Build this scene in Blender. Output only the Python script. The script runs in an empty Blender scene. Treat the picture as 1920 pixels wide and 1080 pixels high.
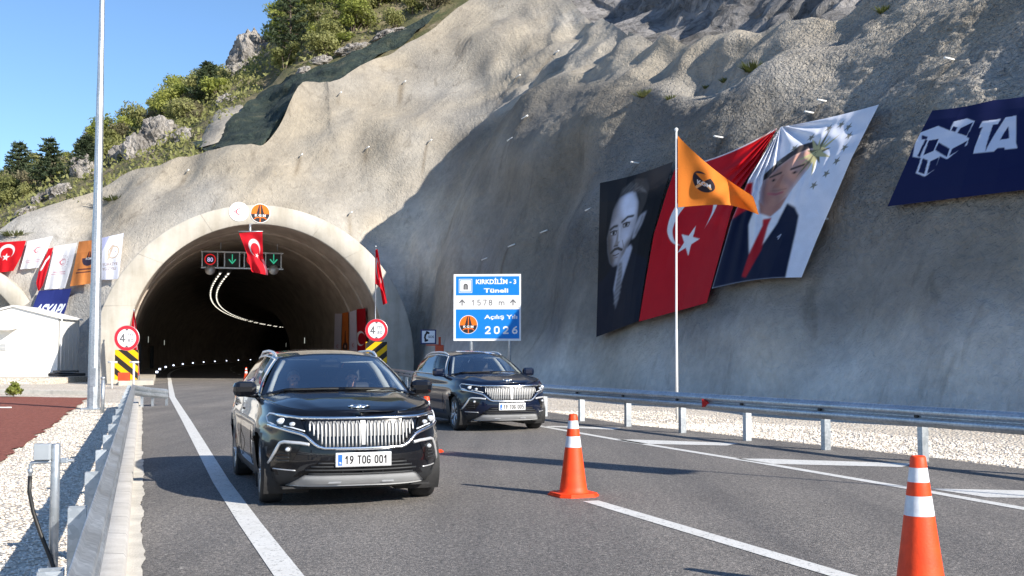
import bpy, bmesh, math, random
import numpy as np
from mathutils import Vector, Matrix
from mathutils.bvhtree import BVHTree
C = bpy.context.scene.collection
RNG = np.random.default_rng(7); random.seed(7)
rad = math.radians

# ------------------------------------------------------------------ camera, world, sun, exposure
F, HZ, CH = 2100.0, 662.0, 1.64          # focal length in photo pixels, horizon row, eye height
PITCH = math.atan((HZ-540.0)/F)
cam = bpy.data.cameras.new('camera'); camo = bpy.data.objects.new('camera', cam); C.objects.link(camo)
camo.location = (0, 0, CH); camo.rotation_euler = (math.pi/2+PITCH, 0, 0)
cam.sensor_width = 36.0; cam.lens = 36.0*F/1920.0; cam.clip_start = .1; cam.clip_end = 3000
bpy.context.scene.camera = camo
SUN_ELEV = rad(28.5); SUN_H = Vector((.765, -.644)).normalized()      # towards the sun, in plan
w = bpy.data.worlds.new('World'); bpy.context.scene.world = w; w.use_nodes = True
nt = w.node_tree; bg = nt.nodes['Background']
sky = nt.nodes.new('ShaderNodeTexSky'); sky.sky_type = 'NISHITA'; sky.sun_disc = False
sky.sun_elevation = SUN_ELEV; sky.sun_rotation = math.atan2(SUN_H.x, SUN_H.y)
sky.air_density = 1.0; sky.dust_density = .3; sky.ozone_density = 4.0; sky.altitude = 1200
hsv = nt.nodes.new('ShaderNodeHueSaturation'); hsv.inputs['Saturation'].default_value = 1.04
nt.links.new(sky.outputs[0], hsv.inputs['Color']); nt.links.new(hsv.outputs[0], bg.inputs[0]); bg.inputs[1].default_value = .105
sl = bpy.data.lights.new('sun', 'SUN'); sl.energy = 4.6; sl.angle = rad(.5); sl.color = (1, .93, .82)
so = bpy.data.objects.new('sun', sl); C.objects.link(so)
TOSUN = Vector((SUN_H.x*math.cos(SUN_ELEV), SUN_H.y*math.cos(SUN_ELEV), math.sin(SUN_ELEV)))
so.rotation_euler = TOSUN.to_track_quat('Z', 'Y').to_euler()
vs = bpy.context.scene.view_settings
vs.view_transform = 'Standard'; vs.look = 'None'; vs.gamma = 1; vs.exposure = .86
bpy.context.scene.cycles.max_bounces = 8
bpy.context.scene.cycles.transparent_max_bounces = 16

# ------------------------------------------------------------------ helpers
def ray(px, py):
    u = (px-960)/F; v = (540-py)/F
    cp, sp = math.cos(PITCH), math.sin(PITCH)
    return Vector((u, cp-v*sp, sp+v*cp))
def G(px, py, z=0.0):
    d = ray(px, py); t = (z-CH)/d.z
    return Vector((d.x*t, d.y*t, z))
def at(px, py, Y):
    d = ray(px, py); t = Y/d.y
    return Vector((d.x*t, Y, CH+d.z*t))
CPI, SPI = math.cos(PITCH), math.sin(PITCH)
def proj(P):
    P = np.asarray(P, float); x, y, z = P[..., 0], P[..., 1], P[..., 2]-CH
    dep = y*CPI+z*SPI; up = -y*SPI+z*CPI
    dep = np.where(dep > .05, dep, .05)
    return 960+F*x/dep, 540-F*up/dep
def _h(ix, iy, iz, s):
    n = (ix*374761393+iy*668265263+iz*1274126177+s*974634777) & 0xffffffff
    n = ((n ^ (n >> 13))*1103515245) & 0xffffffff
    n = ((n ^ (n >> 15))*2654435761) & 0xffffffff
    return ((n ^ (n >> 16)) & 0xffff)/32767.5-1
def noise(P, s=0):
    P = np.asarray(P, float); i = np.floor(P).astype(np.int64); f = P-i; f = f*f*f*(f*(6*f-15)+10)
    ix, iy, iz = i[..., 0], i[..., 1], i[..., 2]; fx, fy, fz = f[..., 0], f[..., 1], f[..., 2]
    r = 0
    for a in (0, 1):
        for b in (0, 1):
            for c in (0, 1):
                r = r+_h(ix+a, iy+b, iz+c, s)*(fx if a else 1-fx)*(fy if b else 1-fy)*(fz if c else 1-fz)
    return r
def fbm(P, o=4, s=0, g=.5):
    P = np.asarray(P, float); r = 0; a = 1; t = 0
    for k in range(o):
        r = r+a*noise(P*2**k+k*17.3, s+k); t += a; a *= g
    return r/t
def ridge(P, o=3, s=0):
    P = np.asarray(P, float); r = 0; a = 1; t = 0
    for k in range(o):
        r = r+a*(1-2*np.abs(noise(P*2**k+k*9.1, s+k))); t += a; a *= .5
    return r/t
def interp(pts, x):
    pts = sorted(pts); return np.interp(x, [p[0] for p in pts], [p[1] for p in pts])
def sstep(a, b, x):
    t = np.clip((x-a)/(b-a), 0, 1); return t*t*(3-2*t)

def tag(o, label=None, cat=None, group=None, kind=None):
    if label: o['label'] = label
    if cat: o['category'] = cat
    if group: o['group'] = group
    if kind: o['kind'] = kind
    return o
def empty(name, loc, rz=0, **k):
    o = bpy.data.objects.new(name, None); C.objects.link(o); o.location = loc; o.rotation_euler = (0, 0, rz)
    o.empty_display_size = .2
    return tag(o, **k)
class MB:
    """collects faces with material slots and links them as one mesh object"""
    def __init__(s): s.v = []; s.f = []; s.m = []; s.sm = []
    def add(s, vs_, fs, m=0, smooth=False):
        b = len(s.v); s.v += [tuple(p) for p in vs_]
        for f in fs: s.f.append(tuple(i+b for i in f)); s.m.append(m); s.sm.append(smooth)
        return s
    def box(s, c, d, m=0, rz=0, M=None, taper=1.0):
        x, y, z = [q/2 for q in d]; P = []
        for k, (a, b, e) in enumerate([(-1,-1,-1),(1,-1,-1),(1,1,-1),(-1,1,-1),(-1,-1,1),(1,-1,1),(1,1,1),(-1,1,1)]):
            t = taper if e > 0 else 1
            P.append(Vector((a*x*t, b*y*t, e*z)))
        R = M if M is not None else Matrix.Rotation(rz, 3, 'Z')
        P = [R @ p+Vector(c) for p in P]
        return s.add(P, [(0,3,2,1),(4,5,6,7),(0,1,5,4),(1,2,6,5),(2,3,7,6),(3,0,4,7)], m)
    def bbox(s, c, d, m=0, b=.01, rz=0, M=None):
        """bevelled box"""
        bm = bmesh.new(); bmesh.ops.create_cube(bm, size=1)
        for v in bm.verts: v.co = Vector((v.co.x*d[0], v.co.y*d[1], v.co.z*d[2]))
        bmesh.ops.bevel(bm, geom=bm.edges[:], offset=b, segments=2, affect='EDGES', profile=.5)
        R = M if M is not None else Matrix.Rotation(rz, 3, 'Z')
        bm.verts.index_update()
        P = [R @ v.co+Vector(c) for v in bm.verts]; fs = [[v.index for v in f.verts] for f in bm.faces]
        bm.free(); return s.add(P, fs, m, False)
    def tube(s, pts, r, n=8, m=0, cap=True, smooth=True):
        pts = [Vector(p) for p in pts]; rs = r if isinstance(r, (list, tuple)) else [r]*len(pts)
        V = []; up = None
        for i, p in enumerate(pts):
            d = (pts[min(i+1, len(pts)-1)]-pts[max(i-1, 0)]).normalized()
            if up is None:
                a = Vector((0, 0, 1)) if abs(d.z) < .9 else Vector((1, 0, 0)); up = (a-d*a.dot(d)).normalized()
            else: up = (up-d*up.dot(d)).normalized()
            q = d.cross(up)
            for k in range(n):
                t = 2*math.pi*k/n; V.append(p+(up*math.cos(t)+q*math.sin(t))*rs[i])
        Fs = [(i*n+k, i*n+(k+1) % n, (i+1)*n+(k+1) % n, (i+1)*n+k) for i in range(len(pts)-1) for k in range(n)]
        s.add(V, Fs, m, smooth)
        if cap: s.add(V[:n], [tuple(range(n))[::-1]], m); s.add(V[-n:], [tuple(range(n))], m)
        return s
    def lathe(s, prof, c=(0,0,0), n=24, m=0, M=None, smooth=True, ms=None):
        R = M or Matrix.Identity(3); c = Vector(c)
        V = [R @ Vector((r*math.cos(2*math.pi*k/n), r*math.sin(2*math.pi*k/n), z))+c for r, z in prof for k in range(n)]
        for i in range(len(prof)-1):
            b = len(s.v)
            s.add(V[i*n:(i+2)*n], [(k, (k+1) % n, n+(k+1) % n, n+k) for k in range(n)], ms[i] if ms else m, smooth)
        return s
    def grid(s, P, m=0, smooth=True, mask=None, close=False):
        P = np.asarray(P); a, b = P.shape[:2]
        Fs = [(i*b+j, i*b+j+1, (i+1)*b+j+1, (i+1)*b+j) for i in range(a-1) for j in range(b-1) if mask is None or mask[i][j]]
        return s.add(P.reshape(-1, 3).tolist(), Fs, m, smooth)
    def extrude(s, poly, h, m=0, M=None, c=(0,0,0)):
        """flat polygon (x,y) given thickness h along z, then turned by M"""
        R = M or Matrix.Identity(3); c = Vector(c); n = len(poly)
        V = [R @ Vector((x, y, 0))+c for x, y in poly]+[R @ Vector((x, y, h))+c for x, y in poly]
        return s.add(V, [tuple(range(n))[::-1], tuple(range(n, 2*n))]+[(i, (i+1) % n, n+(i+1) % n, n+i) for i in range(n)], m)
    def ellip(s, c, d, m=0, n=12, M=None):
        R = M or Matrix.Identity(3)
        V = [R @ Vector((d[0]*math.sin(math.pi*i/n)*math.cos(2*math.pi*k/n/1.0), d[1]*math.sin(math.pi*i/n)*math.sin(2*math.pi*k/n), d[2]*math.cos(math.pi*i/n)))+Vector(c) for i in range(n+1) for k in range(n)]
        return s.add(V, [(i*n+k, (i+1)*n+k, (i+1)*n+(k+1) % n, i*n+(k+1) % n) for i in range(n) for k in range(n)], m, True)
    def build(s, name, mats, parent=None, weld=True, **k):
        me = bpy.data.meshes.new(name); me.from_pydata(s.v, [], s.f)
        for mm in (mats if isinstance(mats, (list, tuple)) else [mats]): me.materials.append(mm)
        me.polygons.foreach_set('material_index', s.m); me.polygons.foreach_set('use_smooth', s.sm)
        if weld:
            bm = bmesh.new(); bm.from_mesh(me); bmesh.ops.remove_doubles(bm, verts=bm.verts[:], dist=1e-4)
            bm.to_mesh(me); bm.free()
        bm = bmesh.new(); bm.from_mesh(me); lo_ = [v for v in bm.verts if not v.link_faces]
        if lo_: bmesh.ops.delete(bm, geom=lo_, context='VERTS'); bm.to_mesh(me)
        bm.free(); me.update()
        o = bpy.data.objects.new(name, me); C.objects.link(o)
        if parent is not None: o.parent = parent
        return tag(o, **k)
def gridmesh(name, P, mats, cols=None, attr=None, parent=None, mask=None, midx=None, smooth=True, **k):
    """big regular grid straight into a mesh; cols = point colours, attr = dict of float point attributes"""
    P = np.asarray(P, float); a, b = P.shape[:2]
    idx = np.arange(a*b).reshape(a, b)
    q = np.stack([idx[:-1, :-1], idx[:-1, 1:], idx[1:, 1:], idx[1:, :-1]], -1).reshape(-1, 4)
    if mask is not None: q = q[np.asarray(mask).reshape(-1)]
    me = bpy.data.meshes.new(name); me.vertices.add(a*b); me.vertices.foreach_set('co', P.reshape(-1))
    me.loops.add(len(q)*4); me.loops.foreach_set('vertex_index', q.reshape(-1).astype(np.int32))
    me.polygons.add(len(q)); me.polygons.foreach_set('loop_start', np.arange(0, len(q)*4, 4, dtype=np.int32))
    me.polygons.foreach_set('use_smooth', np.full(len(q), smooth))
    for mm in (mats if isinstance(mats, (list, tuple)) else [mats]): me.materials.append(mm)
    if cols is not None:
        ca = me.color_attributes.new('print', 'FLOAT_COLOR', 'POINT')
        c4 = np.concatenate([np.asarray(cols, float).reshape(-1, 3), np.ones((a*b, 1))], 1)
        ca.data.foreach_set('color', c4.reshape(-1))
    for kk, vv in (attr or {}).items():
        at_ = me.attributes.new(kk, 'FLOAT', 'POINT'); at_.data.foreach_set('value', np.asarray(vv, float).reshape(-1))
    me.update(calc_edges=True); me.validate()
    o = bpy.data.objects.new(name, me); C.objects.link(o)
    if parent is not None: o.parent = parent
    return tag(o, **k)
def copy_tree(o, parent=None):
    c = o.copy(); C.objects.link(c)
    if parent is not None: c.parent = parent
    for ch in list(o.children): copy_tree(ch, c)
    return c

# ------------------------------------------------------------------ materials
class NT:
    def __init__(s, name):
        s.m = bpy.data.materials.new(name); s.m.use_nodes = True; s.t = s.m.node_tree
        s.b = s.t.nodes['Principled BSDF']; s.out = s.t.nodes['Material Output']
    def n(s, t, **k):
        x = s.t.nodes.new(t)
        for a, v in k.items(): setattr(x, a, v)
        return x
    def l(s, a, b): s.t.links.new(a, b)
    def coord(s, scale=(1,1,1), obj=False):
        tc = s.n('ShaderNodeTexCoord'); mp = s.n('ShaderNodeMapping'); mp.inputs['Scale'].default_value = scale
        if obj: s.l(tc.outputs['Object'], mp.inputs[0])
        else:
            ge = s.n('ShaderNodeNewGeometry'); s.l(ge.outputs['Position'], mp.inputs[0])
        return mp.outputs[0]
    def noise(s, co, scale, detail=4, rough=.55, dist=0):
        x = s.n('ShaderNodeTexNoise'); x.inputs['Scale'].default_value = scale; x.inputs['Detail'].default_value = detail
        x.inputs['Roughness'].default_value = rough; x.inputs['Distortion'].default_value = dist; s.l(co, x.inputs['Vector']); return x.outputs['Fac']
    def voro(s, co, scale, feat='F1', out='Distance'):
        x = s.n('ShaderNodeTexVoronoi', feature=feat); x.inputs['Scale'].default_value = scale; s.l(co, x.inputs['Vector']); return x.outputs[out]
    def ramp(s, fac, stops):
        x = s.n('ShaderNodeValToRGB'); r = x.color_ramp
        while len(r.elements) < len(stops): r.elements.new(.5)
        for e, (p, c) in zip(r.elements, stops):
            e.position = p; e.color = tuple(c)+(1,) if len(c) == 3 else c
        s.l(fac, x.inputs[0]); return x.outputs[0]
    def mix(s, a, b, fac, mode='MIX'):
        x = s.n('ShaderNodeMix', data_type='RGBA', blend_type=mode)
        for sock, val in ((x.inputs['Factor'] if False else x.inputs[0], fac), (x.inputs[6], a), (x.inputs[7], b)):
            if hasattr(val, 'node'): s.l(val, sock)
            elif isinstance(val, (int, float)): sock.default_value = val
            else: sock.default_value = tuple(val)+(1,)
        return x.outputs[2]
    def math(s, op, a, b=None, clamp=False):
        x = s.n('ShaderNodeMath', operation=op); x.use_clamp = clamp
        for i, val in enumerate((a, b)):
            if val is None: continue
            if hasattr(val, 'node'): s.l(val, x.inputs[i])
            else: x.inputs[i].default_value = val
        return x.outputs[0]
    def bump(s, h, strength=.5, dist=.02, prev=None):
        x = s.n('ShaderNodeBump'); x.inputs['Strength'].default_value = strength; x.inputs['Distance'].default_value = dist
        s.l(h, x.inputs['Height'])
        if prev is not None: s.l(prev, x.inputs['Normal'])
        return x.outputs[0]
    def set(s, color=None, rough=None, normal=None, **k):
        b = s.b
        for nm, v in (('Base Color', color), ('Roughness', rough), ('Normal', normal)):
            if v is None: continue
            if hasattr(v, 'node'): s.l(v, b.inputs[nm])
            else: b.inputs[nm].default_value = (tuple(v)+(1,)) if nm == 'Base Color' else v
        for kk, v in k.items(): b.inputs[kk].default_value = v
        return s.m
def simple(name, col, rough=.6, metal=0.0, var=.12, scale=8, bump=0.0, bscale=60, obj=True, **k):
    t = NT(name); co = t.coord(obj=obj)
    n = t.noise(co, scale, 4)
    lo = [max(0, c*(1-var)) for c in col]; hi = [c*(1+var) for c in col]
    t.set(t.ramp(n, [(.3, lo), (.7, hi)]), rough, Metallic=metal, **k)
    if bump: t.l(t.bump(t.noise(co, bscale, 3), bump, .01), t.b.inputs['Normal'])
    return t.m
M = {}
def build_materials():
    # sprayed concrete: colour varies with coat and painted shade ('tone' = lighter overspray, darkened shaded wall; 'tan' = warm coat)
    t = NT('shotcrete'); co = t.coord(); cs = t.coord((1, 1, .13))
    tone = t.n('ShaderNodeAttribute', attribute_name='tone').outputs['Fac']
    tan = t.n('ShaderNodeAttribute', attribute_name='tan').outputs['Fac']
    grit = t.n('ShaderNodeAttribute', attribute_name='grit').outputs['Fac']
    base = t.mix((.272, .263, .248), (.302, .266, .212), tan)
    n1 = t.noise(co, .35, 5, .6); n2 = t.noise(co, 3.2, 4, .6); st = t.noise(cs, 1.1, 4, .6, .4)
    base = t.mix(base, t.ramp(n1, [(.3, (.74, .74, .75)), (.7, (1.2, 1.18, 1.14))]), .8, 'MULTIPLY')
    base = t.mix(base, t.ramp(n2, [(.3, (.84, .84, .84)), (.7, (1.12, 1.12, 1.12))]), .8, 'MULTIPLY')
    sta = t.n('ShaderNodeAttribute', attribute_name='stain').outputs['Fac']; base = t.mix(base, (.12, .09, .055), t.math('MULTIPLY', sta, .75))
    base = t.mix(base, t.ramp(st, [(.30, (.5, .48, .45)), (.42, (1, 1, 1)), (.66, (1, 1, 1)), (.78, (1.22, 1.14, 1.0))]), .55, 'MULTIPLY')
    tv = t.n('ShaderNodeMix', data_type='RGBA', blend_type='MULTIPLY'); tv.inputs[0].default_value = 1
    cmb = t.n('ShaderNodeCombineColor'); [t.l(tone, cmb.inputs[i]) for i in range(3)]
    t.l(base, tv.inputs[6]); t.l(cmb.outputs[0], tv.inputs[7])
    b1 = t.bump(t.noise(co, 1.6, 3, .5), .3, .09)
    w1 = t.math('MULTIPLY', t.noise(co, 5.5, 3, .55, .8), grit)
    b2 = t.bump(w1, 1.0, .34, b1)
    b3 = t.bump(t.math('MULTIPLY', t.noise(co, 12, 2, .5), t.math('ADD', grit, .15)), .7, .05, b2)
    M['shotcrete'] = t.set(tv.outputs[2], .93, b3)
    # bare rock
    t = NT('limestone'); co = t.coord(); n1 = t.noise(co, .45, 6, .65, .6); v = t.voro(co, 1.0)
    base = t.ramp(n1, [(.3, (.10, .093, .085)), (.45, (.27, .25, .23)), (.6, (.42, .39, .36)), (.75, (.30, .235, .17))])
    cr = t.noise(t.coord((2.2, 2.2, .7)), 1.4, 6, .7, 1.2)
    base = t.mix(base, t.ramp(cr, [(.40, (.28, .27, .26)), (.5, (1, 1, 1))]), .85, 'MULTIPLY')
    M['rock'] = t.set(base, .95, t.bump(cr, 1, .25, t.bump(t.noise(co, 5, 5, .7), .7, .08)))
    t = NT('dark_rock'); co = t.coord(); cr = t.noise(t.coord((1.2, 1.2, .5)), 1.1, 7, .7, 1.4); n1 = t.noise(co, .35, 5, .6)
    base = t.ramp(n1, [(.3, (.07, .068, .066)), (.5, (.22, .21, .205)), (.7, (.36, .34, .33))])
    M['darkrock'] = t.set(t.mix(base, t.ramp(cr, [(.38, (.3, .3, .3)), (.52, (1, 1, 1))]), .85, 'MULTIPLY'), .95, t.bump(cr, 1, .3))
    # slope soil with dry grass
    t = NT('hill_soil'); co = t.coord(); n1 = t.noise(co, .5, 6, .65)
    M['soil'] = t.set(t.ramp(n1, [(.3, (.07, .085, .03)), (.48, (.13, .12, .055)), (.6, (.22, .18, .11)), (.75, (.32, .28, .22))]), .95, t.bump(t.noise(co, 3, 5, .7), 1, .2))
    # asphalt
    t = NT('asphalt'); co = t.coord(); n1 = t.noise(co, .25, 5, .6); sp = t.noise(co, 55, 3, .8); v = t.voro(co, 95)
    base = t.ramp(n1, [(.3, (.122, .117, .113)), (.7, (.165, .158, .152))])
    base = t.mix(base, t.ramp(sp, [(.34, (.35, .35, .35)), (.48, (1, 1, 1)), (.64, (2.3, 2.2, 2.1))]), .9, 'MULTIPLY')
    gr2 = t.noise(co, 24, 3, .75); base = t.mix(base, t.ramp(gr2, [(.34, (.45, .45, .46)), (.5, (1, 1, 1)), (.66, (1.6, 1.58, 1.55))]), .7, 'MULTIPLY')
    tco = t.coord((1, 1, 1)); mr = tco.node; mr.inputs['Rotation'].default_value = (0, 0, -.31); mr.inputs['Scale'].default_value = (1.1, .05, 1); trk = t.noise(tco, .9, 4, .6)
    base = t.mix(base, t.ramp(trk, [(.35, (.78, .78, .79)), (.65, (1.16, 1.14, 1.11))]), .9, 'MULTIPLY')
    wh = t.noise(t.coord((1.0, .7, 1)), 7, 6, .8)
    edge = t.n('ShaderNodeAttribute', attribute_name='edge').outputs['Fac']
    wf = t.math('MULTIPLY', t.ramp(wh, [(.60, (0, 0, 0)), (.70, (1, 1, 1))]), edge)
    base = t.mix(base, (.5, .48, .44), wf)
    sp2 = t.noise(co, .9, 6, .8); base = t.mix(base, t.ramp(sp2, [(.28, (.80, .80, .80)), (.4, (1, 1, 1)), (.62, (1, 1, 1)), (.75, (1.18, 1.16, 1.12))]), .8, 'MULTIPLY')
    M['asphalt'] = t.set(base, .82, t.bump(v, .55, .012, t.bump(sp, .5, .008)))
    # white road paint with worn grain
    t = NT('road_paint'); co = t.coord(); n1 = t.noise(co, 30, 4, .7); n2 = t.noise(co, 3, 4, .7)
    base = t.ramp(n1, [(.33, (.22, .22, .21)), (.44, (.72, .72, .70))])
    M['paint'] = t.set(t.mix(base, t.ramp(n2, [(.3, (.85, .84, .82)), (.7, (1.05, 1.05, 1.05))]), .8, 'MULTIPLY'), .6, t.bump(t.noise(co, 80, 2), .3, .006))
    # white crushed stone
    t = NT('white_gravel'); co = t.coord(); cell = t.voro(co, 17, 'F1', 'Color'); d = t.voro(co, 17)
    gr = t.n('ShaderNodeSeparateColor'); t.l(cell, gr.inputs[0])
    base = t.ramp(gr.outputs[0], [(0, (.60, .52, .43)), (.4, (.76, .69, .60)), (1, (.86, .82, .75))])
    base = t.mix(base, t.ramp(d, [(.45, (1, 1, 1)), (.8, (.6, .56, .51))]), .8, 'MULTIPLY')
    lg = t.noise(co, .5, 4, .6); base = t.mix(base, t.ramp(lg, [(.3, (.86, .84, .8)), (.7, (1.08, 1.07, 1.05))]), .9, 'MULTIPLY')
    M['gravel'] = t.set(base, .9, t.bump(t.math('SUBTRACT', 1, d), 1, .06))
    t = NT('pebble'); oi = t.n('ShaderNodeTexCoord'); n = t.voro(t.coord(), 22, 'F1', 'Color'); g2 = t.n('ShaderNodeSeparateColor'); t.l(n, g2.inputs[0])
    M['pebble'] = t.set(t.ramp(g2.outputs[0], [(0, (.60, .53, .44)), (.5, (.77, .70, .61)), (1, (.87, .83, .77))]), .9)
    t = NT('red_mulch'); co = t.coord(); n = t.noise(co, 14, 5, .75)
    M['mulch'] = t.set(t.ramp(n, [(.3, (.13, .03, .02)), (.55, (.29, .085, .055)), (.75, (.42, .18, .13))]), .95, t.bump(n, 1, .05))
    t = NT('concrete'); co = t.coord(); n = t.noise(co, .8, 6, .65); n2 = t.noise(t.coord((1, 1, .15)), 1.5, 4, .6)
    base = t.ramp(n, [(.3, (.40, .375, .325)), (.7, (.52, .49, .44))])
    M['concrete'] = t.set(t.mix(base, t.ramp(n2, [(.35, (.82, .8, .76)), (.6, (1.04, 1.04, 1.04))]), .9, 'MULTIPLY'), .85, t.bump(t.noise(co, 12, 4), .3, .02))
    t = NT('kerb_concrete'); co = t.coord(); n = t.noise(co, 2.5, 6, .7)
    br = t.n('ShaderNodeSeparateXYZ'); t.l(t.coord(), br.inputs[0])
    jf = t.math('FRACT', t.math('MULTIPLY', br.outputs[1], 1.05)); jn = t.math('LESS_THAN', jf, .018)
    base = t.ramp(n, [(.3, (.40, .38, .35)), (.7, (.58, .56, .53))])
    M['kerb'] = t.set(t.mix(base, (.2, .19, .18), jn), .85, t.bump(t.noise(co, 40, 4), .4, .01))
    M['gutter'] = simple('gutter_concrete', (.58, .545, .48), .9, var=.2, scale=3, bump=.6, bscale=50, obj=False)
    t = NT('tunnel_lining'); co = t.coord(); n = t.noise(co, .5, 5, .65); n2 = t.noise(t.coord((1, .3, 1)), 1.2, 4, .6)
    base = t.ramp(n, [(.3, (.36, .30, .245)), (.7, (.48, .41, .345))])
    M['lining'] = t.set(t.mix(base, t.ramp(n2, [(.35, (.75, .72, .7)), (.65, (1.08, 1.08, 1.08))]), .9, 'MULTIPLY'), .75, t.bump(t.noise(co, 6, 3), .2, .03))
    # galvanised steel
    t = NT('galvanised'); co = t.coord(obj=False); v = t.voro(co, 28, 'F1', 'Color'); g = t.n('ShaderNodeSeparateColor'); t.l(v, g.inputs[0]); n = t.noise(co, 1.5, 4)
    base = t.ramp(g.outputs[0], [(0, (.40, .44, .48)), (1, (.56, .60, .64))])
    base = t.mix(base, t.ramp(n, [(.3, (.8, .8, .8)), (.7, (1.1, 1.1, 1.1))]), .8, 'MULTIPLY')
    M['galv'] = t.set(base, t.ramp(n, [(.3, (.36,)*3), (.7, (.52,)*3)]), Metallic=.75)
    M['steel'] = simple('bright_steel', (.62, .63, .65), .3, 1, .08, 5)
    M['whitepaint'] = simple('white_enamel', (.78, .78, .76), .4, 0, .05, 3)
    M['greypaint'] = simple('grey_enamel', (.30, .33, .36), .45, 0, .08, 5)
    M['dark'] = simple('dark_metal', (.03, .032, .035), .5, .3, .1, 5)
    M['black'] = simple('black_rubber', (.018, .018, .019), .75, 0, .2, 20, .3, 80)
    M['plastic'] = simple('grey_plastic', (.022, .024, .027), .6, 0, .15, 20, .2, 200)
    M['orange'] = simple('orange_pvc', (.88, .062, .006), .55, 0, .16, 9, .15, 60)
    M['reflect'] = simple('reflective_band', (.72, .74, .78), .4, 0, .12, 14, .2, 30)
    M['sosred'] = simple('orange_red_paint', (.55, .07, .02), .5, 0, .15, 5)
    M['redlens'] = simple('red_reflector', (.5, .01, .01), .25, 0, .05, 5)
    M['signback'] = simple('sign_back', (.02, .025, .09), .5, 0, .05, 5)
    M['alu'] = simple('aluminium', (.55, .56, .57), .42, .8, .06, 9)
    M['cabin'] = simple('cabin_panel', (.80, .79, .76), .5, 0, .03, 1.2)
    M['cabinside'] = simple('cabin_side_panel', (.66, .65, .63), .5, 0, .04, 1.2)
    M['cable'] = simple('black_conduit', (.012, .012, .012), .5, 0, .2, 10)
    def cloth(name, col=None, trans=.3, rough=.75):
        t = NT(name)
        if col is None:
            c = t.n('ShaderNodeVertexColor', layer_name='print').outputs[0]
        else:
            c = t.mix(col, col, .5)
        wv = t.noise(t.coord(obj=False), 40, 3)
        c = t.mix(c, t.ramp(wv, [(.3, (.92,)*3), (.7, (1.04,)*3)]), .8, 'MULTIPLY')
        t.set(c, rough, t.bump(wv, .15, .01)); t.b.inputs['Specular IOR Level'].default_value = .15
        tr = t.n('ShaderNodeBsdfTranslucent'); t.l(c, tr.inputs[0])
        mx = t.n('ShaderNodeMixShader'); mx.inputs[0].default_value = trans
        t.l(t.b.outputs[0], mx.inputs[1]); t.l(tr.outputs[0], mx.inputs[2]); t.l(mx.outputs[0], t.out.inputs[0])
        return t.m
    M['cloth'] = cloth('printed_cloth'); M['vinyl'] = cloth('printed_vinyl', None, .05, .7); M['sheet'] = cloth('printed_sheet', None, .0, .4)
    def emit(name, strength):
        t = NT(name); c = t.n('ShaderNodeVertexColor', layer_name='print').outputs[0]
        t.l(c, t.b.inputs['Base Color']); t.l(c, t.b.inputs['Emission Color']); t.b.inputs['Emission Strength'].default_value = strength
        t.b.inputs['Roughness'].default_value = .5
        return t.m
    M['display'] = emit('led_display', .55)
    def glow(name, col, s):
        t = NT(name); t.b.inputs['Base Color'].default_value = (.1, .1, .1, 1)
        n = t.noise(t.coord(obj=False), .8, 2); t.l(t.ramp(n, [(.3, [c*.85 for c in col]), (.7, col)]), t.b.inputs['Emission Color'])
        t.b.inputs['Emission Strength'].default_value = s; return t.m
    M['lamp'] = glow('tunnel_lamp_glow', (1, .93, .78), 1.2); M['lampw'] = glow('warm_lamp_glow', (1, .72, .42), 3.0)
    M['stud'] = glow('stud_glow', (.75, .82, 1), 2.2); M['exit'] = glow('sign_glow', (.8, .85, .75), .35)
    # slope netting: woven dark green with holes
    t = NT('green_netting'); co = t.coord(); n = t.noise(co, .9, 6, .7, .8); f = t.noise(co, 6, 3, .7)
    t.set(t.ramp(n, [(.32, (.010, .022, .020)), (.48, (.026, .044, .038)), (.6, (.045, .06, .042)), (.74, (.12, .115, .085))]), .85, t.bump(f, 1, .15, t.bump(n, 1, .5)))
    M['net'] = t.m
    # foliage
    def leaf(name, lo, mid, hi):
        t = NT(name); oi = t.n('ShaderNodeObjectInfo'); v = t.noise(t.coord(obj=True), 1.3, 4, .7)
        f = t.math('ADD', t.math('MULTIPLY', oi.outputs['Random'], .35), t.math('MULTIPLY', v, .75))
        c = t.ramp(f, [(.25, lo), (.52, mid), (.8, hi)])
        t.set(c, .7); tr = t.n('ShaderNodeBsdfTranslucent'); t.l(c, tr.inputs[0])
        mx = t.n('ShaderNodeMixShader'); mx.inputs[0].default_value = .45
        t.l(t.b.outputs[0], mx.inputs[1]); t.l(tr.outputs[0], mx.inputs[2]); t.l(mx.outputs[0], t.out.inputs[0])
        return t.m
    M['leaf1'] = leaf('olive_leaves', (.12, .135, .045), (.24, .25, .08), (.36, .355, .15))
    M['leaf2'] = leaf('fresh_leaves', (.14, .175, .035), (.265, .30, .06), (.37, .385, .10))
    M['leaf3'] = leaf('dry_leaves', (.11, .10, .055), (.20, .18, .10), (.29, .26, .17))
    M['needle'] = leaf('pine_needles', (.04, .06, .03), (.075, .105, .05), (.12, .15, .075))
    M['grass'] = leaf('grass_blades', (.09, .11, .03), (.15, .17, .05), (.22, .22, .09))
    M['bark'] = simple('bark', (.11, .085, .065), .9, 0, .4, 6, .8, 20)
    # cars
    def paint(name, col):
        t = NT(name); n = t.noise(t.coord(obj=True), 400, 2)
        t.set(t.ramp(n, [(.3, [c*.8 for c in col]), (.7, [c*1.2 for c in col])]), .28)
        b = t.b.inputs; b['Coat Weight'].default_value = .9; b['Coat Roughness'].default_value = .015; b['Specular IOR Level'].default_value = .08
        return t.m
    M['paint_black'] = paint('black_car_paint', (.004, .0045, .007)); M['paint_navy'] = paint('navy_car_paint', (.004, .008, .024))
    M['bars'] = simple('grille_silver', (.46, .46, .455), .40, .4, .06, 9); M['mesh'] = simple('grille_backing', (.17, .17, .172), .5, .3, .1, 9)
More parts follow.
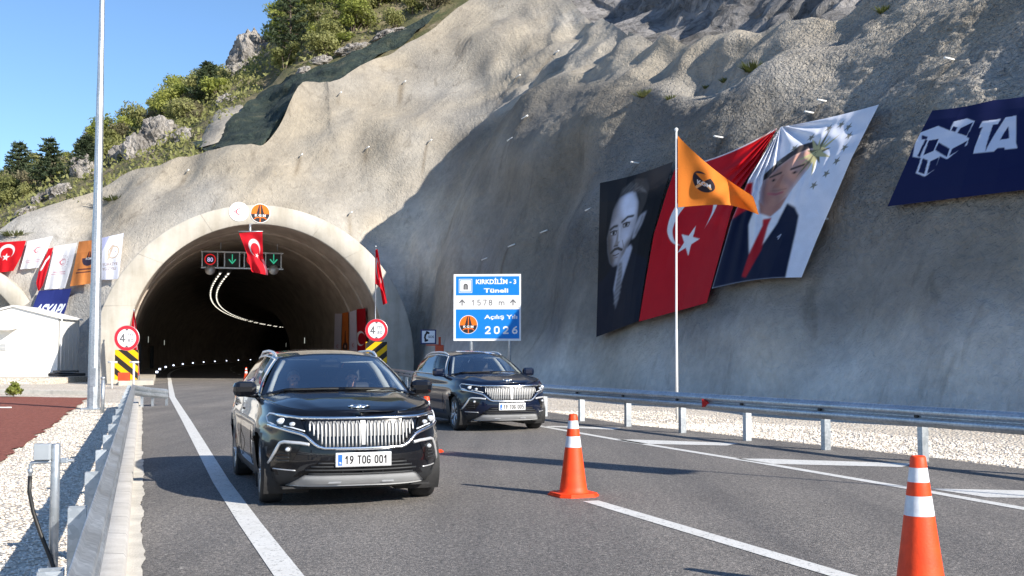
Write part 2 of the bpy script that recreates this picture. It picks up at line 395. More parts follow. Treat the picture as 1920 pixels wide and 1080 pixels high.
    M['chrome'] = simple('chrome', (.86, .87, .88), .16, 1, .03, 5); M['satin'] = simple('satin_chrome', (.78, .79, .80), .3, .55, .04, 9)
    M['gloss'] = simple('gloss_black', (.006, .006, .007), .12, 0, .2, 5)
    M['skid'] = simple('silver_skid', (.46, .47, .48), .35, .15, .05, 9)
    M['lens'] = simple('lamp_lens', (.85, .88, .92), .08, .6, .03, 8)
    M['drl'] = simple('light_guide', (.78, .82, .88), .25, .2, .03, 8)
    t = NT('car_glass'); fr = t.n('ShaderNodeFresnel'); fr.inputs[0].default_value = 1.5
    tb = t.n('ShaderNodeBsdfTransparent'); gl = t.n('ShaderNodeBsdfGlossy'); gl.inputs['Roughness'].default_value = .01
    n = t.noise(t.coord(obj=True), 3, 2); t.l(t.ramp(n, [(.3, (.80, .85, .86)), (.7, (.83, .87, .88))]), tb.inputs[0])
    gl.inputs[0].default_value = (.95, .97, 1, 1)
    mx = t.n('ShaderNodeMixShader'); t.l(t.math('MULTIPLY', fr.outputs[0], .48, True), mx.inputs[0]); t.l(tb.outputs[0], mx.inputs[1]); t.l(gl.outputs[0], mx.inputs[2])
    t.l(mx.outputs[0], t.out.inputs[0]); M['glass'] = t.m
    t = NT('privacy_glass'); fr = t.n('ShaderNodeFresnel'); fr.inputs[0].default_value = 1.6
    tb = t.n('ShaderNodeBsdfTransparent'); gl = t.n('ShaderNodeBsdfGlossy'); gl.inputs['Roughness'].default_value = .01
    n = t.noise(t.coord(obj=True), 3, 2); t.l(t.ramp(n, [(.3, (.10, .11, .12)), (.7, (.12, .13, .14))]), tb.inputs[0])
    mx = t.n('ShaderNodeMixShader'); t.l(t.math('MULTIPLY', fr.outputs[0], 1.5, True), mx.inputs[0]); t.l(tb.outputs[0], mx.inputs[1]); t.l(gl.outputs[0], mx.inputs[2])
    t.l(mx.outputs[0], t.out.inputs[0]); M['privacy'] = t.m
    M['leather'] = simple('dark_leather', (.035, .034, .036), .6, 0, .15, 12, .2, 60)
    M['lining_cream'] = simple('cream_lining', (.55, .54, .50), .8, 0, .05, 10)
    M['skin'] = simple('skin', (.46, .25, .17), .5, 0, .12, 18)
    M['suit'] = simple('dark_suit', (.016, .018, .028), .8, 0, .2, 30, .2, 200)
    M['shirt'] = simple('light_shirt', (.55, .62, .75), .75, 0, .05, 20)
    M['tie'] = simple('dark_tie', (.05, .015, .02), .6, 0, .2, 30)
    M['hairgrey'] = simple('grey_hair', (.20, .19, .18), .7, 0, .3, 40); M['hairdark'] = simple('dark_hair', (.03, .025, .022), .6, 0, .3, 40)
build_materials()

# ------------------------------------------------------------------ printed artwork (flags, banners, signs, plates)
_txt = {}
def text_tris(s, bold=0.0):
    key = (s, bold)
    if key in _txt: return _txt[key]
    cu = bpy.data.curves.new('lettering', 'FONT'); cu.body = s; cu.size = 1; cu.offset = bold; cu.resolution_u = 4
    o = bpy.data.objects.new('lettering', cu); C.objects.link(o)
    me = bpy.data.meshes.new_from_object(o.evaluated_get(bpy.context.evaluated_depsgraph_get()))
    me.calc_loop_triangles()
    V = np.array([v.co[:2] for v in me.vertices]); T = np.array([t.vertices[:] for t in me.loop_triangles])
    bpy.data.objects.remove(o); bpy.data.meshes.remove(me); bpy.data.curves.remove(cu)
    _txt[key] = (V, T); return V, T
class Canvas:
    """colour sheet w x h (any unit), sampled on an nu x nv lattice"""
    def __init__(s, w_, h_, n, bg_):
        s.w, s.h = w_, h_; k = math.sqrt(n/(w_*h_)); s.nu = max(8, int(w_*k))+1; s.nv = max(8, int(h_*k))+1
        s.x = np.linspace(0, w_, s.nu); s.y = np.linspace(0, h_, s.nv)
        s.X, s.Y = np.meshgrid(s.x, s.y); s.px = w_/(s.nu-1)
        s.c = np.zeros((s.nv, s.nu, 3)); s.c[:] = bg_
    def blend(s, m, col):
        m = np.clip(m, 0, 1)[..., None]; s.c = s.c*(1-m)+np.asarray(col, float)*m
    def circle(s, cx, cy, r, col, ry=None):
        q = (r/ry) if ry else 1
        s.blend((r-np.hypot(s.X-cx, (s.Y-cy)*q))/s.px+.5, col)
    def ringc(s, cx, cy, r0, r1, col):
        d = np.hypot(s.X-cx, s.Y-cy); s.blend(np.minimum(d-r0, r1-d)/s.px+.5, col)
    def rect(s, x0, y0, x1, y1, col):
        s.blend(np.minimum(np.minimum(s.X-x0, x1-s.X), np.minimum(s.Y-y0, y1-s.Y))/s.px+.5, col)
    def pmask(s, pts, X=None, Y=None):
        X = s.X if X is None else X; Y = s.Y if Y is None else Y
        ins = np.zeros(X.shape, bool); n = len(pts)
        for i in range(n):
            x0, y0 = pts[i]; x1, y1 = pts[(i+1) % n]
            if y0 == y1: continue
            c = ((y0 > Y) != (y1 > Y)) & (X < (x1-x0)*(Y-y0)/(y1-y0)+x0); ins ^= c
        return ins
    def poly(s, pts, col, soft=True):
        m = 0
        for dx in (-.25, .25):
            for dy in (-.25, .25): m = m+.25*s.pmask(pts, s.X+dx*s.px, s.Y+dy*s.px)
        s.blend(m, col)
    def blur(s, r, amount=1.0, m=None):
        k = max(1, int(r/s.px*2)); g = np.exp(-.5*(np.arange(-k, k+1)/(max(.3, r/s.px)))**2); g /= g.sum(); c = np.pad(s.c, ((k, k), (k, k), (0, 0)), mode='edge')
        c = sum(g[i]*c[i:i+s.nv, :] for i in range(2*k+1)); c = sum(g[i]*c[:, i:i+s.nu] for i in range(2*k+1))
        mm = amount if m is None else (amount*m)[..., None]; s.c = s.c*(1-mm)+c*mm
    def grain(s, amt, scale, seed=1):
        n_ = fbm(np.stack([s.X*scale, s.Y*scale, s.X*0+seed], -1), 3, seed); s.c = np.clip(s.c*(1+amt*n_[..., None]), 0, 1)
    def line(s, pts, wd, col):
        for (x0, y0), (x1, y1) in zip(pts[:-1], pts[1:]):
            L2 = (x1-x0)**2+(y1-y0)**2; t = np.clip(((s.X-x0)*(x1-x0)+(s.Y-y0)*(y1-y0))/L2, 0, 1)
            s.blend((wd/2-np.hypot(s.X-x0-t*(x1-x0), s.Y-y0-t*(y1-y0)))/s.px+.5, col)
    def star(s, cx, cy, r, col, n=5, inner=.382, rot=0):
        s.poly([(cx+(r if k % 2 == 0 else r*inner)*math.sin(rot+math.pi*k/n), cy+(r if k % 2 == 0 else r*inner)*math.cos(rot+math.pi*k/n)) for k in range(2*n)], col)
    def crescent(s, cx, cy, r, col, bgc, rot=0):
        s.circle(cx, cy, r, col); s.circle(cx+math.cos(rot)*r*.25, cy+math.sin(rot)*r*.25, r*.8, bgc)
    def text(s, t, cx, cy, h_, col, w_=None, bold=.02, shear=0, align='c'):
        V, T = text_tris(t, bold)
        if len(V) == 0: return
        lo, hi = V.min(0), V.max(0); cap = .73
        sy = h_/cap; sx = sy if w_ is None else w_/(hi[0]-lo[0])
        P = np.empty_like(V); P[:, 0] = (V[:, 0]-(lo[0]+hi[0])/2)*sx+cx; P[:, 1] = V[:, 1]*sy+cy-h_/2
        P[:, 0] += shear*(P[:, 1]-cy)
        m = np.zeros(s.X.shape); ss = 3
        offs = [(a+.5)/ss-.5 for a in range(ss)]
        for tri in T:
            a, b, c = P[tri]
            i0 = max(0, int((min(a[0], b[0], c[0]))/s.px)-1); i1 = min(s.nu, int(max(a[0], b[0], c[0])/s.px)+3)
            py_ = s.h/(s.nv-1)
            j0 = max(0, int(min(a[1], b[1], c[1])/py_)-1); j1 = min(s.nv, int(max(a[1], b[1], c[1])/py_)+3)
            if i1 <= i0 or j1 <= j0: continue
            X, Y = s.X[j0:j1, i0:i1], s.Y[j0:j1, i0:i1]
            den = (b[1]-c[1])*(a[0]-c[0])+(c[0]-b[0])*(a[1]-c[1])
            if abs(den) < 1e-12: continue
            for ox in offs:
                for oy in offs:
                    x, y = X+ox*s.px, Y+oy*py_
                    l1 = ((b[1]-c[1])*(x-c[0])+(c[0]-b[0])*(y-c[1]))/den; l2 = ((c[1]-a[1])*(x-c[0])+(a[0]-c[0])*(y-c[1]))/den
                    m[j0:j1, i0:i1] += ((l1 >= 0) & (l2 >= 0) & (l1+l2 <= 1))/ss**2
        s.blend(m, col)
STROKE = {'0': [[(.5,1),(.2,.93),(.08,.75),(.08,.25),(.2,.07),(.5,0),(.8,.07),(.92,.25),(.92,.75),(.8,.93),(.5,1)]], '1': [[(.12,.72),(.55,1),(.55,0)]], '2': [[(.08,.76),(.2,.94),(.5,1),(.8,.94),(.9,.75),(.8,.5),(.08,0),(.95,0)]], '3': [[(.08,.9),(.5,1),(.85,.9),(.9,.72),(.75,.56),(.45,.53)],[(.75,.56),(.93,.3),(.82,.08),(.5,0),(.08,.1)]], '4': [[(.65,0),(.65,1),(.05,.28),(.98,.28)]], '5': [[(.88,1),(.18,1),(.12,.55),(.5,.63),(.85,.5),(.92,.28),(.8,.07),(.5,0),(.1,.08)]], '6': [[(.8,1),(.35,.75),(.1,.4),(.1,.22),(.25,.05),(.5,0),(.8,.07),(.92,.28),(.8,.5),(.5,.57),(.15,.42)]], '7': [[(.05,1),(.95,1),(.4,0)]], '8': [[(.5,.54),(.18,.63),(.12,.8),(.25,.96),(.5,1),(.75,.96),(.88,.8),(.82,.63),(.5,.54),(.14,.42),(.06,.22),(.2,.05),(.5,0),(.8,.05),(.94,.22),(.86,.42),(.5,.54)]], '9': [[(.2,0),(.65,.25),(.9,.6),(.9,.78),(.75,.95),(.5,1),(.2,.93),(.08,.72),(.2,.5),(.5,.43),(.85,.58)]], 'T': [[(.02,1),(.98,1)],[(.5,1),(.5,0)]], 'O': [[(.5,1),(.2,.93),(.08,.75),(.08,.25),(.2,.07),(.5,0),(.8,.07),(.92,.25),(.92,.75),(.8,.93),(.5,1)]], 'G': [[(.9,.82),(.75,.96),(.5,1),(.2,.93),(.08,.75),(.08,.25),(.2,.07),(.5,0),(.8,.07),(.92,.2),(.92,.47),(.55,.47)]], 'm': [[(.02,.66),(.02,0)],[(.02,.5),(.2,.66),(.42,.6),(.5,.45),(.5,0)],[(.5,.5),(.7,.66),(.9,.6),(1,.45),(1,0)]], '.': [[(.4,.0),(.5,.03)]]}
def strokes(cv, txt, x0, x1, cy, h_, wd, col, gap=.35, space=.6):
    n_ = sum(space if ch == ' ' else 1 for ch in txt)+gap*(len(txt)-1); u = (x1-x0)/n_; x = x0
    for ch in txt:
        if ch != ' ':
            k = 1.5 if ch == 'm' else 1
            for pl in STROKE[ch]: cv.line([(x+a*u*k, cy-h_/2+b*h_) for a, b in pl], wd, col)
        x += (space if ch == ' ' else 1)*u+gap*u
def sheet(name, cv, S, mat, parent=None, **k):
    U, V = np.meshgrid(np.linspace(0, 1, cv.nu), np.linspace(0, 1, cv.nv))
    return gridmesh(name, S(U, V), mat, cols=cv.c, parent=parent, **k)
def flat(o_, ux, uy):
    """surface function of a flat board with lower-left corner o_"""
    o_, ux, uy = np.array(o_), np.array(ux), np.array(uy)
    return lambda U, V: o_+U[..., None]*ux+V[..., None]*uy
RED = (.62, .012, .02); WHITE = (.80, .80, .82); ORANGE = (.80, .23, .035); NAVY = (.008, .012, .062); BLUE = (.012, .16, .62)
def kgm(cv, cx, cy, r, disc=True):
    O, D, W_ = (.82, .17, .02), (.03, .03, .035), (.85, .85, .85)
    if disc: cv.circle(cx, cy, r*1.05, W_); cv.circle(cx, cy, r, O)
    low = (cv.Y < cy-.08*r) & (np.hypot(cv.X-cx, cv.Y-cy) < r)
    cv.blend(low.astype(float), D)
    cv.poly([(cx-.42*r, cy-.1*r), (cx+.42*r, cy-.1*r), (cx+.14*r, cy+.93*r), (cx-.14*r, cy+.93*r)], D)
    cv.rect(cx-.05*r, cy-.98*r, cx+.05*r, cy+.9*r, O)
    cv.line([(cx-.62*r, cy-.62*r), (cx-.45*r, cy-.48*r), (cx-.1*r, cy-.46*r)], .1*r, O); cv.line([(cx+.62*r, cy-.62*r), (cx+.45*r, cy-.48*r), (cx+.1*r, cy-.46*r)], .1*r, O)
    cv.rect(cx-.75*r, cy-.38*r, cx+.75*r, cy-.09*r, D)
    cv.text('K G M', cx, cy-.235*r, .25*r, W_, w_=1.15*r, bold=.03)
def ministry(cv, cx, cy, r, col=(.50, .13, .17), ring=(.40, .33, .37)):
    for k in range(16):
        a = 2*math.pi*k/16; cv.star(cx+r*.86*math.sin(a), cy+r*.86*math.cos(a), r*.1, ring)
    cv.ringc(cx, cy, r*.5, r*.54, col)
    cv.crescent(cx+.02*r, cy, r*.38, col, cv.c[0, 0], 0); cv.line([(cx-.5*r, cy), (cx-.1*r, cy+.28*r), (cx+.32*r, cy+.3*r)], .07*r, col)
    cv.line([(cx-.5*r, cy), (cx-.15*r, cy-.26*r), (cx+.3*r, cy-.16*r)], .06*r, col)
def flag_tr(cv, cx, cy, r, rot=0):
    bgc = RED; c, s_ = math.cos(rot), math.sin(rot)
    cv.crescent(cx, cy, r, WHITE, bgc, rot); cv.star(cx+c*r*1.05, cy+s_*r*1.05, r*.42, WHITE, rot=-rot+math.pi/2*0)
# ------------------------------------------------------------------ the cliff of sprayed concrete
AX = rad(17.3)                                          # the road's heading at the portal, left of straight ahead
PC = G(486, 717)                                        # centre of the portal's base
DIRP = Vector((-math.sin(AX), math.cos(AX), 0)); RT = Vector((math.cos(AX), math.sin(AX), 0))
RO, CO, RI, CI = 8.85, 1.15, 7.05, 1.85                 # portal ring: outer / inner radius and the heights of their centres
def smooth_curve(pts, n):
    pts = np.array(pts, float); d = np.r_[0, np.cumsum(np.hypot(*np.diff(pts, axis=0).T))]
    t = np.linspace(0, d[-1], n*6); P = np.stack([np.interp(t, d, pts[:, 0]), np.interp(t, d, pts[:, 1])], 1)
    k = np.hanning(2*int(n*6*4.0/d[-1])+3); k /= k.sum(); m = len(k)//2
    Q = np.pad(P, ((m, m), (0, 0)), mode='edge')
    return np.stack([np.convolve(Q[:, 0], k, 'valid'), np.convolve(Q[:, 1], k, 'valid')], 1)
pb = PC+DIRP*4.2
def pw(r, d=0): q = pb+RT*r+DIRP*d; return (q.x, q.y)
FOOT = smooth_curve([pw(-60, 30), pw(-24, 13), pw(-13, 8.5), pw(-9.5, 5.5), pw(-3, 2), pw(4, 0), pw(9.3, 0), (-4.6, 62.5), (11.6, 25), (20.5, 4), (27, -14), (34, -30)], 900)
_d = np.r_[0, np.cumsum(np.hypot(*np.diff(FOOT, axis=0).T))]
_tan = np.gradient(FOOT, axis=0); _tan /= np.linalg.norm(_tan, axis=1)[:, None]
_N = np.stack([-_tan[:, 1], _tan[:, 0]], 1)             # into the rock
# column spacing: finer near the camera, much finer in the corner where the columns fan out
dist = np.hypot(FOOT[:, 0], FOOT[:, 1]); turn = np.abs(np.gradient(np.unwrap(np.arctan2(_tan[:, 1], _tan[:, 0]))))/np.gradient(_d)
wgt = 1/np.clip(dist, 22, 90)*(1+9*turn)*np.where(FOOT[:, 1] < 12, .25, 1)
cw = np.r_[0, np.cumsum(wgt[1:]*np.diff(_d))]; NS = 900
ii = np.interp(np.linspace(0, cw[-1], NS), cw, np.arange(len(_d)))
fx = np.interp(ii, np.arange(len(_d)), FOOT[:, 0]); fy = np.interp(ii, np.arange(len(_d)), FOOT[:, 1])
nx = np.interp(ii, np.arange(len(_d)), _N[:, 0]); ny = np.interp(ii, np.arange(len(_d)), _N[:, 1]); q = np.hypot(nx, ny); nx /= q; ny /= q
RIGHT = sstep(.15, .8, nx)                              # 0 on the portal wall, 1 on the right-hand wall
hb = np.where(RIGHT > .02, np.interp(fy, [4, 20, 28, 38, 46, 54, 62], [4.5, 5.6, 6.6, 9.0, 11.0, 13.6, 15.2]), 15.2)
hb = hb*RIGHT+(1-RIGHT)*np.interp(fx, [-60, -30, -16, -8], [5, 9, 13, 15])
cl = (.27*RIGHT+.42*(1-RIGHT)); cu = (1.12*RIGHT+.92*(1-RIGHT))
def setback(h, j):
    b = 2.2; s_ = (cu[j]-cl[j])
    return cl[j]*h+s_*b*(np.logaddexp(0, (h-hb[j])/b)-np.logaddexp(0, -hb[j]/b))
YB = [(-900,600),(-100,474),(0,443),(60,405),(130,370),(200,345),(250,316),(330,288),(400,281),(492,270),(514,236),(548,195),(562,160),(640,146),(700,105),(800,58),(824,35),(870,5),(905,-30),(960,-80),(1030,-60),(1060,-10),(1085,22),(1130,46),(1200,68),(1280,70),(1400,46),(1550,16),(1660,-60),(1900,-110),(2600,-120)]
TOP = np.zeros(NS); hs = np.arange(.5, 60, .12)
for j in range(NS):
    D = setback(hs, j); P = np.stack([fx[j]+nx[j]*D, fy[j]+ny[j]*D, hs], 1)
    if fy[j] < 14: TOP[j] = 6.5; continue  # out-of-view stretch kept low so sunlight reaches the road
    px, py = proj(P); ok = np.nonzero(py <= interp(YB, px))[0]
    TOP[j] = hs[ok[0]] if len(ok) else 46
k = np.hanning(7); TOP = np.convolve(np.pad(TOP, 3, mode='edge'), k/k.sum(), 'valid')
NR = 330; V01 = np.linspace(0, 1, NR)**1.0
H = -1.2+V01[:, None]*(TOP[None, :]+1.2)
DD = np.stack([setback(H[:, j], j) for j in range(NS)], 1)
BASE = np.stack([fx+nx*DD, fy+ny*DD, H], -1)
def normals(P):
    a = np.gradient(P, axis=0); b = np.gradient(P, axis=1); n_ = np.cross(a, b); return n_/np.maximum(np.linalg.norm(n_, axis=-1), 1e-9)[..., None]
NRM = normals(BASE)
if NRM[NR//2, NS//2, 1] > 0: NRM = -NRM
rim = sstep(0, .03, V01)[:, None]
topf = sstep(1, 2.5, H-hb[None, :]*1.02)*RIGHT[None, :]
S1 = BASE*np.array([1, 1, .8])
flute = noise(np.stack([BASE[..., 0]*.26+BASE[..., 2]*.06, BASE[..., 1]*.26, BASE[..., 2]*.05], -1), 31)
disp = 1.15*fbm(S1/6.5, 2, 3)+.26*fbm(S1/2.6, 2, 11)*(1+.8*topf*sstep(35, 45, fy)[None, :])*(1-.45*RIGHT[None, :]*(1-topf))+.05*fbm(BASE/.8, 3, 21)+.55*flute*(1-topf)
zone = sstep(35, 45, fy)[None, :]*np.ones_like(H)
disp += topf*(.12+.88*zone)*(.72*np.minimum(0, ridge(BASE/4.2, 2, 41)-.1)+.45*fbm(BASE/2.0, 2, 45))
near_r = np.hypot((BASE[..., 0]-PC.x)*RT.x+(BASE[..., 1]-PC.y)*RT.y, BASE[..., 2]-CO)
disp = disp*(1-.75*(1-sstep(9, 13, near_r)))+(.035*fbm(BASE/.35, 2, 51)+.055*(ridge(BASE/.42, 2, 55)-.2)*sstep(3.5, 6.5, H)*(.35+.65*sstep(56, 46, BASE[..., 1]))*(1-.75*zone*topf))*RIGHT[None, :]
disp *= .35+.65*sstep(0, 3, H)
CLIFF = BASE+NRM*disp[..., None]
# tone: pale overspray near the foot, right-hand wall's shade painted darker, its lit shoulders lighter; tan higher up
hh = H+.9*fbm(BASE/3.0, 3, 61)
tone = 1.06*(1-RIGHT[None, :])+RIGHT[None, :]*(np.interp(fy, [30, 40, 50], [.84, .76, .68])[None, :]+.12*fbm(BASE/5, 3, 71))
tone = tone+RIGHT[None, :]*1.25*(1-sstep(.6, 3.4, hh))+(1-RIGHT[None, :])*.38*(1-sstep(8, 13, hh+1.2*fbm(BASE/4, 2, 5)))
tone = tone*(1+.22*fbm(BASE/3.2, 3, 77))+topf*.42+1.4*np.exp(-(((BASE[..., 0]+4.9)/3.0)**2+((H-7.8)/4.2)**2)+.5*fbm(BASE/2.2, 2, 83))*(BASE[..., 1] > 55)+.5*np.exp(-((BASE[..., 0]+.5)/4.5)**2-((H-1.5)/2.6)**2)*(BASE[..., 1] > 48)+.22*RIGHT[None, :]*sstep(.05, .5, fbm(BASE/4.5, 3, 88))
tan = np.clip(.40+1.0*fbm(BASE/5.5, 3, 81)+.35*sstep(8, 16, H)+.08*RIGHT[None, :]*(1-topf)*sstep(2, 5, H)-.5*(1-sstep(0, 9, H))*(1-RIGHT[None, :])-.4*RIGHT[None, :]*(1-sstep(1, 4, H)), 0, 1)  # includes warmth painted into the shaded right-hand wall against the blue skylight
grit = np.clip(.22+.85*RIGHT[None, :]*sstep(4, 7, H)*sstep(60, 45, BASE[..., 1])*(1-.6*zone*topf), .2, 1.1)*np.ones_like(H)
lat = (BASE[..., 0]-PC.x)*RT.x+(BASE[..., 1]-PC.y)*RT.y
fwd = (BASE[..., 0]-PC.x)*DIRP.x+(BASE[..., 1]-PC.y)*DIRP.y
inside = (np.hypot(lat, BASE[..., 2]-CI) < RI+.7) | ((np.abs(lat) < RI+.5) & (BASE[..., 2] < CI))
cm = ~inside
mask = cm[:-1, :-1] & cm[1:, :-1] & cm[:-1, 1:] & cm[1:, 1:]
def grid_bvh(P, step=1):
    P = P[::step, ::step]; a, b = P.shape[:2]
    vs_ = [tuple(p) for p in P.reshape(-1, 3)]
    fs = [(i*b+j, i*b+j+1, (i+1)*b+j+1, (i+1)*b+j) for i in range(a-1) for j in range(b-1)]
    return BVHTree.FromPolygons(vs_, fs)
SMOOTHC = BASE+NRM*(1.15*fbm(S1/6.5, 2, 3))[..., None]
BV_C = grid_bvh(CLIFF, 2); BV_B = grid_bvh(SMOOTHC, 4)
def hit(px, py, bv):
    d = ray(px, py); o = Vector((0, 0, CH)); r = bv.ray_cast(o, d.normalized())
    return r[0], r[1]

PINS = [(635,177,0),(755,156,0),(562,293,0),(686,279,0),(803,266,0),(654,401,0),(350,322,0),(980,222,0),(953,263,0),(1100,394,0),(1015,436,0),(955,462,0),(1198,306,1),(1355,258,1),(1549,190,1),(1553,411,1),(1788,112,1),(968,145,0),(1040,100,0),(905,487,0),(1525,212,1)]
stain = np.zeros_like(H)
for k_, (px_, py_, dr_) in enumerate(PINS):
    h_ = hit(px_, py_, BV_C)[0]
    if h_ is None: continue
    j_ = int(np.argmin(np.min((CLIFF[..., 0]-h_.x)**2+(CLIFF[..., 1]-h_.y)**2+(CLIFF[..., 2]-h_.z)**2, axis=0)))
    cl_ = CLIFF[:, j_]; dx_ = np.hypot(CLIFF[..., 0]-cl_[:, None, 0], CLIFF[..., 1]-cl_[:, None, 1]); dz_ = h_.z-CLIFF[..., 2]
    ln_ = 1.2+2.2*((k_*37) % 10)/10; wd_ = .10+.12*((k_*53) % 10)/10
    stain = np.maximum(stain, (.35+.6*((k_*29) % 10)/10)*np.exp(-(dx_/wd_)**2)*sstep(0, .15, dz_)*(1-sstep(ln_*.5, ln_, dz_)))
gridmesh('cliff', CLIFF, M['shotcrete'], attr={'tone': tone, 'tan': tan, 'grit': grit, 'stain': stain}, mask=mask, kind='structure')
# ------------------------------------------------------------------ hillside behind, and the bare rock above
px_t, py_t = proj(CLIFF[-1])
inl = np.nonzero((px_t < 930) & (RIGHT < .9))[0]
HS_SKY = [(-900,600),(-300,470),(0,372),(100,318),(190,268),(300,222),(370,178),(440,130),(520,52),(600,-20),(700,-90),(950,-220)]
cols = inl[::3]; NHR = 90; HILL = np.zeros((NHR, len(cols), 3))
for a, j in enumerate(cols):
    b0 = CLIFF[-1, j]-np.array([0, 0, .5])+np.array([0, .4, 0]); dep = b0[1]+42
    sk = np.array(at(px_t[j], float(interp(HS_SKY, px_t[j])), dep))
    t = np.linspace(0, 1, 70)[:, None]
    HILL[:70, a] = b0*(1-t)+sk*t+np.array([0, 0, 1.2])*np.sin(t*math.pi)
    t2 = np.linspace(0, 1, 21)[1:, None]
    HILL[70:, a] = sk+np.array([0, 45, -6.0])*t2
for kk in range(4):
    HILL[:, 1:-1] = (HILL[:, :-2]+HILL[:, 2:]+2*HILL[:, 1:-1])/4 if kk else HILL[:, 1:-1]
amp = np.minimum(1, np.linspace(0, 8, NHR))[:, None]
HILL[..., 2] += amp*(1.0*fbm(HILL/5, 3, 91)+.3*fbm(HILL/1.5, 2, 95))
gridmesh('hillside', HILL, M['soil'], kind='structure')
BV_H = grid_bvh(HILL, 1)
rr = np.nonzero((px_t > 840) & (fy > 14))[0][::2]
NRR = 60; ROCK = np.zeros((NRR, len(rr), 3))
for a, j in enumerate(rr):
    b0 = CLIFF[-1, j]-np.array([0, 0, .7]); n_ = np.array([nx[j], ny[j], 0])
    t = np.linspace(0, 1, NRR)[:, None]
    ROCK[:, a] = b0+n_*(1.5*np.minimum(1, t*8)+9*t)+np.array([0, 0, 1])*11*t
ROCK += np.array([nx[rr].mean(), ny[rr].mean(), 0])*(1.1*ridge(ROCK/np.array([3.2, 3.2, 6]), 4, 101))[..., None]*np.minimum(1, np.linspace(0, 6, NRR))[:, None, None]
gridmesh('rock_face', ROCK, M['darkrock'], kind='structure', smooth=False)

# ------------------------------------------------------------------ ground, road, markings
LL = [G(327,719), G(323,745), G(350,790), G(415,905), G(470,985), G(533,1070)]      # left edge line
def along(P, d): return Vector((P.x+math.sin(AX)*d, P.y-math.cos(AX)*d, 0))
kedge = [(272,733),(262,755),(260,800),(262,850),(264,900),(268,960),(275,1030),(279,1080)]
K = [G(*p) for p in kedge]
def fitline(P):
    A = np.array([(p.x, p.y) for p in P]); m = A.mean(0); u = np.linalg.svd(A-m)[2][0]; u = u*(-1 if u[1] < 0 else 1); return m, u
KM, KU = fitline(K)
def kl(y, off=0.0):
    t = (y-KM[1])/KU[1]; return Vector((KM[0]+KU[0]*t-KU[1]*off, y+KU[0]*off, 0))       # off > 0: to the left of the asphalt edge
R_EDGE = [G(1022,772), G(1180,797), G(1275,806), G(1460,827), G(1740,858), G(1920,880)]
# tunnel centre line: straight at first, then bending to the right
TCL = []
p = PC.copy(); th = AX
for s_ in range(0, 331, 5):
    TCL.append((p.copy(), th)); th2 = th-5/(620 if s_ > 12 else 1e9); p = p+Vector((-math.sin(th), math.cos(th), 0))*5; th = th2
def tpos(s_, lat_, z):
    i = min(int(s_/5), len(TCL)-2); f = s_/5-i; a, ta = TCL[i]; b, tb_ = TCL[i+1]; q = a.lerp(b, f); t = ta+(tb_-ta)*f
    return Vector((q.x+math.cos(t)*lat_, q.y+math.sin(t)*lat_, z)), t
gs = MB()
gx = [-1500,-200,-90,-60,-40,-20,0,20,40,90,200,1500]; gy = [-1500,-200,-60,-20,10,40,70,120,200,700,1600]
gs.grid(np.array([[(x, y, 0.0) for x in gx] for y in gy]))
gs.build('ground', M['gravel'], kind='structure')
st = []
for y in [-40, -15, 0, 4, 6, 8, 10, 12, 15.8]:
    r0, r1 = R_EDGE[-1], R_EDGE[-3]; u = (r1-r0)/(r1.y-r0.y); st.append((kl(y), r0+u*(y-r0.y)))
for r in R_EDGE[::-1][1:]: st.append((kl(r.y), r))
r_end = PC+RT*5.4
for f in np.linspace(.12, 1, 8):
    a = R_EDGE[0].lerp(r_end, f)+RT*(.9*math.sin(f*math.pi)); st.append((kl(min(a.y, 60)).lerp(PC-RT*5.6, max(0, f-.85)/.15), a))
for s_ in range(5, 331, 5): st.append((tpos(s_, -5.6, 0)[0], tpos(s_, 5.4, 0)[0]))
RW = np.zeros((len(st), 41, 3)); ED = np.zeros((len(st), 41))
for i, (a, b) in enumerate(st):
    wd = (b-a).length
    for j in range(41):
        t = (j/40)**1.5; RW[i, j] = a.lerp(b, t); RW[i, j, 2] = .006
        ED[i, j] = max(0, 1-t*wd/1.1)**1.5 if RW[i, j, 1] < 58 else 0
gridmesh('road', RW, M['asphalt'], attr={'edge': ED}, kind='structure')
def strip(mb, pts, wd, z=.011):
    """painted line: a ribbon of constant width along ground points"""
    pts = [Vector(p) for p in pts]; L, R = [], []
    for i, p in enumerate(pts):
        d = (pts[min(i+1, len(pts)-1)]-pts[max(0, i-1)]).normalized(); n_ = Vector((-d.y, d.x, 0))*wd/2
        L.append((p.x+n_.x, p.y+n_.y, z)); R.append((p.x-n_.x, p.y-n_.y, z))
    mb.grid(np.array([L, R]))
mk = MB()
lb = LL[-1]; ld = (LL[-1]-LL[-2]).normalized()
strip(mk, [tpos(s_, -4.75, 0)[0] for s_ in range(140, 0, -5)]+[tpos(0.5, -4.78, 0)[0]]+LL[1:]+[lb+ld*3, lb+ld*12] , .21)
m0, m1 = G(1118,944), G(1560,1076); md = (m1-m0).normalized()
strip(mk, [m0-md*.15, m0, m1, m1+md*8], .19)
t3 = [G(1003,798), G(1150,824), G(1420,868), G(1700,916), G(1890,950)]; t3d = (t3[-1]-t3[-2]).normalized()
far3 = [tpos(4, 4.35, 0)[0], t3[0].lerp(tpos(4, 4.35, 0)[0], .5)+Vector((.5, 0, 0))]
strip(mk, far3+t3+[t3[-1]+t3d*9], .17)
for s_ in (2, 12, 22, 32, 42, 52, 62, 74, 88): strip(mk, [tpos(s_+d, 0.4, 0)[0] for d in (0, 2, 4)], .15)
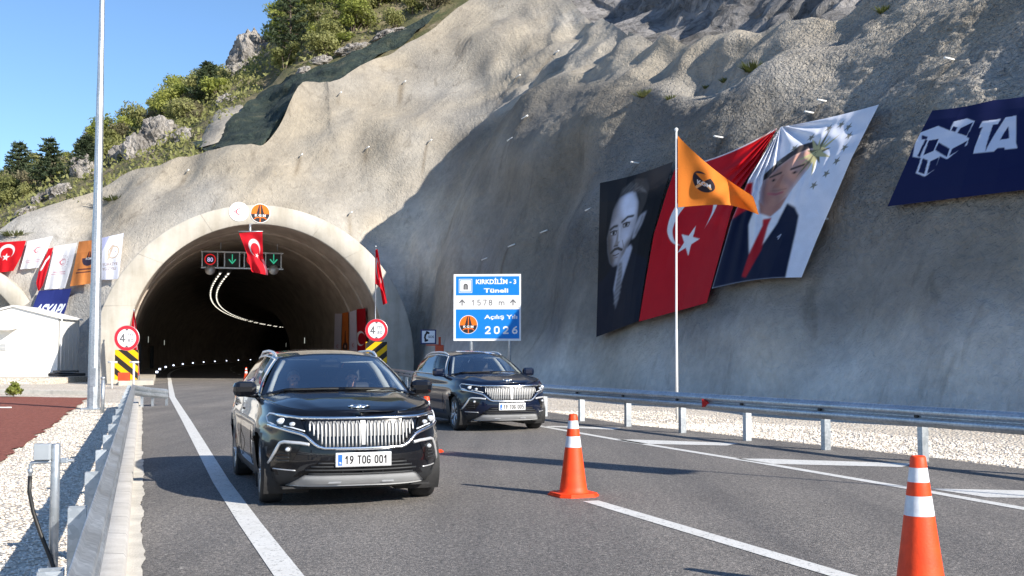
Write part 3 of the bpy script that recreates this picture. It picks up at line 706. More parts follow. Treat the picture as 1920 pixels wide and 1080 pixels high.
for qd in ([(1012,800.5),(1040,799.5),(1165,803),(1150,806.5)], [(1156,825.5),(1185,825),(1385,832),(1362,836.5),(1200,833)], [(1378,861),(1440,861.5),(1716,870.5),(1690,877),(1445,871)], [(1742,917.5),(1960,922),(1960,936),(1850,934)], [(2060,985),(2400,995),(2400,1020),(2200,1012)]):
    mk.add([tuple(G(*p_)+Vector((0, 0, .011))) for p_ in qd], [tuple(range(len(qd)))])
mk.build('road_markings', M['paint'], kind='structure')
# gutter strip and kerb on the left
ys = list(np.arange(-12, 38, .5)); 
g_ = MB(); g_.grid(np.array([[(kl(y, o).x+(.03*float(noise(np.array([y*1.3, 0, 0]), 3))+.012*float(noise(np.array([y*6, 0, 0]), 4)))*(o < .05), kl(y, o).y, .013) for o in (-.005, .05, .115)] for y in np.arange(-12, 38, .06)])); g_.build('gutter', M['gutter'], kind='structure')
kb = MB(); prof = [(.105, 0), (.11, .10), (.128, .125), (.29, .13), (.31, .12), (.315, -.05)]
kb.grid(np.array([[(kl(y, o).x, kl(y, o).y, z) for o, z in prof] for y in ys])); kb.build('kerb', M['kerb'], kind='structure')
# pavement slab and raised walkway at the portal's left foot
wk = MB()
for s0, s1 in ((-4.0, -.02), (.0, 60)):
    A = []
    for s_ in np.linspace(s0, s1, 2 if s1 < 1 else 20):
        f = (lambda l, z: tuple((tpos(s_, l, z)[0] if s_ >= 0 else PC+DIRP*s_+RT*l+Vector((0, 0, z)))))
        A.append([f(-7.3, .24), f(-5.65, .24), f(-5.6, .2), f(-5.6, -.05)])
    wk.grid(np.array(A), smooth=False)
q0 = PC+DIRP*-4.0
wk.add([tuple(q0+RT*l+Vector((0, 0, z))) for l, z in ((-7.3, -.05), (-5.6, -.05), (-5.6, .2), (-5.65, .24), (-7.3, .24))], [(0, 1, 2, 3, 4)])
wk.build('walkway', M['concrete'], kind='structure')
wk = MB(); wk.grid(np.array([[tuple(tpos(s_, l, z)[0]) for l, z in ((5.4, -.05), (5.4, .2), (5.45, .24), (7.3, .24))] for s_ in np.linspace(0, 60, 20)]), smooth=False)
wk.build('walkway', M['concrete'], kind='structure')
# red mulch bed (its edge line is ragged)
mp = [(-260,742),(0,744),(165,747),(150,760),(128,776),(100,797),(60,823),(0,865),(-260,1020)]
V = [G(*p_) for p_ in mp]; out = []
for a, b in zip(V, V[1:]+V[:1]):
    for t in np.linspace(0, 1, 12)[:-1]:
        p_ = a.lerp(b, t); out.append((p_.x+random.uniform(-.07, .07), p_.y+random.uniform(-.1, .1), .02+random.uniform(0, .006)))
MB().add(out, [tuple(range(len(out)))]).build('mulch_bed', M['mulch'], kind='structure')
# loose stones lying on the gravel near the camera
pbm = MB(); base_v = [(1,0,0),(-1,0,0),(0,1,0),(0,-1,0),(0,0,1),(0,0,-1)]; bf = [(0,2,4),(2,1,4),(1,3,4),(3,0,4),(2,0,5),(1,2,5),(3,1,5),(0,3,5)]
mulch_px = np.array(mp)
def stone(x, y, r):
    a = random.uniform(0, 6.28); c, s_ = math.cos(a), math.sin(a); P = []
    for vx, vy, vz in base_v:
        k0 = random.uniform(.7, 1.3); X, Y, Z = vx*r*1.3*k0, vy*r*k0, vz*r*.75*k0; P.append((x+c*X-s_*Y, y+s_*X+c*Y, r*.35+Z))
    pbm.add(P, bf)
cnt = 0
while cnt < 12000:
    y = 3+34*random.random()**1.7; x = kl(y, .42).x-(.03+ random.random()**1.3*(4.5+y*.35))
    u, v = proj(np.array([x, y, 0]))
    if u < -60 or v > 1250: continue
    ins = False
    for i in range(len(mp)):
        x0, y0 = mp[i]; x1, y1 = mp[(i+1) % len(mp)]
        if (y0 > v) != (y1 > v) and u < (x1-x0)*(v-y0)/(y1-y0)+x0: ins = not ins
    if ins and random.random() > .006: continue
    stone(x, y, random.uniform(.008, .017)); cnt += 1
cnt = 0
while cnt < 9000:
    f = random.random(); i = random.randint(0, len(R_EDGE)-2); p_ = R_EDGE[i].lerp(R_EDGE[i+1], f); x = p_.x+.05+random.random()**1.4*3.2; stone(x, p_.y+random.uniform(-.1, .5), random.uniform(.012, .028)); cnt += 1
pbm.build('loose_stones', M['pebble'], weld=False, kind='stuff')

# ------------------------------------------------------------------ tunnel portals
def ring_profile(R_, c_, n=64, foot=-.3):
    a0 = math.asin(min(1, (c_)/R_)) if c_ < R_ else math.pi/2
    A = np.linspace(-a0*.92, math.pi+a0*.92, n); P = [(R_*math.cos(a), c_+R_*math.sin(a)) for a in A]
    return [(P[0][0]-.0, foot)]+P+[(P[-1][0], foot)]
po_ = ring_profile(RO, CO); pi_ = ring_profile(RI, CI)
def portal(name, org, d, r, depth, **k):
    root = empty(name, tuple(org), **k)
    mb = MB(); W3 = lambda l, z, s_: tuple(Vector((r.x*l+d.x*s_, r.y*l+d.y*s_, z)))
    e = .05
    def lerp2(a, b, t): return (a[0]+(b[0]-a[0])*t, a[1]+(b[1]-a[1])*t)
    rows = [[W3(l, z, .3) for l, z in pi_], [W3(l, z, 0.05) for l, z in pi_], [W3(*lerp2(i, o, .035), 0) for i, o in zip(pi_, po_)], [W3(*lerp2(i, o, .5), 0) for i, o in zip(pi_, po_)], [W3(*lerp2(i, o, .965), 0) for i, o in zip(pi_, po_)], [W3(l, z, .05) for l, z in po_]]
    rows += [[W3(l, z, s_) for l, z in po_] for s_ in (2, 4, depth)]
    mb.grid(np.array(rows)); mb.build('ring', M['concrete'], root)
    return root
PORT = portal('tunnel_portal', PC, DIRP, RT, 13, label='large concrete tunnel portal ring the road runs into, two round emblems at its crown', cat='tunnel portal')
# construction joints, thin raised ribs across the face of the ring
for a in (48, 66, 112, 138, 160):
    jt = MB()
    a = rad(a); P0 = RT*(RI*math.cos(a))+Vector((0, 0, CI+RI*math.sin(a))); P1 = RT*(RO*math.cos(a))+Vector((0, 0, CO+RO*math.sin(a)))
    jt.tube([P0-DIRP*.004, P1-DIRP*.004], .012, 6); jt.build('joint', M['concrete'], PORT)
# lining of the tunnel
TL = []
for s_ in [.3, 1, 2, 3.5]+list(range(5, 330, 3)):
    TL.append([tuple(tpos(s_, l*1.0, z)[0]-PC) for l, z in pi_])
lin = MB().grid(np.array(TL)); 
e_, t_ = tpos(328, 0, 0); lin.add([tuple(tpos(329, l, z)[0]-PC) for l, z in pi_], [tuple(range(len(pi_)))])
lin.build('lining', M['lining'], PORT)
rb = MB()
for s_ in (4.2, 9.5):
    rb.grid(np.array([[tuple(tpos(s_+d, l*q_, CI+(z-CI)*q_)[0]-PC) for l, z in pi_] for d, q_ in ((0, 1.0), (.05, .988), (.2, .988), (.25, 1.0))]))
rb.build('joint_band', M['lining'], PORT)
P2 = Vector(at(-130, 722, 72)); P2.z = 0; a2 = rad(14)
portal('tunnel_portal', P2, Vector((-math.sin(a2), math.cos(a2), 0)), Vector((math.cos(a2), math.sin(a2), 0)), 12, label='second pale tunnel portal hood showing behind the white cabin roof', cat='tunnel portal')
C.objects['tunnel_portal.001'].scale = (.8, .8, .8)
# ------------------------------------------------------------------ guard rails
WPROF = [(.0,.0),(.012,.012),(.02,.03),(.075,.05),(.083,.07),(.083,.10),(.075,.12),(.02,.142),(.004,.155),(.02,.168),(.075,.19),(.083,.21),(.083,.24),(.075,.26),(.02,.28),(.012,.298),(.0,.31)]
def beam(path, z0, side, name, parent, org, droop=None):
    """W-section swept along ground points; side = +1 when the corrugation bulges to the right of the path"""
    A = []
    for i, p_ in enumerate(path):
        d = (path[min(i+1, len(path)-1)]-path[max(0, i-1)]).normalized(); n_ = Vector((d.y, -d.x, 0))*side
        zz = z0-(droop[i] if droop else 0)
        A.append([tuple(p_+n_*o+Vector((0, 0, zz+z))-org) for o, z in WPROF]+[tuple(p_+n_*(o-.004)+Vector((0, 0, zz+z))-org) for o, z in WPROF[::-1]])
        A[-1].append(A[-1][0])
    return MB().grid(np.array(A)).build(name, M['galv'], parent)
def cpost(pos, z1, rz, name, parent, w_=.10, dpt=.12, t=.006):
    mb = MB()
    mb.box((0, 0, z1/2-.1), (w_, t, z1+.2)); mb.box((-w_/2+t/2, dpt/2, z1/2-.1), (t, dpt-t, z1+.2)); mb.box((w_/2-t/2, dpt/2, z1/2-.1), (t, dpt-t, z1+.2))
    mb.box((-w_/2+.016, dpt, z1/2-.1), (.03, t, z1+.2)); mb.box((w_/2-.016, dpt, z1/2-.1), (.03, t, z1+.2))
    o = mb.build(name, M['galv'], parent); o.location = pos; o.rotation_euler = (0, 0, rz); return o
post_px = [(1084,790),(1168,800),(1269,811),(1390,826),(1537,843),(1723,866)]
RP = [G(*p_) for p_ in post_px]; rd = (RP[-1]-RP[0]).normalized(); gap = (RP[-1]-RP[0]).length/5
RP = [RP[0]+rd*gap*i for i in range(10)]
far = [RP[0]]; hd = math.atan2(-rd.x, -rd.y) if False else math.atan2(rd.x, -rd.y)
ang = hd; p_ = RP[0].copy()
for i in range(15):
    ang = max(rad(12.2), ang-rad(2.2)); p_ = p_+Vector((-math.sin(ang), math.cos(ang), 0))*gap; far.append(p_.copy())
PATH = far[:0:-1]+RP
org = RP[3].copy()
RAIL = empty('guard_rail', tuple(org), label='long galvanised guard rail in front of the white gravel on the right of the road', cat='guard rail')
dense = []
for a, b in zip(PATH[:-1], PATH[1:]):
    for t in (0, .25, .5, .75): dense.append(a.lerp(b, t))
dense.append(PATH[-1])
beam(dense, .53, 1, 'beam', RAIL, org)
for i, p_ in enumerate(PATH):
    d = (PATH[min(i+1, len(PATH)-1)]-PATH[max(0, i-1)]).normalized(); n_ = Vector((-d.y, d.x, 0))
    cpost(p_+n_*.03-org, .78, math.atan2(-n_.x, n_.y), 'post', RAIL)
    MB().bbox((0, .0, 0), (.07, .05, .04), b=.008).build('bolt_plate', M['dark'], RAIL)
    bp = C.objects[-1]; bp.location = p_-n_*.03+Vector((0, 0, .685))-org; bp.rotation_euler = (0, 0, math.atan2(-n_.x, n_.y))
rp_ = G(1322, 818); i0 = min(range(len(dense)), key=lambda i: (dense[i]-rp_).length); 
i0 = min(range(len(dense)), key=lambda i: abs(proj(np.array(dense[i]+Vector((0, 0, .62))))[0]-1320))
n_ = Vector((rd.y, -rd.x, 0)); b0 = dense[i0]+n_*.05+Vector((0, 0, .66))-org
MB().add([tuple(b0+rd*-.03+Vector((0,0,-.08))), tuple(b0+rd*.09), tuple(b0+rd*-.03+Vector((0,0,.08))), tuple(b0+n_*.1+rd*-.03+Vector((0,0,-.08))), tuple(b0+n_*.1+rd*-.03+Vector((0,0,.08)))], [(0,1,2),(0,3,1),(1,4,2),(0,2,4,3),(3,4,1)]).build('reflector', M['redlens'], RAIL)
# left-hand rail, close to the camera, ending in a curled terminal at the portal
LP = [kl(y, .29) for y in np.arange(1.6, 33.1, .5)]
endp = LP[-1]; cur = []; dr = Vector((KU[0], KU[1], 0)); rtv = Vector((KU[1], -KU[0], 0))
for k in range(1, 13):
    t = k/12; cur.append(endp+dr*(3.1*t-.75*t*t)+rtv*(1.0*t**1.9))
LPATH = LP+cur; org = LP[8].copy()
LRAIL = empty('guard_rail', tuple(org), label='galvanised guard rail along the left kerb, its far end curled round by the portal', cat='guard rail')
beam(LPATH, .43, 1, 'beam', LRAIL, org, droop=[0]*len(LP)+[.02*k for k in range(12)])
for y in np.arange(3.05, 33.2, 2.0):
    p_ = kl(y, .33); cpost(p_-org, .70, math.atan2(-dr.x, dr.y)+math.pi/2, 'post', LRAIL, w_=.10, dpt=.10)
for k in (5, 8, 11): cpost(cur[k]-rtv*.0+dr*.1-org, .5, 0, 'post', LRAIL, w_=.07, dpt=.06)

# ------------------------------------------------------------------ traffic cones
def make_cone(name, loc, rz, s, **k):
    root = empty(name, tuple(loc), rz, **k)
    mb = MB(); r0 = .168*s; h0 = .045*s; H_ = .97*s
    R_ = lambda z: (.168+(.047-.168)*(z/s-.045)/(.97-.045))*s
    P = [(.188*s, h0), (r0, h0+.02*s)]+[(R_(z*s), z*s) for z in (.12, .3, .45, .58)]
    mb.lathe(P, n=32); mb.build('cone_body', M['orange'], root)
    b2 = MB().lathe([(R_(z*s)+.001, z*s) for z in (.58, .60, .70, .71)], n=32); b2.build('reflective_band', M['reflect'], root)
    MB().lathe([(R_(.71*s)-.0, .71*s), (R_(.715*s)+.001, .715*s), (R_(.80*s)+.001, .80*s)], n=32).build('cone_collar', M['orange'], root)
    MB().lathe([(R_(.80*s)+.001, .80*s), (R_(.895*s)+.001, .895*s)], n=32).build('reflective_band', M['reflect'], root)
    MB().lathe([(R_(.895*s)+.001, .895*s), (R_(.96*s)+.002, .96*s), (R_(.97*s)-.004*s, .972*s), (.02*s, .968*s), (.018*s, .9*s)], n=32).build('cone_tip', M['orange'], root)
    bm = MB(); o8 = []
    a = .26*s; c = .10*s
    for x, y in ((a-c,-a),(a,-a+c),(a,a-c),(a-c,a),(-a+c,a),(-a,a-c),(-a,-a+c),(-a+c,-a)): o8.append((x, y))
    bm.extrude(o8, .028*s); bm.extrude([(x*.93, y*.93) for x, y in o8], .02*s, c=(0, 0, .027*s))
    bm.build('cone_base', M['orange'], root)
    return root
make_cone('traffic_cone', G(1075, 930), rad(24), .965, label='orange traffic cone with two white bands standing at the start of the lane line', cat='traffic cone', group='traffic cones on the road')
make_cone('traffic_cone', G(1727, 1131), rad(12), .99, label='nearest and largest orange traffic cone, its base cut off by the frame', cat='traffic cone', group='traffic cones on the road')
make_cone('traffic_cone', G(799, 848), rad(30), .95, label='orange traffic cone between the two dark cars, half hidden behind the bonnet', cat='traffic cone', group='traffic cones on the road')
make_cone('traffic_cone', G(461, 716), rad(10), .85, label='small far orange traffic cone at the tunnel mouth beside the car mirror', cat='traffic cone', group='traffic cones on the road')

# ------------------------------------------------------------------ lamp post, junction box post, flagpoles
lp = G(175, 768)
lam = empty('street_lamp', tuple(lp), label='tall tapering galvanised lamp post standing on the gravel left of the tunnel', cat='lamp post')
mb = MB(); H_ = 14.0; segs = [(0, .185), (H_, .075)]
for k in range(8):
    pass
prof = [(.185-(.11)*z/H_, z) for z in (0, 1.0, 2.2, 5.5, 5.52, 9.5, 9.52, H_)]
prof = [(r-(.006 if z > 5.51 else 0)-(.006 if z > 9.51 else 0), z) for r, z in prof]
mb.lathe(prof, n=10, smooth=False); mb.build('pole', M['galv'], lam)
MB().bbox((0, 0, .03), (.55, .55, .05), b=.01).build('base_plate', M['galv'], lam)
MB().bbox((.02, -.155, .95), (.17, .05, .55), b=.012).build('hatch', M['galv'], lam)
MB().tube([(0, 0, H_-.1), (.1, -.3, H_+.25), (.35, -1.0, H_+.45), (.6, -1.8, H_+.5)], .05, 10).build('arm', M['galv'], lam)
lh = MB(); lh.bbox((.72, -2.15, H_+.5), (.34, .8, .12), b=.03, rz=-.3); lh.build('lamp_head', M['greypaint'], lam)
bp = at(105, 832, 7.9); bx, by, bz = bp.x, bp.y, bp.z
jb = empty('junction_box_post', (bx, by, 0), rad(8), label='grey junction box on a steel pipe post with black conduit beside the left guard rail', cat='post')
MB().tube([(0, 0, -.1), (0, 0, bz-.01), (0, 0, bz)], [.032, .032, .028], 16).build('post', M['galv'], jb)
MB().bbox((-.082, -.01, bz-.055), (.115, .07, .115), b=.008).bbox((-.082, -.05, bz-.055), (.105, .012, .105), b=.004).build('box', M['greypaint'], jb)
MB().tube([(.12, .02, bz-.12), (-.12, -.02, bz-.125), (-.155, -.02, bz-.13), (-.162, -.02, bz-.15), (-.162, -.02, bz-.23)], .013, 10).tube([(-.162, -.02, bz-.17), (-.162, -.02, bz-.20)], .019, 10).bbox((.06, .0, bz-.118), (.05, .04, .035), b=.006).build('pipe_fitting', M['galv'], jb)
MB().tube([(-.162, -.02, bz-.22), (-.165, -.02, bz-.33), (-.135, -.02, bz-.47), (-.08, -.03, bz-.62), (.0, -.05, bz-.80), (.07, -.06, bz-1.0), (.09, -.05, bz-1.2)], .0145, 10).build('conduit', M['cable'], jb)

def bil(TL_, TR_, BR_, BL_, dn=None):
    TL_, TR_, BR_, BL_ = [np.array(p_) for p_ in (TL_, TR_, BR_, BL_)]
    def S(U, V):
        U, V = U[..., None], V[..., None]
        P = (1-U)*(1-V)*BL_+U*(1-V)*BR_+(1-U)*V*TL_+U*V*TR_
        return P if dn is None else P+dn(U[..., 0], V[..., 0])
    return S
# orange flag on its pole
fp = G(1269.5, 790); fy_ = fp.y
top = at(1268, 246, fy_)
fl = empty('flagpole', tuple(fp), label='slim white flagpole behind the right guard rail in front of the portrait banners', cat='flagpole')
MB().tube([(0, 0, -.05), (0, 0, 2.2), (0, 0, 2.21), (top.x-fp.x, 0, top.z)], [.033, .033, .026, .023], 12).build('pole', M['whitepaint'], fl)
MB().lathe([(.001, .09), (.04, .07), (.05, .04), (.03, .0), (.032, -.01)], c=(top.x-fp.x, 0, top.z), n=12).build('finial', M['whitepaint'], fl)
cv = Canvas(1.5, 1.0, 30000, ORANGE)
cv.circle(.50, .5, .215, (.035, .03, .04)); cv.poly([(.34, .62), (.50, .52), (.66, .70), (.60, .73)], ORANGE); cv.line([(.36, .36), (.5, .5), (.62, .40)], .05, (.8, .45, .2)); cv.text('KGM', .5, .47, .09, WHITE, w_=.26)
def flagS(U, V):
    x0 = 1271; hy1, hy0 = 254, 389
    topx = x0+(1412-x0)*U; topy = hy1+(368-hy1)*(U**.92); botx = x0+(1423-x0)*U; boty = hy0+(-5*np.sin(U*3.1))+14*np.clip((U-.62)/.38, 0, 1)**1.3
    px = botx*(1-V)+topx*V; py = boty*(1-V)+topy*V-5*np.sin(U*math.pi)*V*(-1)
    Y = fy_-.05+U*(.28*np.sin(U*8.5+V*2.6)+.13*np.sin(U*17-V*5+1))-U*.5
    out = np.zeros(U.shape+(3,))
    u = (px-960)/F; v = (540-py)/F
    dx, dy, dz = u, CPI-v*SPI, SPI+v*CPI
    out[..., 0] = dx/dy*Y; out[..., 1] = Y; out[..., 2] = CH+dz/dy*Y
    return out
tag(sheet('flag', cv, flagS, M['cloth']), 'orange flag with a dark round road emblem flying from the slim flagpole', 'flag')
# a second flagpole stands to the right of the frame: its shadow lies across the road
sh_ = lambda P, h: P-Vector((TOSUN.x, TOSUN.y, 0))*(h/TOSUN.z)
sb = Vector((10.3, 9.2, 0))
fl2 = empty('flagpole', tuple(sb), label='white flagpole with a hanging flag standing past the right edge, casting the long road shadow', cat='flagpole')
MB().tube([(0, 0, -.05), (0, 0, 8.6)], [.035, .025], 10).build('pole', M['whitepaint'], fl2)
cv = Canvas(.7, 2.6, 800, ORANGE)
o = sheet('flag', cv, lambda U, V: np.stack([sb.x-.03-U*.50*(1-.3*V), sb.y-.50*U*(1-.3*V)+.08*np.sin(U*9+V*3), 5.4+V*2.6], -1), M['cloth'])
tag(o, 'orange flag hanging limp from the pole past the right edge of the view', 'flag')

# ------------------------------------------------------------------ banners on the right wall
def depth_at(px, py, off):
    h_, n__ = hit(px, py, BV_B)
    return h_.y-off
def wallsheet(name, cv, left, right, mat, off=.35, topsag=None, botsag=None, wr=None, ng=9, **k):
    """left / right: lists of (v, px, py) outlines of the hung cloth; it lies just off the wall"""
    lv = sorted(left); rv = sorted(right)
    def pix(U, V):
        L = (np.interp(V, [q[0] for q in lv], [q[1] for q in lv]), np.interp(V, [q[0] for q in lv], [q[2] for q in lv]))
        R_ = (np.interp(V, [q[0] for q in rv], [q[1] for q in rv]), np.interp(V, [q[0] for q in rv], [q[2] for q in rv]))
        px = L[0]*(1-U)+R_[0]*U; py = L[1]*(1-U)+R_[1]*U
        if topsag is not None: py = py+topsag(U)*V**3
        if botsag is not None: py = py+botsag(U)*(1-V)**3
        return px, py
    g = np.linspace(0, 1, ng); UU, VV = np.meshgrid(g, g); px, py = pix(UU, VV)
    def dmin(x, y):
        c_ = [hh.y for hh in [hit(x+ax, y+ay, BV_C)[0] for ax in (-9, 0, 9) for ay in (-9, 0, 9)] if hh is not None]
        return min(c_) if c_ else depth_at(x, y, 0)
    dep = np.array([[dmin(px[i, j], py[i, j]) for j in range(ng)] for i in range(ng)])
    # cloth is stretched: blend the wall's depth with the plane through the corners, in front of the wall's bulges
    pl = (1-UU)*(1-VV)*dep[0, 0]+UU*(1-VV)*dep[0, -1]+(1-UU)*VV*dep[-1, 0]+UU*VV*dep[-1, -1]
    dd = np.minimum(.6*dep+.4*pl, dep)-off*.6
    def S(U, V):
        px, py = pix(U, V); a = U*(ng-1); b = V*(ng-1); i = np.minimum(a.astype(int), ng-2); j = np.minimum(b.astype(int), ng-2); fu = a-i; fv = b-j
        Y = dd[j, i]*(1-fu)*(1-fv)+dd[j, i+1]*fu*(1-fv)+dd[j+1, i]*(1-fu)*fv+dd[j+1, i+1]*fu*fv
        Y = Y+.03*fbm(np.stack([U*5, V*5, U*0+len(name)], -1), 2, 7)
        if wr is not None: Y = Y+wr(U, V)
        u = (px-960)/F; v = (540-py)/F; dx, dy, dz = u, CPI-v*SPI, SPI+v*CPI
        return np.stack([dx/dy*Y, Y, CH+dz/dy*Y], -1)
    return sheet(name, cv, S, mat, **k)
# portrait of a man in dark clothes (monochrome)
BK = (.012, .013, .017)
cv = Canvas(1, 2.2, 60000, (.010, .010, .012)); X, Y = cv.X, cv.Y
cv.blend(sstep(.35, .95, X)*sstep(1.75, 2.2, Y)*.5, (.12, .10, .09))
cv.poly([(0, 0), (0, .78), (.16, .86), (.30, 1.0), (.36, 1.05), (.62, 1.14), (.70, 1.06), (.95, .9), (1, .82), (1, 0)], (.010, .012, .022))
cv.poly([(.31, 1.06), (.34, .62), (.40, .35), (.60, 1.0), (.64, 1.16), (.60, 1.22)], (.42, .45, .56)); 
cv.poly([(.40, 1.0), (.47, .98), (.50, .80), (.47, .45), (.41, .30), (.36, .55), (.40, .8)], (.16, .16, .18))
for q in range(9): cv.line([(.37, .40+q*.07), (.50, .47+q*.07)], .014, (.34, .35, .38))
cv.poly([(.34, .62), (.27, .98), (.33, 1.06), (.39, .95)], (.010, .011, .02)); cv.poly([(.42, .28), (.62, .98), (.70, 1.0), (.62, .4)], (.010, .011, .02))
sh = lambda q: [((x-.30)*1.04+.22, (y-.99)*1.14+.97) for x, y in q]
sc = lambda x, y: ((x-.30)*1.04+.22, (y-.99)*1.14+.97)
face = [(.27, 1.50), (.24, 1.38), (.26, 1.22), (.31, 1.06), (.38, .99), (.46, 1.0), (.57, 1.12), (.64, 1.27), (.70, 1.52), (.68, 1.72), (.60, 1.86), (.48, 1.88), (.38, 1.84), (.31, 1.70)]
cv.poly(sh([(.68, 1.42), (.74, 1.55), (.84, 1.58), (.80, 1.42), (.72, 1.28), (.67, 1.27)]), (.34, .35, .40)); cv.line(sh([(.72, 1.33), (.78, 1.46), (.79, 1.53)]), .022, (.12, .11, .11))
cv.poly(sh(face), (.42, .42, .48)); cv.blur(.012)
cv.poly(sh([(.44, 1.85), (.55, 1.88), (.66, 1.74), (.66, 1.56), (.55, 1.52), (.45, 1.60), (.42, 1.74)]), (.66, .70, .84)); cv.poly(sh([(.46, 1.42), (.60, 1.45), (.62, 1.32), (.52, 1.22), (.46, 1.26)]), (.54, .56, .66))
cv.poly(sh([(.27, 1.5), (.24, 1.38), (.26, 1.22), (.31, 1.06), (.38, .99), (.40, 1.1), (.34, 1.22), (.33, 1.36)]), (.13, .11, .10)); cv.poly(sh([(.46, 1.0), (.57, 1.12), (.64, 1.27), (.60, 1.30), (.50, 1.12)]), (.15, .13, .12)); cv.poly(sh([(.33, 1.7), (.38, 1.84), (.36, 1.6), (.30, 1.52)]), (.18, .16, .16))
cv.blur(.030, 1, (cv.pmask(sh(face))).astype(float))
cv.poly(sh([(.38, 1.84), (.33, 1.72), (.40, 1.94), (.56, 2.02), (.72, 1.99), (.80, 1.86), (.80, 1.7), (.74, 1.54), (.70, 1.55), (.70, 1.74), (.62, 1.87), (.52, 1.89)]), (.055, .05, .048))
for q in range(22): cv.line(sh([(.40+q*.015, 1.88+.02*math.sin(q*2)), (.50+q*.013, 1.97+.02*math.sin(q)-.0004*q*q)]), .007, (.20, .19, .185) if q % 2 else (.10, .095, .09))
cv.poly(sh([(.41, 1.46), (.44, 1.46), (.455, 1.29), (.42, 1.245), (.36, 1.26), (.385, 1.32)]), (.24, .22, .22)); cv.line(sh([(.43, 1.47), (.44, 1.31)]), .028, (.56, .58, .66)); cv.line(sh([(.365, 1.255), (.43, 1.25)]), .022, (.06, .05, .05))
cv.line(sh([(.28, 1.475), (.33, 1.50), (.385, 1.50)]), .034, (.035, .033, .033)); cv.line(sh([(.46, 1.53), (.54, 1.575), (.63, 1.57)]), .034, (.035, .033, .033)); cv.blur(.008)
for ex, ey in ((.335, 1.42), (.535, 1.48)):
    x, y = sc(ex, ey); cv.circle(x, y, .062, (.13, .12, .125), .034); cv.circle(x, y-.002, .046, (.40, .40, .43), .02); cv.circle(x, y, .022, (.02, .02, .02)); cv.line([(x-.06, y+.024), (x, y+.036), (x+.06, y+.022)], .014, (.04, .04, .04)); cv.line([(x-.05, y-.03), (x+.05, y-.032)], .008, (.14, .12, .12))
cv.line(sh([(.32, 1.185), (.38, 1.215), (.44, 1.215), (.51, 1.18)]), .040, (.06, .052, .048)); cv.line(sh([(.355, 1.14), (.40, 1.132), (.46, 1.142)]), .016, (.07, .05, .05)); cv.line(sh([(.37, 1.10), (.44, 1.10)]), .018, (.24, .20, .19)); cv.line(sh([(.50, 1.30), (.545, 1.20)]), .012, (.22, .2, .2))
cv.blur(.004); cv.grain(.10, 14)
wallsheet('banner', cv, [(1, 1125, 343), (.55, 1122, 480), (0, 1118, 632)], [(1, 1262, 303), (.82, 1243, 365), (.55, 1222, 445), (.3, 1210, 512), (0, 1197, 602)], M['vinyl'], topsag=lambda U: 4*np.sin(U*math.pi), label='dark monochrome portrait banner of a suited man hanging on the shaded cliff', cat='banner', group='banners on the cliff wall')
# red flag banner
cv = Canvas(1, 1.6, 26000, (.50, .006, .014))
cv.crescent(.45, 1.0, .30, WHITE, (.50, .006, .014), -1.2)
pts5 = [(.50+.15*(1 if k % 2 == 0 else .39)*math.sin(.35+math.pi*k/5), .72+.15*(1 if k % 2 == 0 else .39)*math.cos(.35+math.pi*k/5)) for k in range(10)]
cv.poly(pts5, WHITE)
cv.rect(0, 1.585, 1, 1.6, WHITE); cv.grain(.06, 9)
def wr2(U, V): return -.16*np.exp(-((U-1)**2+(V-1)**2)*6)*np.sin(np.arctan2(1-V+.02, 1.02-U)*18)-.05*np.sin(U*7+V*2.5)
wallsheet('banner', cv, [(1, 1266, 316), (.8, 1250, 362), (.55, 1226, 440), (.3, 1212, 520), (0, 1198, 603)], [(1, 1458, 239), (.85, 1424, 300), (.7, 1390, 350), (.55, 1370, 400), (.3, 1349, 480), (0, 1325, 568)], M['vinyl'], topsag=lambda U: 12*np.sin(U*math.pi)*.8, wr=wr2, off=.42, label='large red banner with white crescent and star between two portrait banners', cat='banner', group='banners on the cliff wall')
# white portrait banner with gold rays
cv = Canvas(1.0, 1.5, 52000, (.74, .76, .84)); X, Y = cv.X, cv.Y
cv.poly([(0, .60), (0, .95), (.06, .95), (.16, .68), (.05, .55)], (.60, .02, .03))
suit = (.008, .012, .035)
cv.poly([(0, 0), (0, .62), (.08, .68), (.20, .74), (.36, .56), (.52, .74), (.62, .70), (.70, .62), (.74, .45), (.80, .1), (.82, 0)], suit)
cv.poly([(.20, .76), (.20, .55), (.34, .12), (.50, .55), (.52, .76), (.40, .60)], (.76, .77, .82)); cv.poly([(.20, .55), (.10, .60), (.33, .08), (.36, .14)], suit); cv.poly([(.50, .55), (.58, .6), (.38, .08), (.345, .14)], suit)
cv.poly([(.33, .60), (.42, .61), (.41, .54), (.43, .3), (.36, .04), (.31, .06), (.31, .3), (.35, .54)], (.42, .012, .02))
cv.poly([(.20, .78), (.27, .66), (.40, .62), (.47, .70), (.50, .86), (.30, .86)], (.40, .20, .16))
cv.blur(.006)
hd_ = [(.16, .98), (.17, .86), (.22, .76), (.31, .71), (.40, .72), (.48, .80), (.56, .98), (.60, 1.10), (.57, 1.20), (.48, 1.24), (.36, 1.22), (.25, 1.12)]
cv.poly(hd_, (.46, .24, .18)); cv.poly([(.34, 1.14), (.50, 1.18), (.54, 1.06), (.44, .98), (.36, 1.02)], (.62, .36, .29)); cv.poly([(.40, .95), (.52, 1.0), (.48, .86), (.42, .82)], (.58, .32, .26)); cv.poly([(.16, .98), (.17, .86), (.22, .76), (.31, .71), (.33, .78), (.25, .88), (.22, 1.0)], (.30, .14, .12)); cv.blur(.032, 1, cv.pmask(hd_).astype(float))
cv.poly([(.16, .96), (.14, 1.02), (.22, 1.16), (.34, 1.27), (.48, 1.29), (.58, 1.22), (.46, 1.225), (.34, 1.18), (.24, 1.08), (.20, .98)], (.06, .05, .05))
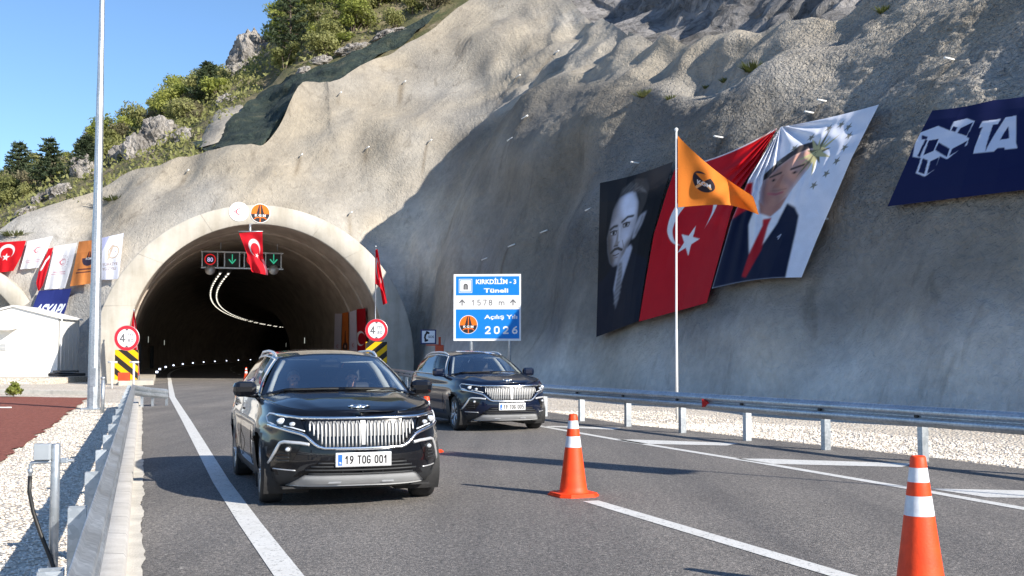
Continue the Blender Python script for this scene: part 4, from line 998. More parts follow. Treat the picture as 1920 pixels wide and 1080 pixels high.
cv.line([(.22, .985), (.31, 1.02)], .022, (.09, .06, .05)); cv.line([(.40, 1.045), (.51, 1.075)], .022, (.09, .06, .05))
for ex, ey in ((.27, .955), (.455, 1.01)): cv.circle(ex, ey, .03, (.32, .18, .14), .014); cv.circle(ex, ey, .012, (.03, .02, .02))
cv.poly([(.33, 1.0), (.355, 1.0), (.36, .885), (.29, .88)], (.40, .19, .14)); cv.line([(.27, .835), (.36, .825), (.42, .84)], .02, (.42, .12, .13)); cv.line([(.25, .86), (.36, .858), (.44, .87)], .012, (.36, .18, .14))
cv.blur(.004); cv.grain(.06, 16)
for k in range(14):
    a = 2*math.pi*k/14+.2; L_ = .19 if k % 2 else .13
    cv.poly([(.58+.022*math.cos(a+1.57), 1.17+.03*math.sin(a+1.57)), (.58+L_*math.cos(a), 1.17+L_*1.25*math.sin(a)), (.58-.022*math.cos(a+1.57), 1.17-.03*math.sin(a+1.57))], (.52, .47, .24) if k % 3 else (.20, .18, .10))
for sx, sy in ((.30,1.25),(.42,1.33),(.56,1.39),(.68,1.40),(.78,1.36),(.84,1.28),(.86,1.18),(.85,1.07),(.80,.97),(.72,.88),(.22,1.12)):
    cv.star(sx, sy, .040, (.22, .21, .17), rot=.3)
cv.line([(.56, .42), (.585, .44), (.575, .40)], .012, (.4, .42, .5)); cv.rect(.985, 0, 1, 1.5, (.8, .8, .84))
def wr3(U, V):
    r = np.hypot(U, 1-V); a = np.arctan2(1-V+.01, U+.01)
    f = -.30*np.exp(-r*2.0)*np.sin(a*24+3*np.sin(a*5))*np.minimum(1, r*8)
    x = (U-.52)*.8+(V-.72)*.6; y = (V-.72)*.8-(U-.52)*.6
    return f-.085*np.exp(-((U-.5)**2/.07+(V-.70)**2/.035))*np.sin(x*62+6*y+2*np.sin(y*20))-.05*np.sin(U*9+V*4)
wallsheet('banner', cv, [(1, 1464, 238), (.66, 1404, 335), (.4, 1371, 415), (0, 1335, 541)], [(1, 1648, 196), (.72, 1597, 296), (.45, 1556, 392), (.25, 1531, 450), (0, 1503, 520)], M['vinyl'], topsag=lambda U: 3*np.sin(U*math.pi), botsag=lambda U: -6*np.sin(U*math.pi), wr=wr3, off=.75, label='crumpled white banner with a suited man in a red tie, stars and golden rays', cat='banner', group='banners on the cliff wall')
# navy company banner with block emblem
cv = Canvas(2.4, 1.0, 40000, NAVY); LB = (.66, .69, .80); DK = NAVY
def P_(a): return [((x-1664)/ (1920-1664)*1.0, 0) for x, y in a]
def nb(q):
    # picture points of the emblem turned into the cloth's own coordinates (sheared)
    out = []
    for x, y in q:
        yb = 387-(x-1664)*.122; yt = 207-(x-1748)*.169; v = (yb-y)/(yb-yt); u = (x-(1664+(1748-1664)*v))/(2200-1664)*2.4
        out.append((u, v))
    return out
cv.poly(nb([(1717,262),(1724,257),(1763,240),(1808,256),(1832,264),(1828,276),(1817,281),(1784,303),(1769,298),(1769,300),(1757,322),(1737,335),(1719,330),(1729,304),(1711,303)]), LB)
cv.poly(nb([(1797,229),(1826,222),(1844,228),(1826,263),(1807,256),(1789,249)]), LB)
for blk in ([(1721,301),(1737,270),(1741,273),(1726,303)], [(1728,272),(1740,270),(1741,265),(1728,262)], [(1734,299),(1744,273),(1766,268),(1756,290)], [(1759,288),(1766,275),(1791,284),(1784,299)], [(1789,297),(1796,284),(1829,268),(1823,279)], [(1724,328),(1733,304),(1744,307),(1736,331)], [(1741,331),(1749,308),(1768,300),(1759,321)], [(1792,249),(1797,239),(1806,242),(1801,252)], [(1806,254),(1813,243),(1840,230),(1827,260)]):
    cv.poly(nb(blk), DK)
x0 = 1838
cv.poly(nb([(1860,229),(1901,221),(1895,232),(1884,234),(1866,286),(1840,290),(1862,240),(1853,243)]), LB)
cv.poly(nb([(1866,286),(1884,284),(1893,277),(1908,275),(1908,279),(1935,275),(1935,213),(1912,217)]), LB); cv.poly(nb([(1900,262),(1918,235),(1920,258)]), DK)
cv.text('LAN', 2.02, .60, .30, LB, w_=.62, bold=.05, shear=.35)
wallsheet('banner', cv, [(1, 1748, 207), (.6, 1716, 268), (0, 1664, 387)], [(1, 2200, 131), (.5, 2170, 240), (0, 2200, 322)], M['vinyl'], topsag=lambda U: 3*np.abs(np.sin(U*math.pi*4)), wr=lambda U, V: -.05*V**2*np.sin(U*40+V*6), label='navy blue banner with white block emblem and lettering at the right edge', cat='banner', group='banners on the cliff wall')
# ------------------------------------------------------------------ anchor pins in the sprayed concrete
for k, (px, py, dr_) in enumerate(PINS):
    h_, n__ = hit(px, py, BV_C)
    if h_ is None: continue
    n__ = n__ if n__.dot(ray(px, py)) < 0 else -n__
    d = Vector((.45, -.75, .12)).normalized() if not dr_ else Vector((-.85, -.45, .05)).normalized(); L_ = .62 if h_.y > 55 else .52
    o = MB().tube([(0, 0, 0), tuple(d*L_)], .042 if h_.y > 50 else .038, 8).build('anchor_pin', M['whitepaint']); o.location = h_-d*.1
    tag(o, 'short white pipe end sticking out of the sprayed concrete cliff', 'anchor pin', 'anchor pins in the cliff')

# ------------------------------------------------------------------ the blue tunnel sign and the emergency phone
sy_ = 48.3; c00 = at(850, 639, sy_); c10 = at(977, 638, sy_); c01 = at(847, 514, sy_)
wd = c10.x-c00.x; ht = c01.z-c00.z; ux = Vector((math.cos(rad(-4)), math.sin(rad(-4)), 0))
sg = empty('road_sign', (c00.x+wd/2, sy_, 0), rad(-4), label='large blue and white tunnel name board on two posts at the foot of the cliff', cat='road sign')
for xx in (-.24*wd, .33*wd): MB().tube([(xx, .08, -.2), (xx, .08, c00.z+ht*.9)], .07, 12).build('post', M['galv'], sg)
MB().bbox((0, .02, c00.z+ht/2), (wd, .05, ht), b=.015).build('board', M['signback'], sg)
cv = Canvas(127, 125, 62000, (.80, .82, .85)); B1 = (.012, .20, .63)
cv.rect(4, 85, 124, 121, B1); cv.rect(3.5, 63, 124, 81.5, (.74, .74, .74)); cv.rect(3, 62.3, 124.5, 63.2, (.3, .3, .3)); cv.rect(3, 81.2, 124.5, 82, (.3, .3, .3)); cv.rect(4, 4, 124, 59, B1)
cv.rect(10, 90, 35, 116, WHITE); cv.rect(11, 91, 34, 115, B1); cv.rect(12.5, 92.5, 32.5, 113.5, WHITE)
cv.rect(18.5, 96, 27, 103, (.06, .06, .06)); cv.circle(22.75, 103, 4.25, (.06, .06, .06)); cv.rect(20.5, 96, 25, 103, (.22, .22, .22)); cv.circle(22.75, 103, 2.2, (.22, .22, .22))
cv.text('KIRKDİLİM - 3', 80, 111, 8.6, WHITE, w_=76, bold=.03); cv.text('Tüneli', 80, 94.5, 8, WHITE, w_=46, bold=.03)
G_ = (.13, .13, .14)
for ax in (16, 112): cv.rect(ax-1.1, 66, ax+1.1, 76, G_); cv.line([(ax-4.5, 71.5), (ax, 76.5), (ax+4.5, 71.5)], 2.4, G_)
strokes(cv, '1578 m', 34, 92, 71.5, 9.5, 1.5, G_, gap=.75)
kgm(cv, 28, 30.5, 16.5); cv.text('Açılış Yılı', 89, 45, 7.6, WHITE, w_=62, bold=.02); strokes(cv, '2026', 60, 120, 20, 12, 2.6, WHITE, gap=.8)
sheet('board_face', cv, flat((-wd/2, -.010, c00.z), (wd, 0, 0), (0, 0, ht)), M['sheet'], sg)
ey_ = 56.0; e0 = at(789, 645, ey_); e1 = at(818, 618, ey_); ew = e1.x-e0.x; eh = e1.z-e0.z
em = empty('emergency_phone', (e0.x+ew*.9, ey_, 0), label='orange emergency phone column with a white telephone sign beside the second car', cat='emergency phone')
MB().tube([(.25, 0, -.1), (.25, 0, e0.z+.35)], .06, 10).build('post', M['sosred'], em)
MB().bbox((.25, -.1, e0.z-.55), (.42, .34, 1.0), b=.04).build('cabinet', M['sosred'], em)
MB().bbox((-.05, -.05, e0.z-.05), (.75, .06, .06), b=.01).build('arm', M['sosred'], em)
cv = Canvas(1, 1, 8000, (.02, .025, .12)); cv.rect(.08, .08, .92, .92, (.78, .82, .88)); 
cv.line([(.42, .80), (.30, .62), (.27, .45), (.32, .26)], .12, (.02, .02, .03)); cv.line([(.40, .82), (.50, .76)], .15, (.02, .02, .03)); cv.line([(.31, .22), (.42, .26)], .14, (.02, .02, .03)); cv.text('SOS', .68, .5, .17, (.05, .06, .08), w_=.36)
MB().bbox((-.62*ew+ew*.22, -.02, e0.z+eh/2), (ew, .10, eh), b=.01).build('sign_box', M['signback'], em)
sheet('sign_face', cv, flat((-.62*ew+ew*.22-ew/2, -.075, e0.z), (ew, 0, 0), (0, 0, eh)), M['sheet'], em)

# ------------------------------------------------------------------ height-limit signs with hazard boards at the portal
def limit(px, py, dpx, by0, by1, bw, Yd, lean, label):
    cc = at(px, py, Yd); r = dpx/2/F*Yd
    root = empty('height_limit_sign', (cc.x, Yd, 0), 0, label=label, cat='road sign')
    bt = at(px, by0, Yd).z; bb = at(px, by1, Yd).z; bw_ = bw/F*Yd
    MB().tube([(0, .09, -.1), (0, .09, cc.z+r*.9)], .045, 10).build('post', M['galv'], root)
    d = MB(); Mx = Matrix.Rotation(math.pi/2, 3, 'X'); d.lathe([(.001, -.02), (r*1.0, -.02), (r*1.02, 0), (r*1.0, .012), (.001, .012)], c=(0, 0, cc.z), n=40, M=Mx); d.build('disc', M['alu'], root)
    cv = Canvas(2, 2, 14000, (.5, .02, .03)); cv.circle(1, 1, 1.2, (.62, .03, .05)); cv.circle(1, 1, .74, WHITE)
    cv.poly([(.84, 1.86-.12), (1.16, 1.74), (1, 1.56)], (.10, .10, .11)); cv.poly([(.84, .26), (1.16, .26), (1, .44)], (.10, .10, .11))
    strokes(cv, '4', .46, .88, 1.0, .60, .10, (.10, .10, .11)); strokes(cv, 'm', 1.10, 1.34, 1.30, .34, .055, (.2, .2, .22)); strokes(cv, '80', 1.10, 1.50, .80, .26, .055, (.2, .2, .22), gap=.5); cv.circle(1.02, .69, .035, (.2, .2, .22))
    # polar sheet keeps the round outline
    nr, na = 70, 140; RR, AA = np.meshgrid(np.linspace(0, r*.985, nr), np.linspace(0, 2*math.pi, na))
    xs, zs = RR*np.cos(AA), RR*np.sin(AA); iu = np.clip(((xs/r+1)/2*(cv.nu-1)), 0, cv.nu-1.001); iv = np.clip(((zs/r+1)/2*(cv.nv-1)), 0, cv.nv-1.001)
    i, j = iu.astype(int), iv.astype(int); fu, fv = (iu-i)[..., None], (iv-j)[..., None]
    cc_ = cv.c[j, i]*(1-fu)*(1-fv)+cv.c[j, i+1]*fu*(1-fv)+cv.c[j+1, i]*(1-fu)*fv+cv.c[j+1, i+1]*fu*fv
    gridmesh('sign_face', np.stack([xs, np.full_like(xs, -.026), cc.z+zs], -1), M['sheet'], cols=cc_, parent=root)
    MB().bbox((0, .03, (bt+bb)/2), (bw_, .04, bt-bb), b=.02).build('hazard_board', M['alu'], root)
    cv = Canvas(1, (bt-bb)/bw_, 9000, (.85, .48, .01)); hh_ = (bt-bb)/bw_
    for k in range(-3, 6):
        y0 = k*.56
        if lean > 0: cv.poly([(0, y0), (1, y0+.8), (1, y0+1.08), (0, y0+.28)], (.03, .027, .025))
        else: cv.poly([(0, y0+.8), (1, y0), (1, y0+.28), (0, y0+1.08)], (.03, .027, .025))
    sheet('hazard_face', cv, flat((-bw_/2, .006, bb), (bw_, 0, 0), (0, 0, bt-bb)), M['sheet'], root)
    return root
limit(238, 634, 47, 656, 712, 44, 57.5, -1, 'round red-rimmed height limit sign over striped hazard board, left of the tunnel mouth')
limit(706, 619, 42, 641, 700, 40, 60.5, 1, 'round red-rimmed height limit sign over striped hazard board, right of the tunnel mouth')

# ------------------------------------------------------------------ emblems on the ring's crown
def onring(px, py, d=.02):
    n_ = -DIRP; o_ = PC; r_ = ray(px, py); c0 = Vector((0, 0, CH)); t = (o_-c0).dot(n_)/r_.dot(n_); return c0+r_*t+n_*d
def emblem(px, py, dpx, fn, label):
    c_ = onring(px, py, .03); r = dpx/2/F*c_.y
    cv = Canvas(2, 2, 16000, (.80, .80, .79)); fn(cv)
    nr, na = 60, 110; RR, AA = np.meshgrid(np.linspace(0, .99, nr), np.linspace(0, 2*math.pi, na)); iu = (RR*np.cos(AA)+1)/2*(cv.nu-1); iv = (RR*np.sin(AA)+1)/2*(cv.nv-1)
    cc_ = cv.c[np.clip(iv.round().astype(int), 0, cv.nv-1), np.clip(iu.round().astype(int), 0, cv.nu-1)]
    P = np.zeros(RR.shape+(3,)); 
    for q in range(3): P[..., q] = c_[q]+RT[q]*r*RR*np.cos(AA)+(r*RR*np.sin(AA) if q == 2 else 0)
    rim = [P[:, -1]]; 
    o = gridmesh('round_emblem', np.concatenate([P, P[:, -1:]+np.array([DIRP.x, DIRP.y, 0])*.05], 1), M['sheet'], cols=np.concatenate([cc_, cc_[:, -1:]], 1))
    tag(o, label, 'emblem')
emblem(448, 397, 37, lambda c: ministry(c, 1, 1, .92), 'round white emblem with a ring of small marks at the crown of the tunnel portal')
emblem(488, 400, 37, lambda c: kgm(c, 1, 1, .93), 'round orange and black road emblem at the crown of the tunnel portal')
# ------------------------------------------------------------------ equipment in the tunnel
s_g = 9.0
def inray(px, py, s_):
    o_ = tpos(s_, 0, 0)[0]; n_ = DIRP; r_ = ray(px, py); c0 = Vector((0, 0, CH)); return c0+r_*((o_-c0).dot(n_)/r_.dot(n_))
gc = inray(453, 487, s_g); kpx = gc.y/F
def gl_(px, py): v = inray(px, py, s_g)-gc; return (v.dot(RT), v.z)
gan = empty('lane_signal_gantry', tuple(gc), AX, label='overhead gantry of dark display panels hanging inside the tunnel mouth', cat='signal gantry')
mb = MB()
for yy in (471.5, 501.5):
    a, b = gl_(377, yy), gl_(531, yy); mb.box(((a[0]+b[0])/2, 0, a[1]), (b[0]-a[0], .12, .09))
for xx in (379, 408, 421, 449, 458, 490, 498, 527):
    a = gl_(xx, 486.5); mb.box((a[0], .0, 0), (.07, .10, 29*kpx))
mb.build('frame', M['alu'], gan)
for xx in (414, 520): a = gl_(xx, 470); ztop = 9.0-gc.z; MB().tube([(a[0], .05, a[1]), (a[0], .05, a[1]+1.5)], .035, 8).build('hanger', M['galv'], gan)
def panel(x0, x1, fn):
    a, b = gl_(x0, 500), gl_(x1, 473); w_, h_ = b[0]-a[0], b[1]-a[1]
    bd = MB().bbox(((a[0]+b[0])/2, .06, (a[1]+b[1])/2), (w_, .18, h_), b=.02).build('panel', M['dark'], gan)
    cv = Canvas(1, h_/w_, 5000, (.004, .004, .004)); fn(cv, h_/w_)
    sheet('display', cv, flat((a[0]+.02, -.035, a[1]+.02), (w_-.04, 0, 0), (0, 0, h_-.04)), M['display'], bd)
def spd(cv, h_): cv.ringc(.5, h_/2, .36, .44, (.55, .01, .012)); cv.text('80', .5, h_/2, .34, (.55, .5, .85), w_=.44, bold=.01)
def arr(cv, h_):
    g = (.03, .42, .24); cv.rect(.465, h_*.35, .535, h_*.86, g); cv.line([(.25, h_*.48), (.5, h_*.22), (.75, h_*.48)], .09, g)
panel(381, 407, spd); panel(423, 448, arr); panel(460, 489, spd); panel(500, 526, arr)
for xx in (394, 513): a = gl_(xx, 506); MB().lathe([(.001, .05), (.30, .05), (.33, 0), (.30, -.06), (.001, -.06)], c=(a[0], -.02, a[1]), n=20, M=Matrix.Rotation(math.pi/2, 3, 'X')).build('lamp_disc', M['alu'], gan)
# ceiling lamps in two rows
lm = MB(); lm.bbox((0, 0, 0), (.26, 1.35, .10), b=.02); lamp_body = None
idx = 0
for s_ in np.arange(14, 175, 2.7):
    for l_ in (-.42, .12):
        pz = 6.95 if s_ < 14 else 7.0
        if s_ > 120 and (int(s_*7)+int(l_ > 0)) % 3 == 0: continue
        p_, th = tpos(s_, l_-1.15, pz)
        if idx == 0:
            lb_ = MB().bbox((0, 0, .06), (.22, 1.25, .08), b=.02); lb_.bbox((0, 0, .0), (.10, 1.0, .05), m=1, b=.01)
            o = lb_.build('ceiling_lamp', [M['alu'], M['lamp']]); L0 = o
        else: o = L0.copy(); C.objects.link(o)
        o.location = p_; o.rotation_euler = (0, 0, th); tag(o, 'small lit tunnel ceiling lamp in the double row that curves into the dark', 'ceiling lamp', 'lamps along the tunnel ceiling'); idx += 1
tr_ = MB()
tr_.grid(np.array([[tuple(tpos(s_, l, z)[0]) for l, z in ((-1.75, 7.12), (-1.75, 7.2), (-.85, 7.2), (-.85, 7.12))] for s_ in np.arange(12, 212, 4)]))
tr_.build('cable_tray', M['dark'], label='dark cable tray carrying the lamps below the tunnel ceiling', cat='cable tray')
for k, s_ in enumerate(np.arange(17, 260, 14.5)):
    p_, th = tpos(s_, -5.55, .29)
    if k == 0:
        o = MB().bbox((0, 0, -.035), (.2, .14, .06), b=.01).bbox((.0, -.07, .05), (.17, .05, .13), m=1, b=.008).build('road_stud', [M['dark'], M['stud']]); S0 = o
    else: o = S0.copy(); C.objects.link(o)
    o.location = p_; o.rotation_euler = (0, 0, th); tag(o, 'small glowing marker light on the left walkway kerb in the tunnel', 'marker light', 'marker lights along the tunnel kerb')
for k, (px, s_, sd) in enumerate([(331, 32, -1), (381, 60, -1), (545, 36, 1), (506, 90, 1)]):
    p_, th = tpos(s_, sd*6.55, 2.75)
    ho = MB().bbox((0, 0, 0), (.10, .55, .6), b=.02).bbox((-sd*.05, -.02, 0), (.03, .5, .5), m=1, b=.01).build('exit_sign', [M['dark'], M['exit']])
    ho.location = p_; ho.rotation_euler = (0, 0, th); tag(ho, ['faintly lit sign box on the left tunnel wall nearest the mouth', 'faintly lit sign box deeper along the left tunnel wall', 'faintly lit sign box on the right tunnel wall above the first car', 'small pale sign box deep in the tunnel where it bends'][k], 'sign box', 'sign boxes on the tunnel walls')
for k, s_ in enumerate((18, 45)):
    p_, th = tpos(s_, -6.75, 1.2); o = MB().bbox((0, 0, 0), (.25, 1.1, 2.2), b=.03).bbox((.13, 0, 0), (.03, .9, 2.0), b=.01).build('cabinet', M['dark']); o.location = p_; o.rotation_euler = (0, 0, th)
    tag(o, ['dark niche cabinet on the left tunnel wall just inside', 'dark niche cabinet further in on the left tunnel wall'][k], 'cabinet')

# ------------------------------------------------------------------ flags at the portal
def pixcloth(outline_fn, Yfn):
    def S(U, V):
        px, py = outline_fn(U, V); Y = Yfn(U, V); u = (px-960)/F; v = (540-py)/F; dx, dy, dz = u, CPI-v*SPI, SPI+v*CPI
        return np.stack([dx/dy*Y, Y, CH+dz/dy*Y], -1)
    return S
def lin4(TL_, TR_, BR_, BL_):
    def f(U, V):
        return tuple((1-U)*(1-V)*BL_[q]+U*(1-V)*BR_[q]+(1-U)*V*TL_[q]+U*V*TR_[q] for q in (0, 1))
    return f
def cur(L, R_):
    L = sorted(L); R_ = sorted(R_)
    def f(U, V):
        g = lambda A, q: np.interp(V, [a[0] for a in A], [a[q] for a in A]); return g(L, 1)*(1-U)+g(R_, 1)*U, g(L, 2)*(1-U)+g(R_, 2)*U
    return f
cv = Canvas(1, 1.5, 9000, (.70, .016, .03)); cv.crescent(.55, .98, .30, WHITE, (.70, .016, .03), -1.3); cv.star(.62, .70, .12, WHITE, rot=.4)
cv.rect(.86, 0, 1, .55, (.72, .30, .36))
yf = PC.y-.9
o = sheet('flag', cv, pixcloth(cur([(1, 448, 437), (.5, 463, 476), (.1, 471, 507), (0, 473, 510)], [(1, 492, 434), (.55, 493, 475), (.42, 493, 482), (.1, 502, 507), (0, 502.5, 516)]), lambda U, V: yf+.10*np.sin(U*9+V*2)*(1.2-V)+.05*np.sin(V*14+U*4)), M['cloth'])
tag(o, 'red flag with white crescent hanging from the crown of the tunnel mouth', 'flag')
b = at(469, 421, yf+.4); t_ = at(469, 435, yf)
o = MB().tube([tuple(b+Vector((0, .9, .15))), tuple(b), tuple(t_)], .06, 10).tube([tuple(t_+Vector((-.65, 0, .03))), tuple(t_+Vector((.72, 0, .03)))], .03, 8).build('flag_bracket', M['galv']); tag(o, 'steel bracket under the portal crown carrying the red flag', 'bracket')
# pole flags beside the ring
def poleflag(pxb, pyb, pxt, pyt, Yd, cvs, outl, wv, lab_p, lab_f):
    a, b = at(pxb, pyb, Yd), at(pxt, pyt, Yd)
    o = MB().tube([(0, 0, a.z), (b.x-a.x, 0, b.z)], .03, 8).lathe([(.001, .12), (.05, .06), (.03, 0)], c=(b.x-a.x, 0, b.z), n=8).build('flagpole', M['galv']); o.location = (a.x, Yd, 0); tag(o, lab_p, 'flagpole')
    tag(sheet('flag', cvs, pixcloth(outl, lambda U, V: Yd-.1+wv*np.sin(U*8+V*3)*U), M['cloth']), lab_f, 'flag')
cv = Canvas(1, 1.6, 5000, (.62, .012, .025)); cv.crescent(.45, 1.0, .34, WHITE, (.62, .012, .025), -1.0); cv.star(.7, .7, .12, WHITE)
poleflag(703, 716, 704.5, 464, 60.9, cv, cur([(1, 704, 468), (.62, 703.5, 500), (.28, 704, 532), (.2, 712, 537), (0, 718, 572)], [(1, 708, 467), (.5, 717, 520), (.3, 722, 547), (0, 726, 568)]), .25, 'thin pole right of the tunnel ring with a drooping red flag', 'drooping red flag with white crescent on the right-hand side of the ring')
cv = Canvas(1, 3, 3000, (.62, .012, .025)); cv.line([(.6, 2.2), (.72, 1.6), (.6, 1.1)], .2, WHITE)
poleflag(262, 716, 251, 583, 58.6, cv, cur([(1, 250, 584), (.5, 246, 612), (0, 254, 700)], [(1, 252, 584), (.5, 257, 620), (0, 262, 705)]), .12, 'thin leaning pole left of the tunnel mouth behind the height sign', 'furled red flag hanging behind the left height limit sign')
# four banners on the right inner wall of the tunnel mouth
ban = [((628, 588), (641, 588), (638, 690), (625, 690), 'W', 'narrow white banner deepest on the inner right wall of the tunnel'), ((642, 587), (653, 585), (654, 690), (640, 690), 'O', 'narrow orange banner with dark emblem on the inner right tunnel wall'), ((655, 585), (668, 581), (670, 690), (655, 690), 'W', 'narrow white banner between the orange and red ones inside the tunnel'), ((669, 580), (685, 578), (689, 690), (671, 690), 'R', 'dark red crescent banner nearest the mouth on the inner right tunnel wall')]
for (a, b, c, d, kd, lab) in ban:
    if kd == 'W': cv = Canvas(1, 4, 5000, (.66, .62, .74)); ministry(cv, .5, 1.6, .3); cv.rect(.2, 1.0, .8, 1.06, (.5, .3, .4))
    elif kd == 'O': cv = Canvas(1, 4, 5000, (.62, .16, .03)); kgm(cv, .5, 1.5, .38, False); cv.circle(.5, 1.5, .38, (.05, .03, .03)); cv.poly([(.35, 1.8), (.65, 1.8), (.55, 2.7), (.45, 2.7)], (.16, .05, .02)); cv.circle(.5, 1.55, .12, (.5, .3, .25))
    else: cv = Canvas(1, 4, 5000, (.42, .005, .015)); cv.crescent(.35, 2.0, .5, WHITE, (.42, .005, .015), -.2); cv.star(.35, .85, .18, WHITE)
    # hang on the lining: intersect the tunnel wall at lateral ~6.3
    def wl(px, py):
        r_ = ray(px, py); c0 = Vector((0, 0, CH)); lo = None
        for t in np.linspace(58, 90, 1600):
            P = c0+r_*(t/r_.y); l = (P-PC).dot(RT); s_ = (P-PC).dot(DIRP); h_ = P.z
            lim = math.sqrt(max(.1, RI**2-(h_-CI)**2))-.14
            if l < lim and s_ > .2: lo = t
            if s_ > .2 and l >= lim and lo: return lo
            if s_ > .2 and l >= lim: lo = lo
        # walk: first point where the ray leaves the tube through the right wall
        return lo if lo else 70
    g5 = np.linspace(0, 1, 5); f4 = lin4(a, b, c, d)
    UU, VV = np.meshgrid(g5, g5); pxs, pys = f4(UU, VV); D5 = np.array([[wl(pxs[i, j], pys[i, j]) for j in range(5)] for i in range(5)])
    def Yf(U, V, D5=D5):
        a_, b_ = U*4, V*4; i, j = np.minimum(a_.astype(int), 3), np.minimum(b_.astype(int), 3); fu, fv = a_-i, b_-j
        return D5[j, i]*(1-fu)*(1-fv)+D5[j, i+1]*fu*(1-fv)+D5[j+1, i]*(1-fu)*fv+D5[j+1, i+1]*fu*fv-.1
    tag(sheet('banner', cv, pixcloth(f4, Yf), M['vinyl']), lab, 'banner', 'banners inside the tunnel mouth')

# ------------------------------------------------------------------ flags and banners on the slope left of the portal
def leftflag(cv, L, R_, lab, mat='cloth', off=.5, **k):
    o = wallsheet('flag', cv, L, R_, M[mat], off=off, wr=lambda U, V: .06*np.sin(U*11+V*3)*(1.1-V), ng=5, **k); tag(o, lab, 'flag', 'flags on the slope left of the portal'); return o
cv = Canvas(1.3, 1.5, 12000, RED); cv.crescent(.55, 1.02, .36, WHITE, RED, -1.45); cv.star(.55, .74, .2, WHITE, rot=.1)
leftflag(cv, [(1, -8, 455), (0, -12, 512)], [(1, 49, 451), (.5, 40, 480), (0, 25, 508)], 'red crescent and star flag at the left edge above the cabin')
cv = Canvas(1.3, 1.5, 12000, (.80, .80, .83)); ministry(cv, .68, .95, .38); cv.rect(.2, .42, 1.1, .46, (.62, .35, .42)); cv.rect(.25, .32, 1.1, .36, (.62, .35, .42))
leftflag(cv, [(1, 52, 452), (.3, 42, 490), (0, 38, 505)], [(1, 99, 443), (.5, 86, 475), (0, 72, 502)], 'white flag with pink round emblem beside the red flag at the left edge')
cv = Canvas(.5, 1.8, 5000, (.50, .01, .02)); cv.line([(.35, 1.45), (.2, 1.3), (.1, 1.0)], .12, WHITE)
leftflag(cv, [(1, 91, 466), (.5, 72, 510), (.2, 68, 530), (0, 71, 545)], [(1, 100, 464), (.5, 88, 510), (.2, 80, 535), (0, 74, 545)], 'folded narrow red flag between two white flags', off=.9)
cv = Canvas(1.0, 1.8, 12000, (.80, .80, .83)); ministry(cv, .52, 1.10, .30); cv.rect(.22, .68, .78, .72, (.62, .35, .42)); cv.rect(.15, .60, .8, .63, (.62, .35, .42))
leftflag(cv, [(1, 102, 462), (.5, 93, 502), (0, 83, 543)], [(1, 145, 455), (.5, 134, 500), (0, 122, 540)], 'tall white banner with pink emblem above the navy banner', off=.7)
cv = Canvas(1.0, 1.8, 12000, (.74, .27, .08)); kgm(cv, .62, 1.08, .30, False); cv.blend(((np.hypot(cv.X-.62, cv.Y-1.08) < .3) & (cv.Y < 1.1)).astype(float), (.05, .04, .07)); cv.text('KGM', .62, 1.08, .09, WHITE); cv.rect(.2, .62, 1, .68, (.16, .06, .05)); cv.rect(.15, .5, 1, .55, (.16, .06, .05))
leftflag(cv, [(1, 148, 453), (.5, 140, 495), (0, 131, 537)], [(1, 186, 449), (.5, 180, 492), (0, 174, 531)], 'orange banner with dark road emblem partly behind the lamp post', off=.6)
cv = Canvas(1.0, 1.8, 12000, (.74, .76, .86)); cv.poly([(.0, 1.8), (.35, 1.8), (.0, 1.0)], (.45, .48, .72)); cv.ringc(.62, 1.1, .22, .26, (.50, .38, .22)); cv.poly([(.36, .8), (.44, .8), (.62, 1.4), (.50, 1.4)], (.62, .50, .40)); cv.star(.72, 1.12, .05, (.4, .38, .5))
cv.text('TÜRKİYE', .52, .62, .11, (.30, .22, .2), w_=.72); cv.text('YÜZYILI', .50, .44, .11, (.30, .22, .2), w_=.66)
leftflag(cv, [(1, 191, 446), (.5, 186, 485), (0, 183, 525)], [(1, 232, 437), (.5, 227, 480), (0, 222, 523)], 'white banner with gold crescent and two lines of lettering nearest the ring', off=.6)
cv = Canvas(1.6, 1.3, 16000, (.02, .03, .15)); cv.text('ASYAPI', .80, .60, .42, (.66, .70, .82), w_=1.32, bold=.03, shear=.35)
o = wallsheet('banner', cv, [(1, 73, 545), (0, 48, 612)], [(1, 134, 541), (.5, 124, 578), (0, 112, 612)], M['vinyl'], off=.4, ng=5); tag(o, 'navy banner with pale lettering hanging low behind the cabin roof', 'banner')

# ------------------------------------------------------------------ the white cabin
yc_ = 63.5; hb0 = at(108, 706, yc_).z; f1 = at(108, 597, yc_); f0 = at(-60, 600, yc_); pk = at(26, 576, yc_)
cw_ = 2*(f1.x-pk.x); cx_ = pk.x; eh_ = f1.z; ph_ = pk.z; dp_ = 3.6; a_ = rad(3)
hut = empty('site_cabin', (cx_, yc_, 0), a_, label='white prefabricated site cabin with low gable roof left of the portal', cat='cabin')
mb = MB(); h0 = hb0
mb.add([(-cw_/2, 0, h0), (cw_/2, 0, h0), (cw_/2, 0, eh_), (0, 0, ph_), (-cw_/2, 0, eh_), (-cw_/2, dp_, h0), (cw_/2, dp_, h0), (cw_/2, dp_, eh_), (0, dp_, ph_), (-cw_/2, dp_, eh_)], [(0,1,2,3,4), (1,6,7,2), (5,9,8,7,6), (0,4,9,5)])
for k in range(5): mb.box((cw_/2+.012, .4+k*.68, (eh_+h0)/2), (.02, .05, eh_-h0-.1), 1)
mb.build('walls', [M['cabin'], M['cabinside']], hut)
mb = MB()
